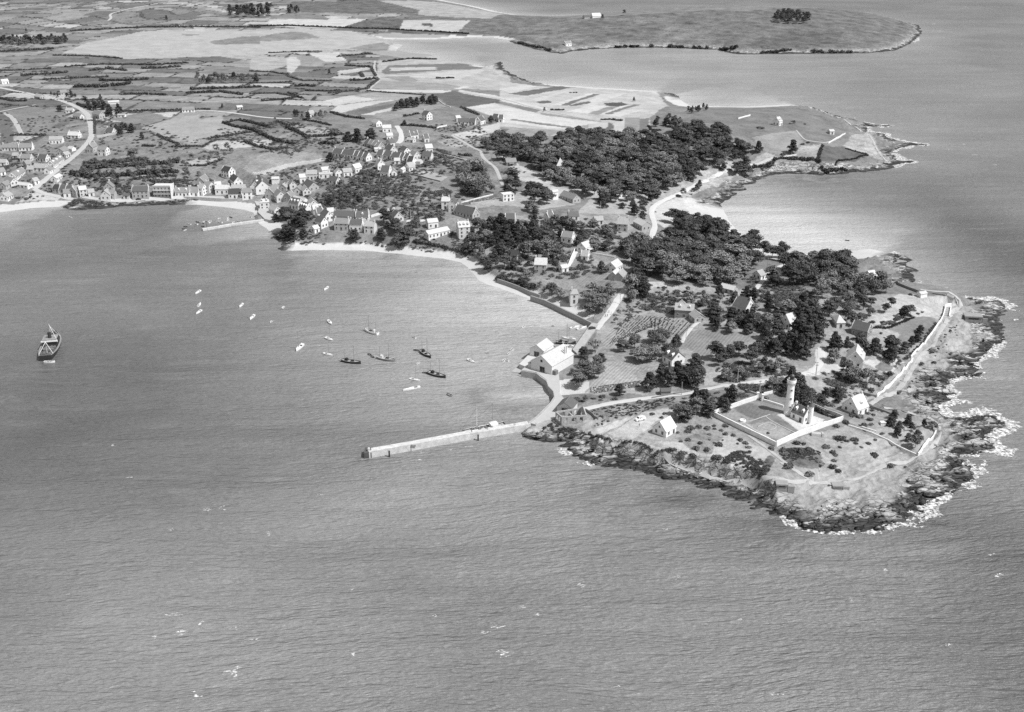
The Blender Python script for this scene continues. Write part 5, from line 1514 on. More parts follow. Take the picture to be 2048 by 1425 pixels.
# houses that can be named one by one
NL = [
    ('C', 722, 105, 788, 103, 12, 3.4, 5, Wh, .6, 'Ln', "big pale roofed barn alone on the far shore", "barn"), ('C', 658, 122, 702, 120, 9, 3, 3, Gy, S_, 'n', "low dark shed beside the pale barn on the far shore", "shed"),
    ('C', 508, 326, 554, 322, 8, 4, 3, Wh, G_, 'g', "lone grey roofed house above the far headland cliff", "house"), ('I', 1378, 160, 1408, 152, 8, 4.4, 4, Wh, .5, 'G2c', "white house standing alone on the bare hill", "house"),
    ('I', 1858, 271, 1896, 269, 6, 3, 1.4, Cr, P_, '', "small pale cottage near the headland rocks", "house"), ('I', 648, 56, 688, 54, 6, 2.6, 1.4, Dk, P_, 'n', "dark hut on the shore beyond the bare hill", "hut"),
    ('H', 542, 476, 640, 471, 8, 3, 2.6, Dk, G_, 'v', "dark low house at the edge of the pine wood", "house"), ('H', 1040, 470, 1110, 470, 10, 3.4, 6, Cr, .55, 'h', "steep pale hipped roof rising out of the pine wood", "house"),
    ('H', 1112, 787, 1238, 830, 8, 3.4, 3, Gy, G_, 'Lr', "grey walled long house in front of the pine wood", "house"), ('H', 542, 1012, 634, 1012, 8, 3.6, 3.4, Wh, S_, 'gG', "white gabled house with dark roof deep in the trees", "house"),
    ('H', 946, 1000, 992, 992, 8, 4.4, 3.4, Wh, S_, 'gGC', "tall white gabled house half hidden below the grey long house", "house"), ('H', 1152, 996, 1250, 992, 7, 3, 2.6, Cr, S_, 'c', "dark roofed bungalow among trees left of the open lot", "house"),
    ('H', 1405, 1040, 1488, 1036, 7, 3, 2.4, Cr, T_, '', "low pale roofed bungalow among trees beside the open lot", "house"), ('H', 1640, 1046, 1742, 1052, 9, 5.4, 4, Gy, T_, 'GC', "large grey villa with two chimneys near the beach road", "villa"),
    ('H', 1832, 1048, 1920, 1092, 8, 4, 2.6, Gy, P_, 'G', "pale roofed house beside the beach road", "house"), ('H', 1102, 1180, 1206, 1192, 8, 4, 3.2, Wh, G_, 'gGc', "white gabled house in the trees above the white cottages", "house"),
    ('L', 366, 622, 450, 592, 8, 3.6, 3, Wh, P_, 'v', "white cottage with pale roof, the upper of two beside the lane", "cottage"), ('L', 382, 706, 450, 712, 7, 3.2, 3, Wh, T_, 'gG', "small white gabled cottage, the lower of two beside the lane", "cottage"),
    ('L', 712, 852, 790, 806, 8, 3.6, 3.2, Wh, P_, 'Gr', "white cottage with tall chimney behind the twin gabled sheds", "cottage"), ('L', 735, 962, 788, 912, 6, 3, 2.6, Gy, P_, 'n', "left one of the twin gabled sheds by the harbour lane", "shed"),
    ('L', 802, 972, 850, 922, 6, 3, 2.6, Gy, T_, 'n', "right one of the twin gabled sheds by the harbour lane", "shed"), ('L', 236, 1162, 316, 1160, 9, 6.2, 1.8, Cr, T_, 'hc', "square two storey house with hipped roof above the sea wall", "house"),
    ('L', 132, 880, 190, 870, 5, 3, 1.6, Wh, P_, '', "tiny white house at the foot of the lane wall", "house"), ('K', 1582, 794, 1722, 800, 9, 6.0, 3.4, Gy, P_, 'Gc', "tall grey house with pale roof in the trees above the bay", "house"),
    ('K', 1312, 702, 1388, 710, 8, 3.2, 3.4, Cr, K, '', "dark roofed cottage buried in the trees above the bay", "cottage"), ('M', 668, 716, 728, 697, 7, 3, 2.6, Wh, T_, 'G', "pale roofed bungalow on the track between the groves", "bungalow"),
    ('M', 262, 858, 420, 896, 6, 3, 1.8, Gy, P_, 'L', "long shed with pale roof below the pine grove", "shed"), ('M', 442, 1006, 598, 1050, 10, 3.8, 4.6, Wh, S_, 'LgGC', "large house with dark roof and white gable in the wooded gardens", "house"),
    ('O', 1592, 404, 1690, 378, 9, 3.4, 5, Wh, .55, 'G1', "steep pale roofed house wedged between dark cypresses", "house"), ('P', 332, 322, 388, 322, 11, 3.2, 2.8, Cr, P_, 'h', "round pale hipped pavilion among the trees of the point", "pavilion"),
    ('M', 1966, 716, 2036, 706, 8, 3.6, 3, Wh, .6, '', "small white house behind the right hand grove", "house"), ('P', 500, 371, 648, 404, 8, 3.8, 3.6, Dk, S_, 'LgG', "long dark roofed stone house with white gable beside the dry field", "house"),
    ('P', 512, 656, 527, 592, 9, 5.0, 4.4, Wh, .5, 'Gg2', "tall white gabled villa beside the round flower bed", "villa"), ('T', 702, 512, 846, 456, 10, 3.4, 5.2, Wh, .55, 'gC1', "white villa with big pale roof next to the lighthouse yard", "villa"),
    ('O', 300, 272, 520, 288, 8, 4.8, 2.8, Dk, T_, 'L2', "dark fronted two storey house above the vine rows", "house"), ('O', 372, 236, 410, 275, 7, 5, 3, Cr, P_, 'n', "pale gabled wing behind the dark fronted house", "house"),
    ('O', 522, 348, 590, 402, 7, 3, 2.4, Gy, T_, 'G', "low shed below the dark fronted house", "shed"), ('O', 228, 786, 338, 846, 9, 3.6, 4, Wh, S_, 'LG2', "dark roofed house with two skylights under the big cedar", "house"),
    ('Q', 1872, 606, 1990, 542, 8, 3.0, 4.2, Wh, .62, 'G', "small white gabled house alone on the point near the parked car", "house"),
    ('G', 1242, 884, 1318, 886, 8, 6.2, 2.6, Wh, P_, 'GC', "tall white villa with gabled wing behind the harbour trees", "villa"), ('G', 1342, 905, 1362, 888, 6, 7.2, 3.6, Wh, S_, 'G', "narrow white gabled tower wing with balcony window", "villa"),
    ('G', 1398, 962, 1588, 1002, 9, 3.0, 4.4, Gy, S_, 'LgC', "long dark roofed house in front of the white villa", "house"), ('H', 505, 812, 612, 802, 7, 5.2, 1, Wh, .66, 'f', "white flat roofed cube house beside the vine rows", "house"),
    ('G', 1398, 1138, 1512, 1130, 10, 8.4, 3.2, Cr, P_, 'C3G', "tall three storey manor with pale roof above the bay", "manor"), ('G', 1088, 1112, 1190, 1102, 7, 4.2, 2, Wh, P_, '', "small white house behind the long annex near the manor", "house"),
    ('G', 1078, 1232, 1294, 1187, 7, 3.4, 2, Wh, P_, 'L', "long low white annex beside the manor", "annex"), ('G', 762, 1014, 800, 1044, 8, 3.4, 3.6, Cr, S_, 'g', "dark roofed house at the end of the long white wall", "house"),
    ('H', 1008, 782, 1032, 779, 4, 6.5, 1.2, Wh, P_, 'n', "slim white transformer tower in front of the pine wood", "tower"),
    ('Q', 1880, 220, 1990, 216, 4, 2.2, .8, Dk, S_, 'n', "dark low shed under the big cedar by the lane", "shed"),
    ('P', 1098, 110, 1140, 104, 4, 2.6, .8, Wh, P_, 'n', "little white hut at the shore wall", "hut"),
]
for (r, x1, y1, x2, y2, wd, h, rh, w_, t_, op, lab, nm) in NL:
    house('named', r, x1, y1, x2, y2, wd, h, rh, w_, t_, op, lab, nm, nm if nm not in ('cottage', 'villa', 'bungalow', 'manor') else 'house')
CLP = {'west': "in the village along the curving road", 'front': "in the row facing the bay", 'port': "in the old port village", 'upper': "in the upper village inland", 'farm': "among the scattered inland farmhouses"}
for cl in CLP:
    it = sorted([q for q in HOUSES if q[1] == cl], key=lambda q: q[2])
    for i, q in enumerate(it):
        ro, wt_, rt_ = q[0], q[4], q[5]
        wn_ = "white" if wt_ > .75 else "cream" if wt_ > .5 else "grey"
        rn_ = "dark" if rt_ <= .12 else "grey" if rt_ < .3 else "pale"
        ro["label"] = "%s house with %s roof, %s from the left %s" % (wn_, rn_, ordinal(i + 1), CLP[cl])
        ro["group"] = "houses " + CLP[cl]

# flat roofed hotel on the bay front
X, Y, z = gp('E', 1660, 1095)
ht = empty("hotel", (X, Y + 4, z))
m_ = MB()
m_.box(-7.5, 7.5, -4.5, 5, -2, 9.6)
m_.build("wall", wall_m(.42), ht)
m_ = MB()
m_.box(-7.7, 7.7, -4.7, 5.2, 9.6, 9.9)
m_.box(-7.6, 7.6, -4.6, -4.3, 9.9, 10.5)
m_.build("roof", wall_m(.6), ht)
for k in range(2):
    m_ = MB()
    m_.box(-7.6, 7.6, -5.9, -4.5, 3.1 + 3.2 * k, 3.3 + 3.2 * k)
    for i in range(16):
        m_.box(-7.5 + i, -7.42 + i, -5.88, -5.8, 3.3 + 3.2 * k, 4.2 + 3.2 * k)
    m_.box(-7.6, 7.6, -5.9, -5.78, 4.2 + 3.2 * k, 4.3 + 3.2 * k)
    m_.build("balcony", wall_m(.6), ht)
for k in range(3):
    for i in range(5):
        put("window", WIN, ht, -6 + i * 3, -4.51, .7 + 3.2 * k, 0)
m_ = MB()
m_.box(7.5, 7.8, -5.9, 5, -2, 10.6)
m_.build("end_wall", wall_m(.74), ht)
tag(ht, "three storey flat roofed hotel with balconies facing the bay", "hotel")

# ------------------------------------------------------------------ lighthouse, keeper's house, enclosure
def lift_to(r, x, y):
    return gp(r, x, y)


LX, LY, LZ = gp('S', 1545, 600)
lh = empty("lighthouse", (LX, LY, LZ))
m_ = MB()
m_.lathe([(2.35, -1), (2.3, 1.6), (2.05, 2.0), (1.62, 16.2)], 24)
m_.build("tower", wall_m(.86), lh, smooth_=False)
m_ = MB()
m_.lathe([(1.62, 16.2), (1.75, 16.5), (2.15, 17.2), (2.25, 17.3), (2.25, 17.7), (2.1, 17.72)], 24)
gal = m_.build("gallery", wall_m(.86), lh)
for k in range(20):
    a = 2 * math.pi * k / 20
    m_ = MB()
    m_.box(1.72, 2.12, -.13, .13, 16.1, 17.2)
    me = mesh_of(m_, "corbel", [wall_m(.6)]) if k == 0 else me_c
    me_c = me
    put("corbel", me, gal, 0, 0, 0, a)
m_ = MB()
for k in range(24):
    a0, a1 = 2 * math.pi * k / 24, 2 * math.pi * (k + 1) / 24
    m_.prism([(2.25 * math.cos(a0), 2.25 * math.sin(a0)), (2.25 * math.cos(a1), 2.25 * math.sin(a1)), (2.05 * math.cos(a1), 2.05 * math.sin(a1)), (2.05 * math.cos(a0), 2.05 * math.sin(a0))], 17.7, 18.7)
m_.build("parapet", wall_m(.86), lh)
m_ = MB()
m_.lathe([(1.25, 17.7), (1.25, 18.8)], 16)
m_.build("lantern_base", wall_m(.3), lh)
m_ = MB()
m_.lathe([(1.1, 18.8), (1.1, 20.2)], 12)
m_.build("lantern_glass", M_GLASS, lh)
m_ = MB()
m_.lathe([(1.32, 20.2), (1.1, 20.8), (.55, 21.35), (.2, 21.5), (.2, 21.8), (.05, 22.2)], 16)
m_.build("lantern_roof", plain('dark_metal', .06, .2, 1, .4, 0, .5), lh, smooth_=True)
for z in (4.0, 8.5, 13.0):
    put("window", WINS, lh, 0, -2.05 + (z - 2) * .0303, z, 0)
tag(lh, "tall white round lighthouse with a dark domed lantern", "lighthouse")

ka, kb = gp('S', 1572, 652), gp('S', 1752, 742)
kz = (ka[2] + kb[2]) / 2
rot = math.atan2(kb[1] - ka[1], kb[0] - ka[0])
kl = math.hypot(kb[0] - ka[0], kb[1] - ka[1])
kxc, kyc = (ka[0] + kb[0]) / 2 - math.sin(rot) * 3.3, (ka[1] + kb[1]) / 2 + math.cos(rot) * 3.3
kh = house_at('named', kxc, kyc, kz, rot, kl, 6.6, 3.7, 3.3, .86, S_, 'gC2G', "lighthouse keeper's white house with dark roof and round turret", "keepers_house", "house")
tx, ty, tz = gp('S', 1838, 722)
lx_, ly_ = (tx - kxc) * math.cos(-rot) - (ty - kyc) * math.sin(-rot), (tx - kxc) * math.sin(-rot) + (ty - kyc) * math.cos(-rot)
m_ = MB()
m_.lathe([(1.3, -1), (1.2, 8.2), (1.4, 8.4)], 18, lx_, ly_)
m_.build("turret", wall_m(.86), kh)
m_ = MB()
m_.lathe([(1.6, 8.4), (.9, 9.6), (.25, 11.0), (.05, 12.4)], 18, lx_, ly_)
m_.build("turret_roof", roof_m(S_), kh)
m_ = MB()
m_.box(kl / 2, max(lx_, kl / 2 + .5), min(ly_ - .8, 2.0), min(ly_ + .8, 3.2), -1, 3.4)
m_.build("link_passage", wall_m(.82), kh)

# enclosure walls, corner to corner
cw = empty("lighthouse_wall", gp('S', 1380, 1040))
cor = [gp('S', 500, 620), gp('S', 1380, 1050), gp('S', 2060, 770), gp('T', 580, 830)]
cor2 = gp('S', 1120, 405)


def cwall(a, b, h):
    o = strip_wall("wall_run", [(a[0] + (b[0] - a[0]) * t, a[1] + (b[1] - a[1]) * t, max(hz(a[0] + (b[0] - a[0]) * t, a[1] + (b[1] - a[1]) * t), 0) + h) for t in (0, .2, .4, .6, .8, 1)], .6, M_WW, min(a[2], b[2]) - 1.5)
    o.parent = cw
    o.matrix_parent_inverse = Matrix.Translation(-Vector(cw.location))


for a, b, h in ((cor2, cor[0], 2.2), (cor[0], cor[1], 2.5), (cor[1], cor[2], 2.8), (cor[2], cor[3], 2.5), (gp('S', 1210, 430), gp('S', 1480, 515), 1.2)):
    cwall(a, b, h)
for q in [(1125, 400), (1192, 425)]:
    a = gp('S', *q)
    m_ = MB()
    m_.box(a[0] - .5, a[0] + .5, a[1] - .5, a[1] + .5, a[2] - 1, a[2] + 3.4)
    m_.box(a[0] - .65, a[0] + .65, a[1] - .65, a[1] + .65, a[2] + 3.4, a[2] + 3.8)
    o = m_.build("gate_pillar", M_WW)
    o.parent = cw
    o.matrix_parent_inverse = Matrix.Translation(-Vector(cw.location))
tag(cw, "white wall enclosing the lighthouse yard and garden", "wall")
# well in the yard
a = gp('S', 925, 705)
m_ = MB()
m_.lathe([(1.5, -.3), (1.5, .9), (1.1, .9), (1.1, .5)], 14)
tag(m_.build("garden_well", M_WW, None, a), "round white well basin in the lighthouse garden", "well")

# ------------------------------------------------------------------ boat sheds on the quay
def ridge_house(r, p, q, zt):
    A, B = p2w(*px(r, *p), zt), p2w(*px(r, *q), zt)
    return (A[0] + B[0]) / 2, (A[1] + B[1]) / 2, math.hypot(B[0] - A[0], B[1] - A[1]), math.atan2(B[1] - A[1], B[0] - A[0])


x, y, L, rot = ridge_house('N', (430, 765), (545, 685), 3.05 + 7.2)
s1 = house_at('named', x, y, 3.05, rot, L, 9, 4.4, 2.8, .74, .52, 'n', "smaller white boat shed with arched door on the quay", "boat_shed", "shed")
put("boat_door", GARD, s1, -L / 2 - .02, 0, .1, -math.pi / 2)
x, y, L, rot = ridge_house('N', (486, 892), (742, 752), 3.05 + 9.4)
s2 = house_at('named', x, y, 3.05, rot, L, 14, 5.0, 4.4, .74, .50, 'n', "large white boat shed with two chimneys on the quay", "boat_shed", "shed")
put("boat_door", GARD, s2, -L / 2 - .02, -.6, .1, -math.pi / 2)
m_ = MB()
m_.lathe([(.75, -.02), (.75, .06)], 16)
o = m_.build("round_window", M_GLASS, s2)
o.rotation_euler = (0, -math.pi / 2, 0)
o.location = (-L / 2 - .02, 0, 6.4)
for k, xx in enumerate((L / 2 - 5.5, L / 2 - 4.0)):
    m_ = MB()
    m_.box(xx - .35, xx + .35, -5.2, -4.4, 5.2, 11.0)
    m_.build("chimney", wall_m(.74), s2)
m_ = MB()
m_.box(-L / 2 + .5, -L / 2 + 4, 7, 9.4, -.5, 2.8)
m_.build("lean_to", wall_m(.6), s2)
m_ = MB()
m_.box(-L / 2 + .3, -L / 2 + 4.2, 7, 9.6, 2.8, 3.0)
m_.build("lean_to_roof", roof_m(G_), s2)
m_ = MB()
m_.box(-L / 2 + .5, -L / 2 + 3, -9.2, -7, -.5, 2.4)
m_.build("coal_store", wall_m(.2), s2)
# shed by the jetty root
x, y, L, rot = ridge_house('Q', (757, 386), (822, 310), 3 + 6.2)
s3 = house_at('named', x, y, 3.0, rot, min(L, 14), 8, 3.6, 2.6, .6, S_, 'n', "lifeboat shed with a wide dark arched door beside the ruin", "boat_shed", "shed")
put("boat_door", GARD, s3, (-1 if math.cos(rot) > 0 else 1) * min(L, 14) / 2, 0, .1, -math.pi / 2 if math.cos(rot) > 0 else math.pi / 2)

# ------------------------------------------------------------------ roofless ruin
z0 = 3.1
rc = [p2w(*px('Q', *q), z0 + 4.0) for q in [(655, 490), (720, 545), (1010, 525), (940, 445)]]
rn = empty("ruin", (*rc[0], z0))
M_RUIN = plain('ruined_masonry', .40, .35, .8, .95, .1)


def ruin_wall(a, b, h, holes, gable=0):
    L = math.hypot(b[0] - a[0], b[1] - a[1])
    an = math.atan2(b[1] - a[1], b[0] - a[0])
    m = MB()
    xs = [0]
    for (c, w) in holes:
        xs += [c * L - w / 2, c * L + w / 2]
    xs.append(L)
    for k in range(0, len(xs), 2):
        m.box(xs[k], xs[k + 1], -.3, .3, -1.5, h)
    for (c, w) in holes:
        m.box(c * L - w / 2, c * L + w / 2, -.28, .28, -1.5, .6)
        m.box(c * L - w / 2, c * L + w / 2, -.28, .28, h - .9, h)
    if gable:
        m.poly([(0, -.3, h), (L, -.3, h), (L / 2, -.3, h + gable), (0, .3, h), (L, .3, h), (L / 2, .3, h + gable)], [(0, 1, 2), (5, 4, 3), (1, 4, 5, 2), (3, 0, 2, 5)])
    o = m.build("broken_wall", M_RUIN, None, (a[0], a[1], z0), an)
    o.parent = rn
    o.matrix_parent_inverse = Matrix.Translation(-Vector(rn.location))


ruin_wall(rc[0], rc[1], 4.0, [(.3, 1.6), (.7, 1.6)])
ruin_wall(rc[1], rc[2], 3.8, [(.18, 1.4), (.5, 2.4), (.8, 1.6)])
ruin_wall(rc[3], rc[2], 4.0, [(.3, 1.5), (.7, 1.5)], 2.6)
ruin_wall(rc[0], rc[3], 4.0, [(.25, 3.0), (.6, 1.4), (.8, 1.4)])
mid0 = [(rc[1][i] * .45 + rc[2][i] * .55) for i in (0, 1)]
mid1 = [(rc[0][i] * .45 + rc[3][i] * .55) for i in (0, 1)]
ruin_wall(mid0, mid1, 2.4, [(.5, 1.6)])
tag(rn, "roofless ruined stone building with empty windows at the jetty root", "ruin")

# ------------------------------------------------------------------ bunkers
M_CONC = plain('concrete', .30, .3, .7, .95)


def bunker(r, x, y, L, Wd, h, rz, lab):
    a = gp(r, x, y)
    b = empty("bunker", a, rz)
    m = MB()
    m.prism([(-L / 2, -Wd / 2), (L / 2, -Wd / 2), (L / 2 + .8, 0), (L / 2, Wd / 2), (-L / 2, Wd / 2)], -2, h)
    m.build("body", M_CONC, b)
    m = MB()
    m.box(-L / 2 - .4, L / 2 + .3, -Wd / 2 - .4, Wd / 2 + .4, h, h + .7)
    m.build("roof_slab", M_CONC, b)
    m = MB()
    m.box(-L * .3, L * .3, -Wd / 2 - .06, -Wd / 2 + .1, h * .45, h * .8)
    m.build("embrasure", M_GLASS, b)
    m = MB()
    m.box(L / 2 + .3, L / 2 + 3.2, -Wd / 2, -Wd / 2 + .7, -2, h * .8)
    m.build("wing_wall", M_CONC, b)
    tag(b, lab, "bunker")


bunker('P', 1575, 365, 10, 5.5, 2.6, -.15, "concrete bunker at the edge of the rocks beside the coastal path")
bunker('U', 235, 500, 4.5, 3.2, 1.5, -.1, "concrete bunker at the cliff edge of the point")
bunker('U', 650, 500, 4, 3, .7, 0, "small sunken bunker in the grass of the point")
a = gp('T', 1128, 895)
m_ = MB()
m_.box(-1.2, 1.2, -.9, .9, -.5, 1.8)
m_.box(-1.35, 1.35, -1.05, 1.05, 1.8, 2.0)
m_.box(-.4, .4, -.95, -.88, 0, 1.5)
tag(m_.build("garden_hut", M_WW, None, a), "tiny white hut on the plot beside the lighthouse", "hut")
a = gp('T', 230, 1035)
m_ = MB()
m_.box(-2.6, 2.6, -1.2, 1.2, -.5, 1.4)
m_.box(-2.9, -1.7, -1.5, .5, -.5, 1.9)
m_.box(2.0, 2.9, -1.4, .6, -.5, 1.7)
tag(m_.build("rubble_shelter", M_GW, None, a), "low pale rubble shelter outside the lighthouse wall", "shelter")

# ------------------------------------------------------------------ vegetation: leaf clouds
def leafcloud(lobes, per, size, seed, flat=.0, core=True):
    """lobes: (x, y, z, rx, ry, rz); per: leaves per lobe -> vertices, triangles"""
    r = np.random.RandomState(seed)
    Vs, Ts = [], []
    n0 = 0
    for (x, y, z, rx, ry, rz) in lobes:
        n = max(6, int(per))
        d = r.normal(size=(n, 3))
        d /= np.linalg.norm(d, axis=1)[:, None]
        d[:, 2] = np.where(d[:, 2] < -.35, -d[:, 2] * .5, d[:, 2])
        rad = r.uniform(.6, 1.28, n)[:, None]
        c = np.array([x, y, z]) + d * np.array([rx, ry, rz]) * rad
        nrm_ = d + r.normal(size=(n, 3)) * .55
        nrm_[:, 2] += flat
        nrm_ /= np.linalg.norm(nrm_, axis=1)[:, None]
        t = np.cross(nrm_, r.normal(size=(n, 3)))
        t /= np.linalg.norm(t, axis=1)[:, None] + 1e-6
        b = np.cross(nrm_, t)
        s = size * r.uniform(.6, 1.35, n)[:, None]
        k = r.uniform(.5, 1.0, n)[:, None]
        quad_ = np.stack([c - t * s, c - b * s * k, c + t * s, c + b * s * k], 1).reshape(-1, 3)
        Vs.append(quad_)
        q = np.arange(n)[:, None] * 4 + n0
        Ts.append(np.concatenate([q + [0, 1, 2], q + [0, 2, 3]], 0))
        n0 += 4 * n
        if core:
            f = np.array([[0, 0, .75], [.8, 0, 0], [0, .8, 0], [-.8, 0, 0], [0, -.8, 0], [0, 0, -.7]]) * np.array([rx, ry, rz]) + np.array([x, y, z])
            Vs.append(f)
            Ts.append(np.array([(0, 1, 2), (0, 2, 3), (0, 3, 4), (0, 4, 1), (5, 2, 1), (5, 3, 2), (5, 4, 3), (5, 1, 4)]) + n0)
            n0 += 6
    return np.concatenate(Vs), np.concatenate(Ts)


def trunk_mb(h, r0, limbs, seed):
    r = random.Random(seed)
    m = MB()
    p = (0, 0, -1.2)
    k = 4
    pts = [(0, 0, -1.2)]
    for i in range(1, k + 1):
        pts.append((r.uniform(-.05, .05) * h, r.uniform(-.05, .05) * h, h * i / k))
    for i in range(k):
        m.tube(pts[i], pts[i + 1], r0 * (1 - .6 * i / k), r0 * (1 - .6 * (i + 1) / k), 6)
    for _ in range(limbs):
        z = r.uniform(.55, .95) * h
        a = r.uniform(0, 6.28)
        l = r.uniform(.2, .36) * h
        m.tube((0, 0, z), (math.cos(a) * l, math.sin(a) * l, z + l * .55), r0 * .4, r0 * .12, 5)
    return m


def make_tree(kind, seed):
    """a unit tree about 10 m high -> (trunk mesh, crown vertices, crown triangles)"""
    r = random.Random(seed)
    lobes = []
    if kind == 'pine':                         # maritime pine: bare stem, crown of flat pads
        H_ = 10
        tm = trunk_mb(7.2, .26, 5, seed)
        n = r.randint(14, 18)
        for i in range(n):
            f = (i + .5) / n
            z = 4.0 + 5.2 * f
            rad = (1 - abs(f - .32) * 1.0) * 3.5
            a = r.uniform(0, 6.28)
            d = rad * math.sqrt(r.uniform(.05, 1))
            s = r.uniform(.95, 1.85)
            lobes.append((math.cos(a) * d, math.sin(a) * d, z, s * 1.15, s * 1.15, s * .62))
        V_, T_2 = leafcloud(lobes, 115, .38, seed, .4)
        mat = M_PINE
    elif kind == 'broad':
        tm = trunk_mb(5.0, .24, 4, seed)
        n = r.randint(12, 16)
        for i in range(n):
            a = r.uniform(0, 6.28)
            u = r.uniform(-.55, 1)
            d = math.sqrt(max(0, 1 - u * u)) * 2.9 * r.uniform(.55, 1.1)
            s = r.uniform(.95, 1.95)
            lobes.append((math.cos(a) * d, math.sin(a) * d, 5.0 + u * 3.2, s, s, s * .9))
        V_, T_2 = leafcloud(lobes, 115, .40, seed)
        mat = M_BROAD
    else:                                      # Monterey cypress: dense, dark, layered, down to the ground
        tm = trunk_mb(6.5, .34, 4, seed)
        n = r.randint(15, 19)
        for i in range(n):
            f = (i + .5) / n
            z = 1.6 + 7.4 * f
            rad = 3.3 * (1 - f) ** .65 * (.75 + .5 * r.random())
            a = i * 2.4 + r.uniform(-.5, .5)
            d = rad * r.uniform(.35, .95)
            s = r.uniform(1.1, 1.75) * (1 - .3 * f)
            lobes.append((math.cos(a) * d, math.sin(a) * d, z, s * 1.1, s * 1.1, s * .7))
        V_, T_2 = leafcloud(lobes, 110, .38, seed, .25)
        mat = M_CYP
    return tm, V_, T_2, mat


TREE = {}
for kd, nv in (('pine', 7), ('broad', 7), ('cypress', 6)):
    TREE[kd] = []
    for k in range(nv):
        tm, V_, T2, mat = make_tree(kd, 100 + k * 7 + len(kd))
        TREE[kd].append((mesh_of(tm, "trunk", [M_TRUNK]), np_mesh("crown", V_, T2, mat), V_, T2, tm))

TREES = []                                    # (kind, x, y, z, h, widen, cluster, px)
RT = random.Random(77)


def tree_at(kind, r, x, y, h, cl, wide=1.0, crown=True):
    """x, y: middle of the crown in the photograph (or foot of the stem)"""
    X, Y, z = gp(r, x, y, .55 * h if crown else 0)
    if hz(X, Y) < .6:
        return
    TREES.append((kind, X, Y, z, h, wide, cl, px(r, x, y)[0]))


HC = [(q[0].location.x, q[0].location.y, q[3] / 2) for q in HOUSES]
AV = np.array([(a[0], a[1], a[2]) for a in AVOID])
HCA = np.array(HC)
SHR = [1.0]


def clear_of(x, y, h, free=False):
    d = np.hypot(HCA[:, 0] - x, HCA[:, 1] - y)
    if (d < HCA[:, 2] * .75 + 2.6).any():
        return False
    SHR[0] = 1.0
    # low growth in front of a house
    fr_ = (HCA[:, 1] - y > 0) & (HCA[:, 1] - y < 17) & (np.abs(HCA[:, 0] - x) < HCA[:, 2] + 1.5)
    if fr_.any():
        SHR[0] = .5
    if not free and (np.hypot(AV[:, 0] - x, AV[:, 1] - y) < AV[:, 2] + .18 * h).any():
        return False
    return True


def grove(r, pts, mix, spacing, h0, h1, cl, wide=1.0, skip=0.07, free=False):
    zz = [gp(r, *q)[2] for q in pts]
    zc = sum(zz) / len(zz) + .55 * (h0 + h1) / 2
    poly = [p2w(*px(r, *q), zc) for q in pts]
    xs, ys = [p[0] for p in poly], [p[1] for p in poly]
    area = (max(xs) - min(xs)) * (max(ys) - min(ys))
    got = []
    kinds = [k for k, w in mix for _ in range(w)]
    PX, PY = np.array([0.0]), np.array([0.0])
    for _ in range(int(area / spacing ** 2 * 5)):
        x, y = RT.uniform(min(xs), max(xs)), RT.uniform(min(ys), max(ys))
        if not pip(np.array([x]), np.array([y]), poly)[0]:
            continue
        if any((x - a) ** 2 + (y - b) ** 2 < (spacing * .82) ** 2 for a, b in got):
            continue
        got.append((x, y))
        z = hz(x, y)
        if z < 1.0 or RT.random() < skip:
            continue
        h = RT.uniform(h0, h1) * RT.choice((.72, .9, 1.0, 1.0, 1.1))
        # keep roofs, roads and walls clear
        if not clear_of(x, y, h, free):
            continue
        h *= SHR[0]
        # clusters of one kind: choose by slow noise
        nzv = float(fbm(np.array([x / 38.0]), np.array([y / 38.0]), 91, 2)[0])
        k = kinds[min(int(np.clip((nzv - .28) / .44, 0, .999) * len(kinds)), len(kinds) - 1)]
        if RT.random() < .2:
            k = RT.choice(kinds)
        # back to the photograph for the order from left to right
        dx, dy, dz = x, y, z + .55 * h - CAMH
        depth_ = dy * CT - dz * ST
        TREES.append((k, x, y, z, h, wide, cl, CX + FPX * dx / depth_))


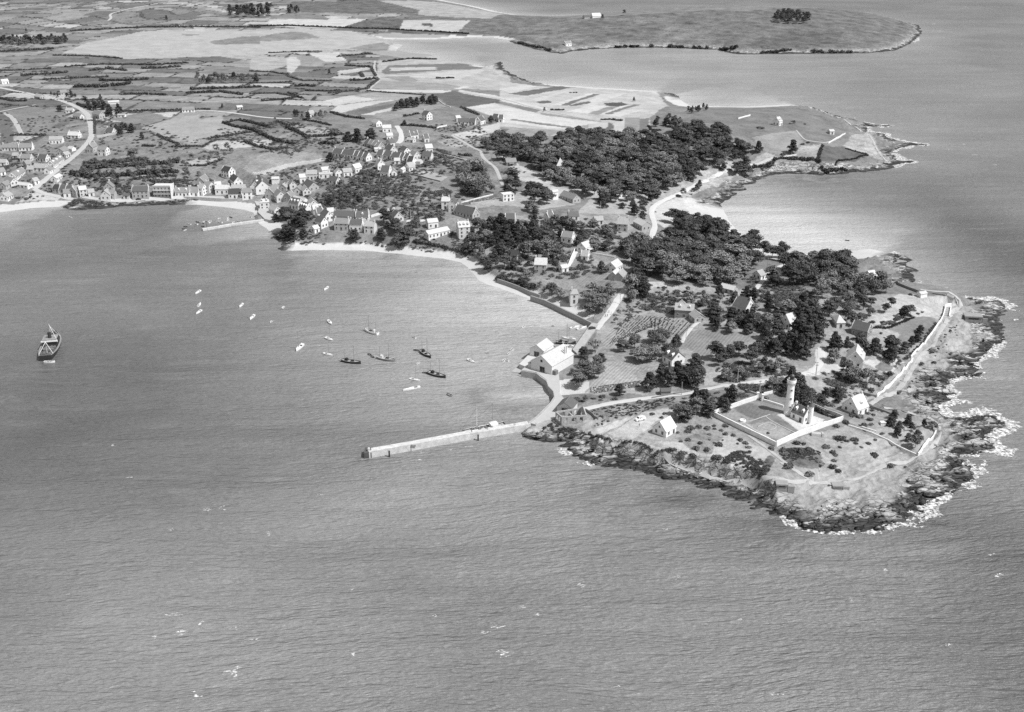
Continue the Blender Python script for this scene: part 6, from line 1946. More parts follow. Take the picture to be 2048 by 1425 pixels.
P1, B1, C1 = ('pine', 1), ('broad', 1), ('cypress', 1)
GROVES = [
    ('0', [(958, 285), (1010, 270), (1080, 274), (1100, 290), (1090, 305), (1030, 312), (960, 300)], [('pine', 3), ('broad', 1)], 10, 9, 12, "along the far left of the pine wood", 1.2),
    ('0', [(1100, 285), (1150, 265), (1215, 268), (1262, 264), (1300, 268), (1340, 280), (1365, 300), (1362, 335), (1300, 345), (1200, 330), (1120, 312)], [('pine', 2), ('broad', 1)], 9, 10, 13, "in the middle of the pine wood", 1.15),
    ('0', [(1060, 318), (1130, 318), (1210, 335), (1300, 345), (1362, 335), (1362, 358), (1300, 372), (1240, 384), (1190, 380), (1130, 362), (1085, 345)], [('broad', 3), ('pine', 2)], 9.5, 10, 13, "along the near edge of the pine wood", 1.2),
    ('0', [(1345, 248), (1370, 255), (1410, 255), (1460, 270), (1500, 290), (1498, 310), (1470, 315), (1440, 320), (1395, 330), (1365, 330), (1350, 290)], [('pine', 3), ('cypress', 1)], 8.5, 10, 13, "at the seaward end of the pine wood", 1.1),
    ('0', [(1340, 442), (1370, 434), (1420, 439), (1455, 454), (1500, 467), (1560, 470), (1588, 485), (1590, 503), (1545, 510), (1500, 500), (1440, 480), (1380, 465), (1345, 460)], [P1], 8.5, 10, 12.5, "along the beach side of the central grove", 1.05),
    ('0', [(1250, 490), (1310, 472), (1380, 466), (1440, 484), (1510, 505), (1500, 530), (1470, 552), (1420, 560), (1340, 555), (1290, 540), (1255, 520)], [('pine', 2), ('broad', 1)], 8.5, 10, 13, "inside the central grove", 1.15),
    ('0', [(1540, 540), (1565, 526), (1620, 510), (1650, 507), (1700, 520), (1735, 540), (1690, 560), (1620, 565), (1560, 570), (1540, 570)], [('pine', 4), ('broad', 1)], 8.5, 10, 13, "along the back of the right hand grove"),
    ('0', [(1620, 560), (1690, 552), (1740, 545), (1765, 560), (1790, 580), (1760, 600), (1700, 605), (1640, 595)], [('broad', 4), ('pine', 1)], 8.5, 9, 11, "in the pale middle of the right hand grove"),
    ('0', [(1640, 605), (1700, 605), (1770, 590), (1798, 598), (1770, 615), (1735, 638), (1700, 634), (1660, 618)], [('pine', 2), ('cypress', 1)], 8, 8, 11, "along the near edge of the right hand grove"),
    ('0', [(930, 470), (960, 440), (1000, 450), (1040, 450), (1090, 470), (1120, 510), (1110, 545), (1060, 540), (1010, 560), (975, 550), (940, 500)], [('cypress', 2), ('broad', 3), ('pine', 2)], 9, 8, 12, "in the wooded gardens above the bay"),
    ('0', [(1060, 410), (1110, 440), (1200, 440), (1230, 470), (1210, 490), (1150, 480), (1100, 480), (1040, 455)], [('broad', 3), ('cypress', 1)], 9, 7, 10, "in the gardens left of the beach road"),
    ('0', [(915, 335), (950, 328), (985, 345), (990, 375), (960, 380), (920, 372)], [('broad', 3), ('cypress', 2)], 9, 9, 12, "in the round clump beside the track", 1.2),
    ('0', [(1003, 340), (1030, 345), (1040, 370), (1020, 385), (1005, 370)], [('cypress', 2), ('pine', 1)], 9, 9, 11, "in the clump right of the track"),
    ('0', [(1050, 370), (1095, 375), (1105, 395), (1080, 400), (1052, 392)], [('pine', 1), ('cypress', 1)], 8, 8, 11, "beside the transformer tower"),
    ('0', [(548, 420), (580, 425), (610, 440), (615, 470), (590, 485), (560, 478), (545, 450)], [('cypress', 3), ('pine', 1)], 8, 9, 12, "on the wooded corner beside the village jetty", 1.2),
    ('0', [(750, 440), (790, 432), (825, 445), (830, 475), (800, 485), (755, 470)], [('cypress', 1), ('pine', 1)], 9, 9, 12, "in the dark clump on the bay shore", 1.2),
    ('0', [(690, 445), (715, 445), (725, 470), (700, 480)], [('cypress', 1)], 8, 8, 10, "in front of the grey shore houses"),
    ('0', [(1140, 725), (1160, 700), (1195, 690), (1205, 715), (1200, 745), (1165, 760), (1135, 750)], [('broad', 5), ('cypress', 1)], 7.5, 7, 9, "in the clump beside the boat sheds", 1.1),
    ('0', [(1235, 675), (1270, 662), (1320, 660), (1358, 675), (1350, 700), (1290, 720), (1250, 705)], [('broad', 2), ('cypress', 2)], 8, 7, 9, "in the rounded clump behind the vine rows", 1.15),
    ('0', [(1285, 755), (1330, 730), (1390, 720), (1405, 745), (1390, 775), (1330, 780), (1290, 775)], [('cypress', 4), ('pine', 1)], 8, 8, 11, "in the dark cedar clump beside the lane", 1.2),
    ('0', [(1410, 620), (1470, 610), (1530, 630), (1560, 640), (1530, 655), (1460, 655), (1415, 645)], [('broad', 3), ('cypress', 2)], 7.5, 6, 9, "in the gardens before the dark roofed house", 1.1),
    ('0', [(1530, 640), (1580, 650), (1590, 680), (1570, 700), (1530, 690)], [('cypress', 2), ('broad', 1)], 7.5, 8, 10, "in front of the steep pale roof"),
    ('0', [(1595, 620), (1632, 612), (1640, 650), (1642, 690), (1610, 705), (1590, 680)], [('cypress', 5)], 6.5, 11, 14, "in the tall dark stand beside the lane"),
    ('0', [(1420, 695), (1470, 690), (1520, 690), (1540, 705), (1500, 715), (1430, 715)], [('pine', 2), ('cypress', 1)], 9, 8, 10, "in the loose row below the sloping field"),
    ('0', [(1440, 560), (1500, 580), (1620, 600), (1640, 615), (1600, 625), (1540, 615), (1480, 605), (1430, 590)], [('broad', 3), ('cypress', 1)], 8, 6, 9, "in the gardens below the central grove"),
    ('0', [(1330, 590), (1380, 575), (1420, 590), (1430, 615), (1400, 620), (1350, 605)], [('broad', 3)], 8, 5, 7, "around the dark fronted house"),
    ('0', [(1640, 675), (1700, 670), (1760, 670), (1790, 690), (1780, 710), (1740, 715), (1690, 700), (1650, 700)], [('cypress', 2), ('pine', 1), ('broad', 1)], 7.5, 8, 10, "behind the tall white villa"),
    ('0', [(1690, 735), (1735, 735), (1740, 755), (1720, 775), (1685, 765)], [('cypress', 2), ('broad', 1)], 7, 7, 9, "below the tall white villa"),
    ('0', [(1600, 755), (1660, 770), (1690, 785), (1680, 800), (1640, 800), (1600, 780)], [('broad', 2), ('cypress', 2)], 7, 5, 7, "between the lighthouse and the villa lane"),
    ('0', [(1440, 735), (1520, 725), (1580, 745), (1590, 765), (1520, 770), (1450, 765)], [('broad', 2), ('cypress', 2)], 6.5, 5, 8, "in the thickets behind the lighthouse yard"),
    ('0', [(1345, 815), (1385, 790), (1425, 800), (1440, 775), (1475, 785), (1460, 815), (1410, 830), (1360, 830)], [('cypress', 3), ('broad', 2)], 8, 6, 9, "beside the lighthouse wall"),
    ('0', [(1780, 835), (1830, 830), (1862, 850), (1860, 880), (1820, 905), (1785, 890)], [('cypress', 3), ('broad', 1)], 6, 5, 7, "in the shrub garden near the seaward wall"),
    ('0', [(1200, 400), (1215, 380), (1225, 395), (1210, 410)], [('cypress', 1)], 8, 7, 9, "on the open lot before the wood"),
    ('0', [(1262, 402), (1290, 405), (1296, 425), (1270, 428)], [('cypress', 1), ('pine', 1)], 7, 7, 9, "on the open lot beside the beach road"),
    ('0', [(1300, 395), (1350, 370), (1420, 340), (1425, 352), (1380, 380), (1310, 402)], [('pine', 1), ('cypress', 1)], 9, 6, 8, "in the thin line above the beach road", 1.0, .25),
    ('0', [(760, 270), (700, 262), (665, 265), (680, 275), (740, 280)], [('broad', 4), ('cypress', 1)], 10, 8, 11, "in the copse left of the upper village", 1.2),
    ('0', [(580, 225), (600, 220), (660, 225), (640, 235), (590, 233)], [('broad', 2), ('cypress', 1)], 10, 6, 8, "round the lone farm between the fields"),
    ('0', [(785, 212), (800, 207), (870, 193), (874, 200), (800, 218)], [('cypress', 1)], 7, 8, 9, "in the straight dark row between the fields"),
    ('0', [(1308, 240), (1340, 235), (1362, 233), (1360, 243), (1312, 250)], [('pine', 1), ('cypress', 1)], 9, 6, 9, "in the small clump on the hill slope"),
    ('0', [(1372, 224), (1418, 212), (1420, 222), (1380, 232)], [('cypress', 1)], 9, 5, 7, "in the small clump by the shore hut"),
    ('0', [(165, 198), (210, 205), (210, 215), (175, 212)], [('pine', 1), ('cypress', 1)], 8, 8, 10, "in the pine row beside the curving road"),
    ('0', [(215, 215), (245, 215), (240, 228), (215, 230)], [('cypress', 1), ('pine', 1)], 8, 8, 9, "by the farm right of the curving road"),
    ('0', [(220, 247), (270, 250), (268, 262), (225, 262)], [('cypress', 1)], 8, 6, 8, "behind the long grey wall"),
    ('0', [(190, 315), (260, 325), (350, 322), (430, 310), (450, 325), (350, 350), (200, 352), (140, 345)], [('broad', 3)], 8.5, 5, 7, "in the dark orchard strips"),
    ('0', [(0, 72), (40, 74), (130, 72), (132, 80), (60, 86), (0, 86)], [('cypress', 2), ('broad', 1)], 12, 9, 12, "in the far left dark tree line", 1.3),
    ('0', [(455, 14), (540, 8), (545, 22), (500, 26), (455, 24)], [('pine', 1), ('cypress', 1)], 14, 11, 14, "in the far wood by the upper edge"),
    ('0', [(575, 12), (598, 11), (598, 20), (576, 20)], [('cypress', 1)], 10, 10, 12, "in the small round wood by the upper edge"),
    ('0', [(1546, 22), (1580, 20), (1620, 24), (1618, 30), (1548, 30)], [('pine', 1)], 10, 12, 16, "in the grove crowning the far headland"),
    ('0', [(390, 150), (430, 150), (500, 152), (520, 150), (515, 162), (400, 168)], [('broad', 2), ('cypress', 1)], 11, 6, 10, "in the hedge trees between the upper fields"),
    ('0', [(100, 186), (150, 182), (152, 192), (105, 196)], [('cypress', 1)], 9, 5, 7, "by the roadside farm at the upper left"),
    ('0', [(255, 300), (275, 300), (275, 318), (258, 318)], [('broad', 1)], 8, 7, 9, "in the gardens right of the road"),
    ('0', [(415, 300), (450, 292), (480, 300), (440, 310)], [('broad', 1)], 9, 5, 8, "at the edge of the orchard strips"),
    ('0', [(830, 385), (900, 390), (890, 430), (830, 440), (760, 425)], [('broad', 1)], 7, 4, 7, "in the gardens behind the manor"),
    ('0', [(655, 310), (700, 305), (690, 330), (660, 330)], [('broad', 3), ('cypress', 1)], 9, 7, 9, "in front of the upper village row", 1.1),
    ('0', [(730, 350), (800, 345), (830, 360), (800, 390), (700, 400), (640, 412), (600, 392), (660, 365)], [('broad', 5), ('cypress', 1)], 6.5, 4, 7, "in the orchards below the village", 1.2),
    ('0', [(840, 320), (900, 310), (910, 340), (870, 345)], [('broad', 3)], 9, 4, 6, "in the gardens right of the village", 1.1),
    ('0', [(900, 250), (970, 250), (960, 262), (905, 262)], [('broad', 1)], 9, 4, 6, "in the hedges round the inland farm"),
    ('0', [(570, 488), (640, 485), (720, 485), (730, 495), (640, 497), (575, 497)], [('broad', 2)], 7, 4, 5, "on the bank above the narrow beach", 1.1),
    ('0', [(1000, 555), (1050, 555), (1100, 575), (1150, 600), (1130, 610), (1060, 585), (1010, 572)], [('broad', 2), ('cypress', 2)], 7.5, 6, 9, "on the bank above the bay wall", 1.1),
    ('0', [(1165, 575), (1220, 570), (1225, 600), (1190, 620), (1165, 600)], [('broad', 4)], 7.5, 7, 9, "beside the harbour road bend", 1.1),
    ('0', [(1255, 540), (1285, 530), (1290, 570), (1262, 585)], [('cypress', 2), ('broad', 1)], 7, 9, 12, "shading the harbour road", 1.0, 0.0, True),
    ('0', [(1240, 600), (1290, 590), (1310, 610), (1270, 630), (1235, 650), (1225, 630)], [('broad', 3)], 7, 4, 5, "in the gardens right of the harbour road"),
]
for g in GROVES:
    grove(*g)
SINGLES = [('cypress', 'S', 1560, 150, 8), ('cypress', 'S', 1680, 130, 9), ('cypress', 'S', 1500, 260, 7), ('cypress', 'S', 1750, 330, 6), ('cypress', 'S', 1660, 300, 7), ('cypress', 'I', 1215, 420, 11), ('cypress', 'I', 1530, 420, 13), ('pine', 'I', 1110, 430, 10), ('cypress', 'I', 900, 600, 8), ('broad', 'P', 320, 690, 8), ('cypress', 'O', 850, 860, 8), ('pine', 'O', 1045, 790, 9), ('cypress', 'O', 1270, 780, 9),
           ('pine', 'O', 1460, 780, 9), ('cypress', 'P', 1070, 520, 6), ('cypress', 'P', 1020, 560, 6), ('cypress', 'P', 960, 600, 6), ('cypress', 'P', 1100, 450, 6), ('cypress', 'P', 960, 290, 8), ('pine', 'P', 1010, 270, 7), ('broad', 'P', 900, 755, 5),
           ('cypress', 'S', 290, 360, 9), ('cypress', 'S', 130, 600, 8), ('cypress', 'S', 1600, 60, 9), ('cypress', 'Q', 1400, 230, 6), ('broad', 'Q', 870, 370, 4), ('broad', 'Q', 1000, 330, 4), ('broad', 'Q', 1210, 320, 3.5),
           ('cypress', 'L', 600, 900, 8), ('cypress', 'L', 1000, 980, 12), ('cypress', 'L', 850, 180, 5), ('pine', 'C', 978, 100, 10), ('cypress', 'C', 808, 130, 9), ('cypress', 'C', 1055, 782, 6), ('cypress', 'C', 350, 862, 5),
           ('cypress', 'A', 790, 762, 7), ('cypress', 'A', 470, 850, 8), ('cypress', 'A', 1115, 1070, 7), ('broad', 'A', 1265, 1135, 6), ('broad', 'A', 1045, 1210, 9), ('cypress', 'A', 1310, 138, 9), ('cypress', 'A', 1750, 832, 5), ('cypress', 'A', 205, 236, 6),
           ('cypress', 'G', 510, 245, 10), ('cypress', 'G', 860, 130, 6), ('cypress', 'G', 1740, 95, 8), ('cypress', 'B', 625, 565, 8), ('cypress', 'B', 1150, 840, 9), ('broad', 'U', 1370, 35, 5), ('cypress', 'I', 680, 760, 6), ('cypress', 'D', 330, 912, 4)]
SN = ["alone on the hill slope", "alone at the headland path"]
for i, (k, r, x, y, h) in enumerate(SINGLES):
    tree_at(k, r, x, y, h, "standing apart from the groves", 1.0)

KN = {'pine': ("pine_tree", "dark pine", "tree"), 'broad': ("broadleaf_tree", "leafy grey tree", "tree"), 'cypress': ("cypress_tree", "dense dark cypress", "tree")}
cnt = {}
for t in TREES:
    cnt[t[0]] = cnt.get(t[0], 0) + 1
for kd in KN:
    it = [t for t in TREES if t[0] == kd]
    it.sort(key=lambda t: -t[4] / math.hypot(t[1], t[2]))
    indiv, rest = it[:290], it[290:]
    byc = {}
    for t in indiv:
        byc.setdefault(t[6], []).append(t)
    nm, desc, cat = KN[kd]
    for cl, lst in byc.items():
        lst.sort(key=lambda t: t[7])
        for i, t in enumerate(lst):
            _, X, Y, z, h, wide, _, _ = t
            v = RT.randrange(len(TREE[kd]))
            tr, cr = TREE[kd][v][:2]
            root = empty(nm, (X, Y, z), RT.uniform(0, 6.28))
            s = h / 9.6
            root.scale = (s * wide * RT.uniform(.95, 1.45), s * wide * RT.uniform(.95, 1.45), s * RT.uniform(.9, 1.1))
            for pn, me in (("trunk", tr), ("crown", cr)):
                o = bpy.data.objects.new(pn, me)
                COL.objects.link(o)
                o.parent = root
            tag(root, ("%s %s" % (desc, cl)) if len(lst) == 1 else "%s, %s from the left %s" % (desc, ordinal(i + 1), cl), cat, "trees " + cl)
    if rest:
        Vs, Ts, n0 = [], [], 0
        for t in rest:
            _, X, Y, z, h, wide, _, _ = t
            v = TREE[kd][RT.randrange(len(TREE[kd]))]
            a = RT.uniform(0, 6.28)
            s = h / 9.6
            c = v[2]
            R = np.array([[math.cos(a), -math.sin(a), 0], [math.sin(a), math.cos(a), 0], [0, 0, 1]])
            sel = v[3][::3]
            Vs.append((c * s * np.array([wide, wide, 1])) @ R.T + np.array([X, Y, z]))
            Ts.append(sel + n0)
            n0 += len(c)
        o = obj("far_" + nm + "s", np_mesh("far_trees", np.concatenate(Vs), np.concatenate(Ts), v[1].materials[0]))
        tag(o, "mass of further %ss in the distance" % desc, "trees", kind="stuff")

# ------------------------------------------------------------------ bushes
def bush_mesh(seed, mat):
    r = random.Random(seed)
    lobes = []
    for i in range(6):
        a = r.uniform(0, 6.28)
        d = r.uniform(0, .7)
        s = r.uniform(.4, .65)
        lobes.append((math.cos(a) * d, math.sin(a) * d, r.uniform(.15, .5), s, s, s * .8))
    V_, T2 = leafcloud(lobes, 26, .2, seed)
    return V_, T2, np_mesh("bush", V_, T2, mat)


BUSH = [bush_mesh(500 + k, M_SCRUB) for k in range(4)]
RB = random.Random(31)
# bushes on the open ground of the point that one can pick out
BL = [('S', x, y, w) for x, y, w in [(1245, 390, 90), (1160, 400, 60), (40, 860, 60), (160, 850, 90), (230, 810, 120), (330, 780, 90), (440, 810, 110), (540, 770, 70), (470, 890, 60), (540, 810, 60), (690, 885, 90), (620, 830, 60), (700, 780, 90), (80, 985, 60), (180, 965, 90),
                                      (290, 1080, 120), (435, 1100, 110), (600, 1035, 120), (340, 1010, 80), (470, 960, 40), (550, 1005, 50), (890, 965, 90), (855, 1015, 50), (970, 1010, 90), (1010, 1065, 80), (800, 905, 70), (1320, 1090, 100), (240, 1180, 120), (110, 1180, 130), (570, 1200, 140), (1480, 1150, 110), (1560, 1320, 140),
                                      (1740, 480, 70), (1810, 735, 40), (650, 960, 40), (1270, 870, 60)]]
BL += [('T', x, y, w) for x, y, w in [(560, 1085, 150), (490, 1070, 70), (575, 1130, 40), (760, 1100, 90), (770, 1150, 70), (840, 1195, 60), (550, 1205, 60), (1120, 1010, 70), (1030, 1095, 60), (880, 890, 90), (960, 890, 70), (830, 900, 50), (870, 965, 60), (620, 860, 120), (720, 770, 110), (820, 780, 130), (910, 730, 80), (940, 825, 90),
                                      (1000, 760, 80), (990, 700, 60), (1180, 850, 70), (1350, 910, 90), (300, 590, 200), (420, 620, 160), (200, 560, 130), (590, 510, 120), (980, 420, 110), (880, 380, 90), (1060, 340, 110), (1120, 240, 120), (1230, 200, 110), (1010, 210, 120), (900, 920, 50), (480, 910, 90)]]
BL += [('U', x, y, w) for x, y, w in [(680, 150, 70), (720, 160, 40), (620, 250, 60), (640, 270, 40), (620, 310, 40), (610, 360, 60), (655, 385, 50), (280, 360, 70), (440, 410, 80), (1060, 350, 60), (1155, 355, 30), (930, 270, 60), (780, 155, 50), (560, 210, 60), (370, 240, 90), (440, 230, 60), (520, 330, 90), (250, 240, 70), (340, 180, 60), (400, 185, 40), (935, 155, 30), (985, 105, 35), (880, 180, 40)]]
BL += [('P', x, y, w) for x, y, w in [(1010, 140, 40), (1075, 312, 35), (1115, 300, 30), (770, 400, 90), (720, 430, 80), (830, 400, 90), (880, 370, 80), (660, 390, 60), (740, 490, 40), (880, 650, 70), (940, 670, 90), (980, 715, 60), (1200, 660, 80), (1110, 770, 60), (900, 1040, 60), (1060, 1070, 60), (1230, 760, 40), (1160, 130, 30)]]
BL += [('Q', x, y, w) for x, y, w in [(1470, 410, 70), (1630, 380, 90), (1780, 525, 70), (1920, 520, 60), (1890, 565, 60), (900, 350, 80), (1100, 340, 60), (1180, 320, 70), (940, 370, 60), (1350, 340, 80)]]
BL += [('I', x, y, w) for x, y, w in [(1500, 220, 30), (1535, 200, 40), (1635, 225, 25), (1620, 405, 40), (1660, 392, 40), (1230, 260, 90), (580, 62, 30), (1440, 500, 60), (940, 640, 50), (1250, 620, 90), (1330, 600, 60)]]
BL += [('L', x, y, w) for x, y, w in [(850, 180, 100), (1335, 1150, 60), (1270, 1150, 40), (390, 935, 30), (670, 200, 40), (640, 190, 60), (1235, 262, 25), (510, 720, 70)]]
BI_ = []
for r, x, y, w in BL:
    X, Y, z = gp(r, x, y)
    if z < .5:
        continue
    BI_.append((X, Y, z, w / REG[r][2] / ppm(px(r, x, y)[1]), px(r, x, y)[0]))
BI_.sort(key=lambda q: q[4])
for i, (X, Y, z, w, _) in enumerate(BI_):
    V_, T2, me = BUSH[RB.randrange(4)]
    o = obj("shrub", me, None, None, (X, Y, z - .1), RB.uniform(0, 6.28))
    o.scale = (w * .58, w * .58 * RB.uniform(.7, 1.1), min(w * .5, 2.2) * RB.uniform(.7, 1.0))
    tag(o, "low shrub on open ground, %s from the left of the point's shrubs" % ordinal(i + 1), "shrub", "shrubs on the point")


def mass(name, label, items, cat="bushes", mat=None, sel=2):
    """one object of many bushes too many to count: items (x, y, z, sx, sy, sz)"""
    Vs, Ts, n0 = [], [], 0
    for (X, Y, z, sx, sy, sz) in items:
        V_, T2, me = BUSH[RB.randrange(4)]
        a = RB.uniform(0, 6.28)
        R = np.array([[math.cos(a), -math.sin(a), 0], [math.sin(a), math.cos(a), 0], [0, 0, 1]])
        Vs.append((V_ * np.array([sx, sy, sz])) @ R.T + np.array([X, Y, z]))
        Ts.append(T2[::sel] + n0)
        n0 += len(V_)
    o = obj(name, np_mesh(name, np.concatenate(Vs), np.concatenate(Ts), mat or M_SCRUB))
    return tag(o, label, cat, kind="stuff")


def scatter(r, pts, n, w0, w1, hf=.6):
    poly = [gp(r, *q)[:2] for q in pts]
    xs, ys = [p[0] for p in poly], [p[1] for p in poly]
    out = []
    k = 0
    while len(out) < n and k < n * 8:
        k += 1
        x, y = RB.uniform(min(xs), max(xs)), RB.uniform(min(ys), max(ys))
        if not pip(np.array([x]), np.array([y]), poly)[0]:
            continue
        if (np.hypot(HCA[:, 0] - x, HCA[:, 1] - y) < HCA[:, 2] * .8 + 1.5).any() or (np.hypot(AV[:, 0] - x, AV[:, 1] - y) < AV[:, 2] - .4).any():
            continue
        if float(fbm(np.array([x / 16.0]), np.array([y / 16.0]), 95, 2)[0]) < RB.uniform(.3, .6):
            continue
        z = hz(x, y)
        if z < 1.2:
            continue
        w = RB.uniform(w0, w1)
        out.append((x, y, z - .1, w, w * RB.uniform(.7, 1.2), w * hf))
    return out


gb = []
gb += scatter('0', [(560, 380), (700, 340), (830, 350), (930, 400), (900, 450), (830, 440), (640, 420)], 798, 1.3, 3.2)
gb += scatter('0', [(640, 320), (760, 290), (900, 300), (950, 340), (840, 350), (700, 350)], 494, 1.2, 3.0)
gb += scatter('0', [(0, 300), (180, 320), (230, 370), (130, 385), (60, 400), (0, 400)], 304, 1.2, 3.0)
gb += scatter('0', [(120, 370), (260, 360), (430, 360), (420, 380), (250, 390), (130, 385)], 380, 1.2, 3.0)
gb += scatter('0', [(930, 440), (1100, 430), (1240, 450), (1240, 500), (1160, 560), (1000, 560), (940, 500)], 608, 1.2, 3.2)
gb += scatter('0', [(820, 460), (930, 465), (960, 510), (930, 515), (830, 490)], 209, .8, 1.8)
gb += scatter('0', [(1240, 600), (1330, 580), (1430, 590), (1620, 590), (1640, 640), (1560, 660), (1400, 640)], 494, 1.3, 3.2)
gb += scatter('0', [(1430, 730), (1560, 720), (1600, 750), (1690, 770), (1680, 800), (1600, 790), (1440, 770)], 380, .9, 2.3)
gb += scatter('0', [(1360, 800), (1480, 780), (1500, 795), (1440, 830), (1370, 840)], 114, .9, 2.0)
gb += scatter('0', [(1640, 740), (1740, 740), (1790, 750), (1700, 800), (1650, 780)], 171, .8, 2.0)
gb += scatter('0', [(1480, 555), (1620, 570), (1640, 600), (1520, 600)], 152, 1.2, 3.0)
gb += scatter('0', [(860, 250), (960, 250), (1000, 300), (900, 300)], 171, 1.0, 2.2)
gb += scatter('0', [(430, 260), (560, 240), (680, 260), (660, 320), (480, 300)], 494, 1.0, 2.4)
gb += scatter('0', [(560, 470), (720, 480), (830, 490), (900, 505), (830, 505), (600, 495)], 150, .9, 2.0)
gb += scatter('0', [(1000, 300), (1060, 330), (1040, 360), (980, 340)], 60, .9, 2.0)
gb += scatter('S', [(1250, 130), (1500, 80), (1900, 130), (2040, 380), (2040, 560), (1640, 420), (1400, 300)], 170, 1.2, 2.8, .9)
gb += scatter('S', [(880, 150), (1250, 130), (1340, 300), (1100, 330), (900, 300)], 80, 1.2, 2.6, .8)
gb += scatter('E', [(640, 1130), (900, 1140), (1330, 1130), (1340, 1170), (1000, 1190), (700, 1180)], 150, .9, 2.0, .8)
gb += scatter('E', [(1330, 1125), (1870, 1110), (2036, 1110), (2036, 1150), (1340, 1165)], 90, .8, 1.6, .8)
gb += scatter('0', [(0, 240), (140, 230), (200, 300), (60, 390), (0, 390)], 200, 1.0, 2.4)
gb += scatter('0', [(190, 220), (330, 260), (430, 290), (420, 310), (200, 310)], 200, 1.0, 2.6)
gb += scatter('0', [(540, 290), (660, 270), (760, 280), (700, 310), (560, 320)], 120, 1.0, 2.4)
gb += scatter('0', [(500, 350), (640, 330), (660, 345), (560, 370)], 90, 1.0, 2.4)
mass("garden_bushes", "tangle of garden bushes filling the plots between the houses", gb, sel=3)
hb_ = []
hb_ += scatter('R', [(240, 110), (700, 200), (1200, 345), (1600, 440), (1700, 500), (1500, 470), (1100, 370), (640, 220), (330, 160)], 220, .7, 1.5, .5)
hb_ += scatter('R', [(1250, 280), (1340, 180), (1500, 170), (1690, 240), (1600, 390), (1380, 340)], 260, .7, 1.4, .5)
hb_ += scatter('R', [(1720, 200), (1800, 150), (2048, 180), (2048, 350), (1900, 320), (1760, 250)], 200, .6, 1.2, .5)
hb_ += scatter('Q', [(1050, 480), (1300, 400), (2048, 320), (2048, 430), (1500, 540), (1100, 660)], 240, .6, 1.2, .5)
hb_ += scatter('Q', [(450, 660), (620, 630), (800, 680), (1020, 740), (940, 820), (700, 820)], 90, .8, 1.6, .6)
hb_ += scatter('P', [(860, 1000), (1100, 700), (1350, 420), (1500, 400), (1500, 560), (1250, 800), (1000, 1000)], 240, .6, 1.2, .4)
_ = scatter('U', [(300, 480), (1000, 480), (1250, 330), (1300, 420), (900, 620), (480, 640), (330, 580)], 200, .5, 1.0, .4)
mass("heath_scrub", "low gorse and heather covering the cliff top of the point", hb_)
vn = []
for r, p0, p1, q0, q1, nr, nc_ in (('N', (1500, 410), (1290, 750), (2030, 450), (1600, 620), 13, 26), ('O', (10, 450), (20, 560), (500, 500), (340, 660), 10, 16), ('H', (120, 900), (420, 850), (130, 930), (430, 875), 4, 26), ('N', (1060, 1270), (1700, 1180), (1070, 1330), (1690, 1240), 5, 34)):
    A_, B_, C_, D_ = [gp(r, *q)[:2] for q in (p0, p1, q0, q1)]
    for i in range(nr):
        for j in range(nc_):
            u, v = i / (nr - 1), j / (nc_ - 1)
            x = (A_[0] * (1 - u) + C_[0] * u) * (1 - v) + (B_[0] * (1 - u) + D_[0] * u) * v
            y = (A_[1] * (1 - u) + C_[1] * u) * (1 - v) + (B_[1] * (1 - u) + D_[1] * u) * v
            if RB.random() < .2:
                continue
            vn.append((x, y, hz(x, y) - .1, .55, .55, .6))
mass("vine_rows", "rows of low vines in the walled garden plots", vn, "vines")

# ------------------------------------------------------------------ hedges
def hedge(r, pts, w, h, cl, segs=None):
    p = resample([gp(r, *q)[:2] for q in pts], w * .55)
    Vs, Ts, n0 = [], [], 0
    for (x, y) in p:
        V_, T2, me = BUSH[RB.randrange(4)]
        z = hz(x, y)
        if z < .4:
            continue
        a = RB.uniform(0, 6.28)
        s = w * RB.uniform(.45, .75)
        R = np.array([[math.cos(a), -math.sin(a), 0], [math.sin(a), math.cos(a), 0], [0, 0, 1]])
        Vs.append((V_ * np.array([s, s, h * RB.uniform(.7, 1.2)])) @ R.T + np.array([x + RB.gauss(0, w * .08), y + RB.gauss(0, w * .08), z - .15]))
        Ts.append(T2[::2] + n0)
        n0 += len(V_)
    if Vs:
        HEDG.append((obj("hedge", np_mesh("hedge", np.concatenate(Vs), np.concatenate(Ts), M_HEDGE)), cl, px(r, *pts[0])[0]))


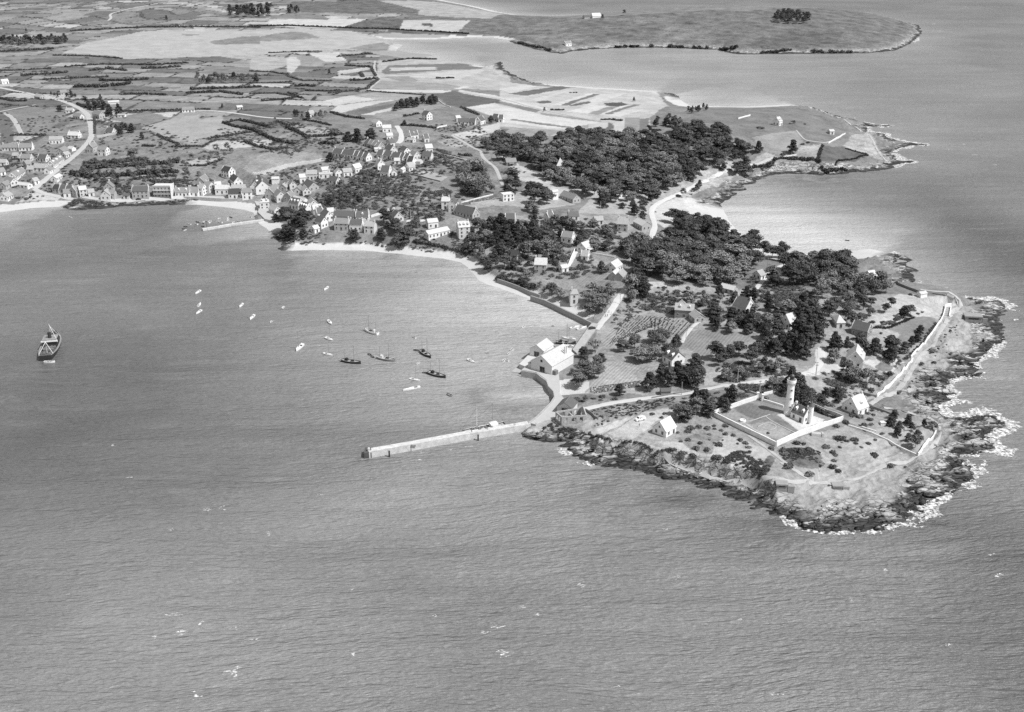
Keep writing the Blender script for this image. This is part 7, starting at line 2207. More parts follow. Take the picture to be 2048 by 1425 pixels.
HEDG = []
HB = [
    ('A', [(560, 250), (900, 230), (1200, 215), (1600, 215), (2048, 220)], 5, 3.5), ('B', [(0, 210), (300, 205), (640, 218), (1040, 230), (1400, 250), (1720, 270)], 5, 3.5), ('A', [(0, 410), (200, 400), (420, 390)], 6, 4), ('A', [(420, 440), (700, 445), (960, 465)], 4, 3),
    ('A', [(180, 600), (330, 590), (520, 575)], 6, 4), ('A', [(590, 690), (800, 690), (1020, 665)], 7, 5), ('A', [(800, 640), (1000, 640), (1150, 630)], 6, 4), ('A', [(720, 560), (850, 545), (990, 560)], 6, 4), ('A', [(340, 630), (560, 620), (850, 610)], 5, 3), ('A', [(520, 530), (800, 510), (1200, 515), (1480, 500)], 5, 3),
    ('A', [(1120, 545), (1250, 540), (1400, 530)], 6, 4), ('A', [(1500, 710), (1800, 700), (2048, 690)], 6, 4), ('A', [(1480, 740), (1750, 730), (1900, 750)], 5, 4), ('A', [(1650, 600), (1850, 610), (2048, 600)], 4, 3), ('A', [(0, 560), (200, 555), (400, 545)], 4, 3), ('A', [(100, 1070), (340, 1070)], 4, 3), ('A', [(0, 780), (100, 800), (200, 800)], 4, 3),
    ('A', [(980, 745), (1180, 745), (1300, 755)], 4, 3), ('A', [(1000, 880), (1200, 875), (1420, 870), (1650, 865)], 3.5, 2.5), ('F', [(340, 140), (500, 105), (640, 140), (820, 185)], 3.5, 3), ('F', [(340, 140), (480, 180), (620, 205)], 3.5, 3), ('F', [(220, 290), (400, 265), (620, 230)], 4, 3), ('F', [(620, 200), (760, 270), (900, 330), (1060, 350)], 5, 4),
    ('F', [(560, 330), (700, 380), (850, 410)], 4, 3.5), ('F', [(850, 410), (980, 390)], 3.5, 3), ('F', [(1000, 190), (1120, 240), (1200, 290)], 5, 3.5), ('F', [(1200, 280), (1400, 270), (1560, 255)], 4.5, 3.5), ('F', [(1150, 105), (1300, 130), (1430, 160)], 3.5, 2.5), ('F', [(0, 575), (150, 570), (320, 515)], 3.5, 2.5), ('F', [(880, 120), (1000, 165), (1100, 150)], 3.5, 2.5),
    ('E', [(960, 290), (965, 370), (965, 450)], 2.2, 2.5), ('E', [(790, 150), (860, 180), (920, 200)], 3.5, 3), ('E', [(1600, 465), (1720, 520), (1820, 560)], 3.5, 2.5), ('E', [(1760, 585), (1900, 580), (2036, 575)], 3.5, 2.5), ('E', [(740, 860), (900, 890), (1200, 880), (1500, 860), (1800, 840)], 7, 5), ('E', [(880, 800), (1100, 790), (1500, 770), (1800, 740)], 7, 5), ('E', [(870, 750), (1150, 745), (1500, 720)], 6, 4.5),
    ('E', [(1380, 910), (1560, 885), (1780, 880)], 4.5, 3), ('E', [(1450, 575), (1560, 580)], 4, 3), ('B', [(0, 565), (160, 570), (300, 590)], 3.5, 2.5), ('B', [(290, 600), (420, 640), (640, 640)], 3.5, 2.5), ('B', [(620, 740), (800, 720), (920, 705), (1010, 630)], 4.5, 3), ('B', [(870, 580), (890, 610)], 5, 3.5), ('B', [(800, 640), (900, 635), (1000, 625)], 5, 4), ('B', [(950, 530), (990, 600)], 3.5, 3),
    ('B', [(100, 800), (260, 790), (360, 770)], 4.5, 3), ('B', [(300, 735), (380, 770), (420, 780)], 3.5, 2.5), ('B', [(0, 660), (150, 660), (330, 650)], 3, 2.5), ('B', [(360, 685), (440, 680), (490, 685)], 6, 4), ('B', [(0, 745), (200, 740), (330, 760)], 3, 2.5), ('B', [(440, 720), (600, 725), (700, 715)], 3, 2.5), ('B', [(920, 720), (1100, 735), (1250, 745), (1380, 755)], 3, 2), ('B', [(150, 420), (400, 410), (560, 408)], 3.5, 2.5),
    ('B', [(690, 450), (850, 435), (960, 425)], 5, 3), ('B', [(750, 520), (930, 530)], 6, 3.5), ('B', [(1050, 490), (1250, 465), (1460, 470)], 6, 3), ('B', [(0, 965), (100, 990), (170, 1010)], 4, 3), ('B', [(640, 890), (760, 925), (890, 940)], 4, 3), ('B', [(1220, 920), (1330, 900)], 4, 2.5), ('B', [(1660, 850), (1750, 890), (1800, 910)], 3.5, 2.5), ('B', [(1480, 620), (1600, 618)], 5, 2.5),
    ('C', [(810, 948), (880, 945), (955, 955)], 4.5, 2.5), ('C', [(405, 872), (500, 870)], 4, 2.2), ('C', [(1170, 1000), (1190, 1030), (1260, 1030)], 3, 2.2), ('C', [(560, 735), (600, 735)], 4, 2.2), ('D', [(500, 1215), (530, 1110), (545, 1090)], 3, 2.2), ('D', [(720, 1115), (800, 1140), (880, 1160)], 2.6, 2), ('D', [(640, 1218), (760, 1195), (880, 1165)], 2.6, 2), ('D', [(290, 1180), (430, 1200)], 4, 2.5),
    ('K', [(170, 610), (300, 640), (430, 660), (560, 690)], 3.5, 2.6), ('K', [(600, 700), (720, 720), (850, 760)], 3.5, 2.6), ('K', [(210, 590), (400, 585)], 2, 1.6), ('K', [(1150, 1050), (1300, 1090), (1560, 1150)], 5, 4), ('P', [(510, 440), (800, 445), (1030, 350)], 2.0, 1.6), ('S', [(1640, 430), (1850, 520), (2040, 600)], 4, 3), ('P', [(1000, 700), (1130, 560), (1250, 400)], 2.2, 1.2),
    ('T', [(180, 690), (360, 760), (480, 800)], 2, 1.4), ('Q', [(1050, 740), (1200, 800), (1400, 850), (1600, 890), (1800, 940), (2040, 1000)], 2.2, 1.4), ('G', [(1420, 460), (1530, 475)], 4, 3), ('G', [(0, 345), (100, 350), (180, 345)], 6, 4), ('G', [(830, 160), (1000, 170), (1180, 190)], 4, 3), ('G', [(1490, 10), (1590, 45)], 4, 3), ('D', [(440, 480), (700, 490)], .1, .1),
    ('D', [(90, 375), (230, 375), (300, 390)], 7, 5), ('D', [(470, 370), (640, 375), (860, 375)], 8, 6), ('C', [(870, 360), (1000, 350), (1080, 350)], 8, 5), ('C', [(1200, 350), (1400, 350), (1650, 370), (1860, 380)], 8, 6), ('C', [(150, 340), (400, 395)], 6, 4), ('I', [(1190, 620), (1300, 600), (1420, 570), (1560, 545), (1700, 580)], 6, 3.5), ('I', [(1700, 590), (1850, 610), (2000, 620)], 6, 4),
]
for r, pts, w, h in HB:
    if w > .5:
        Y_ = px(r, *pts[0])[1]
        hedge(r, pts, w, h, "inland" if Y_ < 330 else "near the point")
for cl, ph in (("inland", "dark clipped hedge between fields, %s from the left of the inland hedges"), ("near the point", "bushy hedge, %s from the left of those near the point")):
    it = sorted([q for q in HEDG if q[1] == cl], key=lambda q: q[2])
    for i, q in enumerate(it):
        tag(q[0], ph % ordinal(i + 1), "hedge", "hedges " + cl)
# the smaller hedgerows of the patchwork further inland, one mass
fh = []
em = np.nonzero((bm_ | farb) & eh & (np.abs(fx / np.maximum(fy, 1)) < .56) & (TONE < .105))[0]
rs = np.random.RandomState(3)
for i in rs.choice(em, min(3400, len(em)), replace=False):
    if fbm(fx[i:i + 1] / 60, fy[i:i + 1] / 60, 97, 2)[0] < .44:
        continue
    w = rs.uniform(1.4, 2.8)
    fh.append((fx[i], fy[i], Hh[i] - .2, w, w, w * .75))
mass("field_hedgerows", "dark scrubby hedgerows threading the inland patchwork of fields", fh, "hedgerows", M_HEDGE, 4)

# boulders along the exposed shore
sel_ = np.nonzero((ROCK > .7) & (Hh > .1) & (Hh < 3.2) & (fy < 1300))[0]
bv, bt_ = [], []
n0 = 0
ico = np.array([[0, 0, 1], [.9, 0, .35], [.28, .85, .35], [-.72, .53, .35], [-.72, -.53, .35], [.28, -.85, .35], [.72, .53, -.4], [-.28, .85, -.4], [-.9, 0, -.4], [-.28, -.85, -.4], [.72, -.53, -.4], [0, 0, -.9]])
icf = np.array([(0, 1, 2), (0, 2, 3), (0, 3, 4), (0, 4, 5), (0, 5, 1), (1, 6, 2), (2, 7, 3), (3, 8, 4), (4, 9, 5), (5, 10, 1), (2, 6, 7), (3, 7, 8), (4, 8, 9), (5, 9, 10), (1, 10, 6), (6, 11, 7), (7, 11, 8), (8, 11, 9), (9, 11, 10), (10, 11, 6)])
pr = np.clip(1.6 / (1 + (fy[sel_] / 600) ** 2), .1, 1)
for i in rs.choice(sel_, 600, replace=False, p=pr / pr.sum()):
    s = rs.uniform(.35, .9) * (2.4 if rs.random_sample() < .15 else 1.0)
    v = ico * (1 + rs.uniform(-.3, .3, (12, 1))) * np.array([s * rs.uniform(1.2, 2.4), s, s * rs.uniform(.3, .6)])
    a = .45 + rs.normal() * .4
    R = np.array([[math.cos(a), -math.sin(a), 0], [math.sin(a), math.cos(a), 0], [0, 0, 1]])
    bv.append(v @ R.T + np.array([fx[i] + rs.normal(), fy[i] + rs.normal(), Hh[i] + s * .05]))
    bt_.append(icf + n0)
    n0 += 12
bo = np_mesh("shore_boulders", np.concatenate(bv), np.concatenate(bt_), M_GROUND)
bc = bo.color_attributes.new("ground", 'FLOAT_COLOR', 'POINT')
bc.data.foreach_set('color', np.tile(np.array([.3, .3, 1, 0], np.float32), len(bo.vertices)))
tag(obj("shore_boulders", bo), "loose boulders strewn along the rocky shore", "boulders", kind="stuff")

# ------------------------------------------------------------------ boats
def hull_mb(L, B, D_, sheer, bluff=.6, open_=False, draft=.5, n=11):
    """hull along +X (bow), deck edge D_ above water at midships"""
    m = MB()
    secs = []
    for i in range(n):
        t = i / (n - 1)
        x = -L / 2 + L * t
        w = B / 2 * (1 - (max(0, (t - .45) / .55)) ** (1.6 + bluff)) * (1 - .35 * max(0, (.35 - t) / .35) ** 1.5)
        w = max(w, .03)
        zt = D_ + sheer * ((t - .4) / .6) ** 2
        secs.append([(x, -w, zt), (x, -w * .92, D_ * .3), (x, -w * .55, -draft), (x, w * .55, -draft), (x, w * .92, D_ * .3), (x, w, zt)])
    V_, F_ = [], []
    for s in secs:
        V_ += s
    k = 6
    for i in range(n - 1):
        for j in range(k - 1):
            F_.append((i * k + j, (i + 1) * k + j, (i + 1) * k + j + 1, i * k + j + 1))
    F_.append(tuple(range(k))[::-1])
    F_.append(tuple((n - 1) * k + j for j in range(k)))
    m.poly(V_, F_)
    return m, secs


def deck_mb(secs, drop, shrink=.94):
    m = MB()
    V_, F_ = [], []
    for s in secs:
        V_ += [(s[0][0], s[0][1] * shrink, s[0][2] - drop), (s[5][0], s[5][1] * shrink, s[5][2] - drop)]
    for i in range(len(secs) - 1):
        F_.append((i * 2, (i + 1) * 2, (i + 1) * 2 + 1, i * 2 + 1))
    m.poly(V_, F_)
    return m


def two_sided(me):
    return me


def proto(parts):
    return [(n, mesh_of(m, n, [mt])) for n, m, mt in parts]


M_BW = plain('white_paint', .78, .06, 1, .35, 0, .5)
M_BD = plain('tarred_hull', .035, .2, 1, .5, 0, .4)
M_BG = plain('grey_paint', .28, .15, 1, .5, 0, .4)
M_DECK = plain('scrubbed_deck', .40, .2, 2, .8)
M_SPAR = plain('varnished_spar', .30, .1, 2, .5)
M_SPARW = plain('white_spar', .7, .05, 2, .5)
M_IRON = plain('dark_iron', .05, .2, 1, .6)


def box_mb(*a):
    return MB().box(*a)


def cyl(p, q, r0, r1=None):
    return MB().tube(p, q, r0, r1, 6)


def mk_dinghy(mt):
    h, s = hull_mb(4, 1.6, .55, .25)
    th = MB()
    for x in (-1.1, 0, .9):
        th.box(x - .14, x + .14, -.55, .55, .33, .38)
    return proto([("hull", h, mt), ("bottom_boards", deck_mb(s, .3, .8), M_WOODD), ("gunwale", deck_rim(s), mt), ("thwarts", th, M_DECK)])


def deck_rim(secs):
    m = MB()
    V_, F_ = [], []
    for s in secs:
        for k in (0, 5):
            y, z = s[k][1], s[k][2]
            V_ += [(s[k][0], y * 1.03, z + .05), (s[k][0], y * .84, z + .05)]
    for i in range(len(secs) - 1):
        a, b = i * 4, (i + 1) * 4
        F_ += [(a, b, b + 1, a + 1), (b + 2, a + 2, a + 3, b + 3)]
    m.poly(V_, F_)
    return m


def mk_sloop(mt, mast=True):
    h, s = hull_mb(8, 2.3, .8, .35)
    cab = MB().poly([(-.4, -.62, .7), (2.0, -.45, .75), (2.0, .45, .75), (-.4, .62, .7), (-.3, -.5, 1.15), (1.8, -.35, 1.1), (1.8, .35, 1.1), (-.3, .5, 1.15)], [(0, 1, 5, 4), (1, 2, 6, 5), (2, 3, 7, 6), (3, 0, 4, 7), (4, 5, 6, 7)])
    p = [("hull", h, mt), ("deck", deck_mb(s, .04), M_BW if mt == M_BW else M_DECK), ("cabin", cab, M_BW), ("cockpit", box_mb(-2.4, -.6, -.55, .55, .6, .84), M_WOODD)]
    if mast:
        p += [("mast", cyl((.9, 0, .5), (.8, 0, 9.5), .17, .11), M_SPAR), ("boom", cyl((.8, 0, 1.6), (-3.0, 0, 1.7), .11), M_BW)]
    return proto(p)


def mk_ketch(mt, two=True):
    h, s = hull_mb(14, 4.0, 1.5, .7, .9)
    wh = MB().box(-4.4, -2.6, -.9, .9, 1.2, 2.9)
    p = [("hull", h, mt), ("deck", deck_mb(s, .45, .92), M_DECK), ("bulwark_rail", deck_rim(s), M_BG if mt == M_BD else M_BW), ("hatch", box_mb(-.6, 1.6, -.8, .8, .95, 1.5), M_WOODD), ("wheelhouse", wh, M_BD if mt == M_BD else M_BW),
         ("mast", cyl((2.2, 0, .8), (2.0, 0, 13), .24, .14), M_SPAR), ("boom", cyl((2.1, 0, 2.6), (-2.6, .2, 3.0), .14), M_SPAR), ("bowsprit", cyl((6.2, 0, 2.0), (8.6, 0, 2.6), .12, .08), M_SPAR)]
    if two:
        p += [("mizzen_mast", cyl((-4.9, 0, .9), (-5.0, 0, 9), .2, .12), M_SPAR), ("furled_sail", cyl((-5.0, 0, 2.7), (-7.6, 0, 2.9), .2, .12), M_DECK)]
    st = MB()
    st.tube((2.0, 0, 12.5), (6.6, 0, 2.1), .035, .035, 4)
    st.tube((2.0, 0, 12.5), (-4.9, 0, 8.4), .03, .03, 4)
    p.append(("rigging", st, M_IRON))
    return proto(p)


def mk_launch(mt):
    h, s = hull_mb(12, 2.6, .9, .3)
    cab = MB().poly([(-1.5, -.75, .8), (2.6, -.55, .85), (2.6, .55, .85), (-1.5, .75, .8), (-1.4, -.6, 1.45), (2.2, -.42, 1.35), (2.2, .42, 1.35), (-1.4, .6, 1.45)], [(0, 1, 5, 4), (1, 2, 6, 5), (2, 3, 7, 6), (3, 0, 4, 7), (4, 5, 6, 7)])
    return proto([("hull", h, mt), ("deck", deck_mb(s, .04), M_BW), ("cabin", cab, M_BW), ("cockpit", box_mb(-4.2, -1.9, -.7, .7, .7, .97), M_WOODD)])


PB = {'dw': mk_dinghy(M_BW), 'dk': mk_dinghy(M_BD), 'dg': mk_dinghy(M_BG), 'sw': mk_sloop(M_BW), 'sn': mk_sloop(M_BW, False), 'kd': mk_ketch(M_BD), 'kg': mk_ketch(M_BG), 'kw': mk_ketch(M_BW), 'lw': mk_launch(M_BW)}
PL = {'d': 4.0, 's': 8.0, 'k': 14.0, 'l': 12.0}
NMB = {'dw': ("rowing_boat", "small white rowing boat"), 'dk': ("rowing_boat", "small dark rowing boat"), 'dg': ("rowing_boat", "small grey rowing boat"), 'sw': ("sailing_boat", "white sloop with bare mast"), 'sn': ("motor_boat", "white decked boat without mast"),
       'kd': ("fishing_ketch", "black hulled two masted fishing ketch"), 'kg': ("fishing_ketch", "grey hulled two masted fishing ketch"), 'kw': ("ketch", "white two masted ketch"), 'lw': ("launch", "long white launch")}
BO = [
    ('X', 'sw', 403, 66, 385, 80), ('X', 'sw', 412, 345, 440, 380), ('X', 'kw', 818, 458, 738, 430), ('X', 'dw', 1158, 494, 1132, 478), ('X', 'sw', 198, 552, 138, 605), ('X', 'sw', 388, 492, 455, 518), ('X', 'sw', 370, 625, 448, 642), ('X', 'kd', 550, 692, 670, 710), ('X', 'dw', 515, 682, 540, 688),
    ('X', 'dk', 752, 628, 778, 640), ('X', 'dk', 778, 648, 805, 662), ('X', 'kg', 845, 665, 970, 690), ('X', 'dk', 1140, 595, 1185, 600), ('X', 'kd', 1215, 615, 1275, 655), ('X', 'dk', 1216, 788, 1262, 793), ('X', 'kd', 1280, 797, 1400, 830), ('X', 'sw', 1122, 845, 1180, 856), ('X', 'lw', 1190, 912, 1055, 942),
    ('X', 'dg', 1470, 990, 1424, 970), ('X', 'sw', 1612, 682, 1652, 700), ('X', 'dw', 1760, 618, 1792, 628), ('X', 'dw', 1970, 602, 1988, 582), ('X', 'dw', 1944, 634, 1962, 618), ('X', 'dw', 1903, 694, 1918, 674), ('X', 'dw', 1950, 690, 1920, 670), ('X', 'dw', 1165, 716, 1195, 700), ('X', 'dw', 20, 240, 36, 228),
    ('Y', 'sw', 295, 302, 245, 332), ('Y', 'sw', 268, 485, 300, 448), ('Y', 'sw', 312, 530, 248, 570), ('Y', 'sw', 793, 455, 757, 490), ('Y', 'sw', 930, 588, 877, 638), ('Y', 'dw', 1276, 485, 1252, 500), ('Y', 'dw', 1138, 650, 1114, 668), ('K', 'dw', 178, 952, 220, 966), ('N', 'dw', 285, 538, 260, 552), ('N', 'dw', 612, 530, 634, 546),
    ('N', 'sn', 818, 565, 930, 540), ('N', 'sn', 898, 578, 1015, 548), ('N', 'sw', 880, 695, 722, 675), ('N', 'kd', 690, 738, 850, 742), ('N', 'sw', 860, 775, 740, 760), ('N', 'dw', 152, 822, 128, 798), ('N', 'dw', 92, 870, 114, 846), ('N', 'dw', 38, 950, 62, 922), ('N', 'dw', 95, 945, 62, 922), ('N', 'dk', 1045, 530, 1015, 520), ('N', 'dk', 640, 785, 600, 795),
    ('Z', 'dw', 930, 335, 890, 350), ('Z', 'dw', 1095, 325, 1060, 345), ('Z', 'dk', 1155, 330, 1105, 315), ('Z', 'dw', 1095, 362, 1060, 378), ('Z', 'dk', 535, 420, 480, 402), ('Z', 'dw', 388, 452, 332, 438), ('Z', 'dw', 515, 455, 468, 432), ('Z', 'dw', 590, 425, 552, 408), ('Z', 'dk', 625, 432, 588, 420), ('Z', 'dw', 648, 398, 612, 412),
    ('Z', 'dw', 758, 392, 720, 430), ('Z', 'dg', 835, 395, 795, 408), ('Z', 'dw', 972, 422, 895, 404), ('Z', 'dw', 1198, 402, 1152, 420), ('Z', 'dw', 1318, 410, 1265, 390), ('Z', 'dw', 1522, 325, 1488, 308), ('Z', 'dk', 315, 495, 255, 495), ('Z', 'dk', 632, 495, 588, 488), ('Z', 'dk', 278, 542, 225, 535), ('Z', 'dw', 300, 550, 258, 565),
    ('E', 'dw', 705, 1292, 736, 1298), ('M', 'dk', 1704, 352, 1744, 358), ('Z', 'dk', 1630, 300, 1572, 312),
]
BIN = []
for (r, kd, x1, y1, x2, y2) in BO:
    a, b = p2w(*px(r, x1, y1), .5), p2w(*px(r, x2, y2), .5)
    L = math.hypot(b[0] - a[0], b[1] - a[1])
    base = PL[kd[0]]
    lo, hi = {'d': (3.2, 5.5), 's': (6.5, 10.5), 'k': (12, 17), 'l': (10, 12.5)}[kd[0]]
    s = min(max(L, lo), hi) / base
    BIN.append((kd, (a[0] + b[0]) / 2, (a[1] + b[1]) / 2, math.atan2(b[1] - a[1], b[0] - a[0]), s, (px(r, x1, y1)[0] + px(r, x2, y2)[0]) / 2, px(r, x1, y1)[1]))
PLACE = lambda x, y: "by the village jetty" if y < 470 else ("along the harbour quay" if x > 1095 else "moored in the bay") if x < 1300 else "in the beach bay"
bg = {}
for q in BIN:
    bg.setdefault((q[0], PLACE(q[5], q[6])), []).append(q)
for (kd, pl), lst in bg.items():
    lst.sort(key=lambda q: q[5])
    for i, (k_, x, y, a, s, xx, yy) in enumerate(lst):
        nm, ds = NMB[kd]
        root = empty(nm, (x, y, 0), a)
        root.scale = (s, s, s)
        for pn, me in PB[kd]:
            o = bpy.data.objects.new(pn, me)
            COL.objects.link(o)
            o.parent = root
        tag(root, "%s %s" % (ds, pl) if len(lst) == 1 else "%s, %s from the left of those %s" % (ds, ordinal(i + 1), pl), "boat", "boats " + pl)

# the cargo vessel out on the left
a, b = p2w(*px('W', 600, 1130), 2.2), p2w(*px('W', 850, 520), 3.4)
L = math.hypot(b[0] - a[0], b[1] - a[1])
sh = empty("cargo_ship", ((a[0] + b[0]) / 2, (a[1] + b[1]) / 2, 0), math.atan2(b[1] - a[1], b[0] - a[0]))
L = min(L, 46)
h, s = hull_mb(L, 10.5, 2.6, 1.6, 1.4, n=15)
h.build("hull", M_BD, sh)
deck_mb(s, .9, .95).build("deck", plain('ship_deck', .11, .4, .6, .9), sh)
deck_rim(s).build("bulwark_rail", plain('worn_rail', .26, .2, 1, .6), sh)
MB().box(6.2, 11, -2.8, 2.8, 1.6, 2.7).build("hatch", plain('hatch_cover', .10, .3, 1, .9), sh)
MB().box(-8, -2.8, -2.8, 2.8, 1.6, 2.7).build("hatch", plain('hatch_cover', .16, .3, 1, .9), sh)
MB().box(-2, 5.6, -3.8, 3.8, 1.6, 6.2).build("wheelhouse", M_IRON, sh)
MB().box(-2.3, 5.8, -4.0, 4.0, 6.2, 6.5).build("wheelhouse_roof", M_BG, sh)
MB().box(-2.7, -2.0, -4.6, 4.6, 5.2, 6.0).build("bridge_screen", M_BW, sh)
cyl((4, 0, 2), (4, 0, 14), .22, .12).build("mast", M_SPARW, sh)
cyl((-12, 0, 2), (-12, 0, 9.5), .2, .12).build("mast", M_SPARW, sh)
for p, q in (((4, .2, 13), (9, -4, 4)), ((4, 0, 13.4), (-1.5, -4.5, 4.5)), ((-12, 0, 9), (-17, 3.5, 3.5)), ((-12, 0, 9), (-16, -4, 3.2)), ((-12, 0, 8.5), (-8, 1.5, 6))):
    cyl(p, q, .16, .12).build("derrick_boom", M_SPARW, sh)
MB().box(11.5, 15.5, -2.2, 2.2, 1.6, 3.6).build("foredeck_house", M_IRON, sh)
RC = random.Random(8)
cl_ = MB()
for k in range(90):
    x, y = RC.uniform(-L * .42, L * .3), RC.uniform(-3.6, 3.6)
    w = RC.uniform(.25, .8)
    cl_.box(x - w, x + w, y - w * .6, y + w * .6, 1.5, 1.9 + RC.uniform(.2, 1.4))
cl_.build("deck_gear", plain('deck_gear', .18, .6, .5, .9), sh)
MB().lathe([(1.0, 6.4), (.95, 9.6), (1.05, 9.6), (1.05, 9.9)], 14, 1, 0).build("funnel", M_IRON, sh)
cyl((4, 0, 13.6), (-12, 0, 9.2), .04).build("rigging", M_IRON, sh)
tag(sh, "dark cargo coaster with derricks at anchor on the left", "ship")
a_ = p2w(*px('W', 700, 1235), .5)
root = empty("rowing_boat", (a_[0], a_[1], 0), .15)
root.scale = (1.5, 1.5, 1.5)
for pn, me in PB['dw']:
    o = bpy.data.objects.new(pn, me)
    COL.objects.link(o)
    o.parent = root
tag(root, "white tender lying under the cargo coaster's stern", "boat")
# coaster lying behind the long jetty
a, b = p2w(937, 868, 3.5), p2w(1014, 853, 3.5)
n_ = Vector((-(b[1] - a[1]), b[0] - a[0], 0)).normalized()
th_ = empty("trawler", ((a[0] + b[0]) / 2 + n_.x * 6.0, (a[1] + b[1]) / 2 + n_.y * 6.0, 0), math.atan2(a[1] - b[1], a[0] - b[0]))
h, s = hull_mb(23, 5.6, 1.7, 1.0, 1.0, n=13)
h.build("hull", M_BD, th_)
deck_mb(s, .6, .95).build("deck", M_DECK, th_)
deck_rim(s).build("bulwark_rail", M_BW, th_)
MB().box(-7.5, -3.5, -1.5, 1.5, 1.0, 3.6).build("wheelhouse", M_BW, th_)
cyl((3.5, 0, 2.4), (3.4, 0, 14), .2, .1).build("mast", M_SPARW, th_)
cyl((-5, 0, 5), (-5.1, 0, 14.5), .18, .1).build("mizzen_mast", M_SPAR, th_)
cl_ = MB()
for k in range(26):
    x, y = RC.uniform(-9, 8), RC.uniform(-2, 2)
    w = RC.uniform(.25, .6)
    cl_.box(x - w, x + w, y - w, y + w, 1.0, 1.8 + RC.uniform(.2, 1.3))
cl_.build("deck_gear", plain('deck_gear', .18, .6, .5, .9), th_)
st = MB()
for p, q in (((3.4, 0, 13.5), (11, 0, 4.2)), ((3.4, 0, 13.5), (-5, 0, 6)), ((-5.1, 0, 14), (3.4, 0, 8)), ((-5, 0, 14), (-11, 0, 3))):
    st.tube(p, q, .045, .045, 4)
st.build("rigging", M_IRON, th_)
tag(th_, "two masted trawler berthed behind the long jetty", "trawler")

# ------------------------------------------------------------------ telegraph poles
pb = MB()
pb.tube((0, 0, -1), (0, 0, 7.6), .17, .12, 6)
POLE = mesh_of(pb, "shaft", [plain('weathered_pole', .42, .2, 1, .9)])
pb = MB()
pb.box(-.8, .8, -.07, .07, 6.9, 7.05)
for x in (-.7, -.3, .3, .7):
    pb.lathe([(.06, 7.05), (.05, 7.25)], 6, x, 0)
ARM = mesh_of(pb, "crossarm", [M_WOODD])
PO = [('E', 945, 215), ('E', 322, 1058), ('E', 488, 1030), ('G', 1622, 500), ('G', 1742, 520), ('G', 1845, 375), ('G', 922, 1112), ('H', 500, 345), ('H', 985, 755), ('H', 1206, 890), ('H', 1090, 742), ('L', 592, 242), ('L', 56, 620), ('L', 932, 815), ('M', 790, 670), ('M', 365, 868),
      ('M', 1362, 1150), ('M', 1478, 1160), ('O', 368, 1350), ('O', 1020, 1200), ('O', 1940, 1140), ('O', 2030, 640), ('O', 1280, 1365), ('S', 88, 350), ('S', 852, 175), ('S', 1150, 330), ('J', 1885, 340), ('T', 215, 205), ('I', 1302, 212), ('I', 630, 235), ('I', 990, 262), ('I', 1517, 500), ('N', 1405, 290), ('B', 648, 870), ('A', 1172, 760), ('A', 745, 745), ('O', 418, 720), ('O', 570, 570), ('2', 368, 325)]
PO = sorted([(px(r, x, y)[0], gp(r, x, y)) for r, x, y in PO])
for i, (xx, loc) in enumerate(PO):
    root = empty("telegraph_pole", loc, RC.uniform(-.5, .5))
    for pn, me in (("shaft", POLE), ("crossarm", ARM)):
        o = bpy.data.objects.new(pn, me)
        COL.objects.link(o)
        o.parent = root
    tag(root, "thin wooden telegraph pole, %s from the left of all poles" % ordinal(i + 1), "pole", "telegraph poles")

# ------------------------------------------------------------------ vehicles
def car(loc, rz, tone, label, van=False):
    c = empty("parked_car", loc, rz)
    mt = plain('car_paint', tone, .05, 1, .3, 0, .5)
    prof = [(-2.15, .35), (-2.2, .85), (-1.95, 1.0), (-1.2, 1.5), (.35, 1.52), (1.0, 1.02), (2.05, .88), (2.2, .6), (2.15, .35)] if not van else [(-2.6, .35), (-2.75, 1.0), (-2.5, 1.7), (-1.8, 2.0), (.9, 2.0), (1.6, 1.3), (2.5, 1.05), (2.7, .7), (2.65, .35)]
    wd = .82 if not van else 1.05
    m = MB()
    n = len(prof)
    V_ = []
    for k, f in ((-1, 1), (1, 1)):
        for (x, z) in prof:
            V_.append((x, k * wd * (1 if z < 1.05 else .82), z))
    m.poly(V_, [tuple(range(n))[::-1], tuple(range(n, 2 * n))] + [(i, (i + 1) % n, (i + 1) % n + n, i + n) for i in range(n)])
    m.build("body", mt, c)
    m = MB()
    z0 = 1.02 if not van else 1.3
    if van:
        m.poly([(1.0, -.8, 1.86), (1.52, -.85, 1.34), (1.52, .85, 1.34), (1.0, .8, 1.86)], [(0, 1, 2, 3)])
    else:
        m.poly([(.42, -.62, 1.5), (.96, -.68, 1.07), (.96, .68, 1.07), (.42, .62, 1.5)], [(0, 1, 2, 3)])
    for v in range(4):
        p = m.v[v]
        m.v[v] = (p[0] + .03, p[1], p[2] + .03)
    m.build("windscreen", M_GLASS, c)
    for s in (-1, 1):
        m = MB()
        if van:
            m.poly([(-1.6, s * .885, 1.35), (.9, s * .885, 1.35), (.75, s * .875, 1.8), (-1.5, s * .875, 1.8)], [(0, 1, 2, 3)])
        else:
            m.poly([(-1.5, s * .70, 1.08), (.7, s * .70, 1.08), (.3, s * .69, 1.42), (-1.15, s * .69, 1.42)], [(0, 1, 2, 3)])
        m.build("side_window", M_GLASS, c)
    for x in (-1.4, 1.4):
        for s in (-1, 1):
            m = MB()
            m.lathe([(.36, -.1), (.36, .1)], 12)
            o = m.build("wheel", M_IRON, c)
            o.rotation_euler = (math.pi / 2, 0, 0)
            o.location = (x, s * wd * .96, .33)
    tag(c, label, "car")


car(gp('Q', 1640, 590), math.radians(205), .78, "white rounded car parked alone on the grass of the point", True)
qx_, qy_ = p2w(*px('N', 1078, 575), 3.1)
car((qx_, qy_, 3.1), .35, .05, "dark car parked on the harbour quay")
car(gp('L', 1502, 75), .1, .06, "dark car parked on the beach road")
car(gp('E', 1412, 1110), .05, .05, "dark car on the bay road before the grey terrace")
car(gp('S', 1975, 760), .5, .7, "pale car in the lighthouse courtyard")

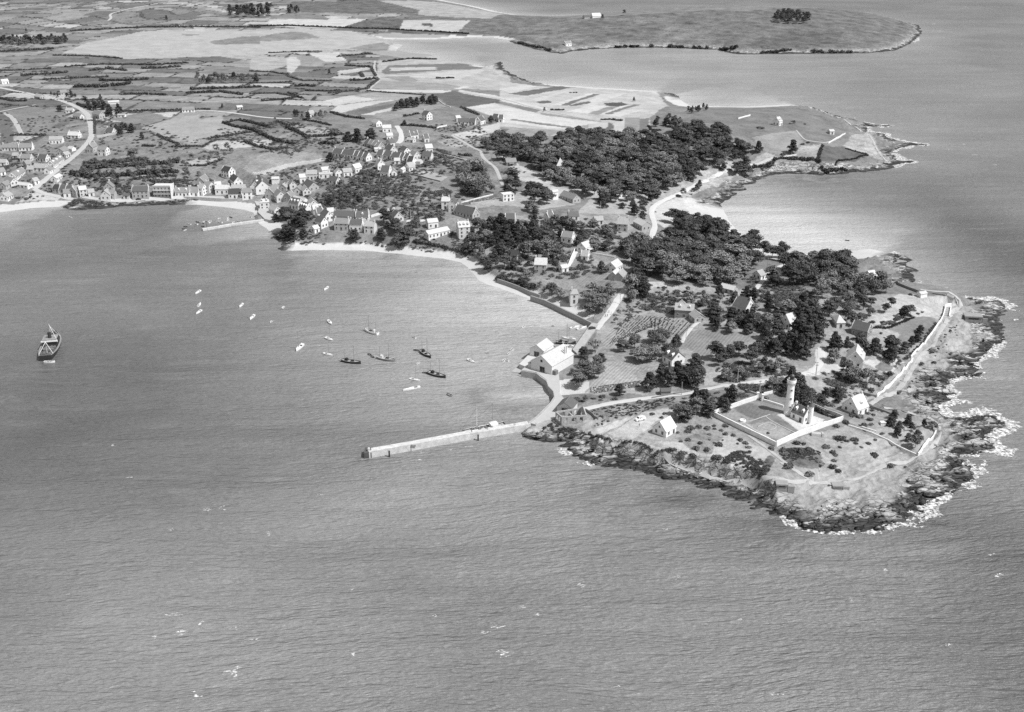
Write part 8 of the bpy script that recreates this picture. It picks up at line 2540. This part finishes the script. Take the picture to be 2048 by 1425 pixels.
# ------------------------------------------------------------------ people, a few pixels tall: one continuous body each
def person_mesh(seed, stride):
    me = bpy.data.meshes.new("body")
    s = stride
    V_ = [(0, 0, .95), (0, 0, 1.2), (0, 0, 1.42), (0, 0, 1.55), (0, .01, 1.68), (-.1, 0, .9), (-.11, s * .12, .5), (-.11, s * .02, .08), (-.11, s * .02 + .14, .04),
          (.1, 0, .9), (.11, -s * .1, .5), (.11, -s * .2, .08), (.11, -s * .2 + .14, .04), (-.2, 0, 1.38), (-.26, -s * .06, 1.12), (-.26, s * .06 + .05, .86), (.2, 0, 1.38), (.26, s * .06, 1.12), (.26, .05, .86)]
    E = [(0, 1), (1, 2), (2, 3), (3, 4), (0, 5), (5, 6), (6, 7), (7, 8), (0, 9), (9, 10), (10, 11), (11, 12), (2, 13), (13, 14), (14, 15), (2, 16), (16, 17), (17, 18)]
    R_ = [.17, .16, .15, .07, .12, .11, .08, .055, .05, .11, .08, .055, .05, .07, .05, .04, .07, .05, .04]
    me.from_pydata(V_, E, [])
    o = bpy.data.objects.new("tmp", me)
    COL.objects.link(o)
    sk = o.modifiers.new("skin", 'SKIN')
    for i, v in enumerate(me.skin_vertices[0].data):
        v.radius = (R_[i], R_[i] * .8)
    me.skin_vertices[0].data[0].use_root = True
    o.modifiers.new("sub", 'SUBSURF').levels = 1
    dg = bpy.context.evaluated_depsgraph_get()
    out = bpy.data.meshes.new_from_object(o.evaluated_get(dg))
    bpy.data.objects.remove(o)
    out.name = "body"
    return out


PM = [person_mesh(1, 1.0), person_mesh(2, .2)]
CLO = [plain('dark_clothes', .05, .2, 3, .9), plain('pale_clothes', .6, .1, 3, .9)]
for m_p, c_p in zip(PM, CLO):
    m_p.materials.append(c_p)
hd = MB()
hd.lathe([(.05, 1.6), (.11, 1.66), (.13, 1.74), (.11, 1.82), (.04, 1.87)], 10)
HAIR = mesh_of(hd, "hair", [M_IRON])
PE = [('N', 1236, 436, None, 0, "person in dark clothes, left one of the pair on the harbour road"), ('N', 1258, 436, None, 0, "person in dark clothes, right one of the pair on the harbour road"), ('N', 1275, 390, None, 0, "person in dark clothes walking ahead on the harbour road"),
      ('N', 1302, 412, None, 1, "person in pale clothes at the right side of the harbour road"), ('N', 1195, 455, None, 1, "person in pale clothes at the left side of the harbour road"), ('Q', 165, 660, 2.5, 0, "person in dark clothes walking on the jetty near its root"), ('Q', 182, 660, 2.5, 1, "person in pale clothes beside another on the jetty root"),
      ('Q', 1628, 672, None, 0, "person in dark clothes standing on the grass near the white car"), ('V', 1205, 250, 2.5, 0, "person in dark clothes on the jetty by the trawler's bow"), ('V', 1370, 222, 2.5, 0, "person in dark clothes on the jetty amidships of the trawler"), ('N', 1090, 470, None, 0, "person in dark clothes on the quay above the sea wall")]
for r, x, y, zf, k, lab in PE:
    if zf is None:
        loc = gp(r, x, y)
        loc = (loc[0], loc[1], loc[2] + .22)
    else:
        loc = (*p2w(*px(r, x, y), zf), zf)
    root = empty("person", loc, RC.uniform(0, 6.28))
    for pn, me in (("body", PM[k]), ("hair", HAIR)):
        o = bpy.data.objects.new(pn, me)
        COL.objects.link(o)
        o.parent = root
    tag(root, lab, "person")
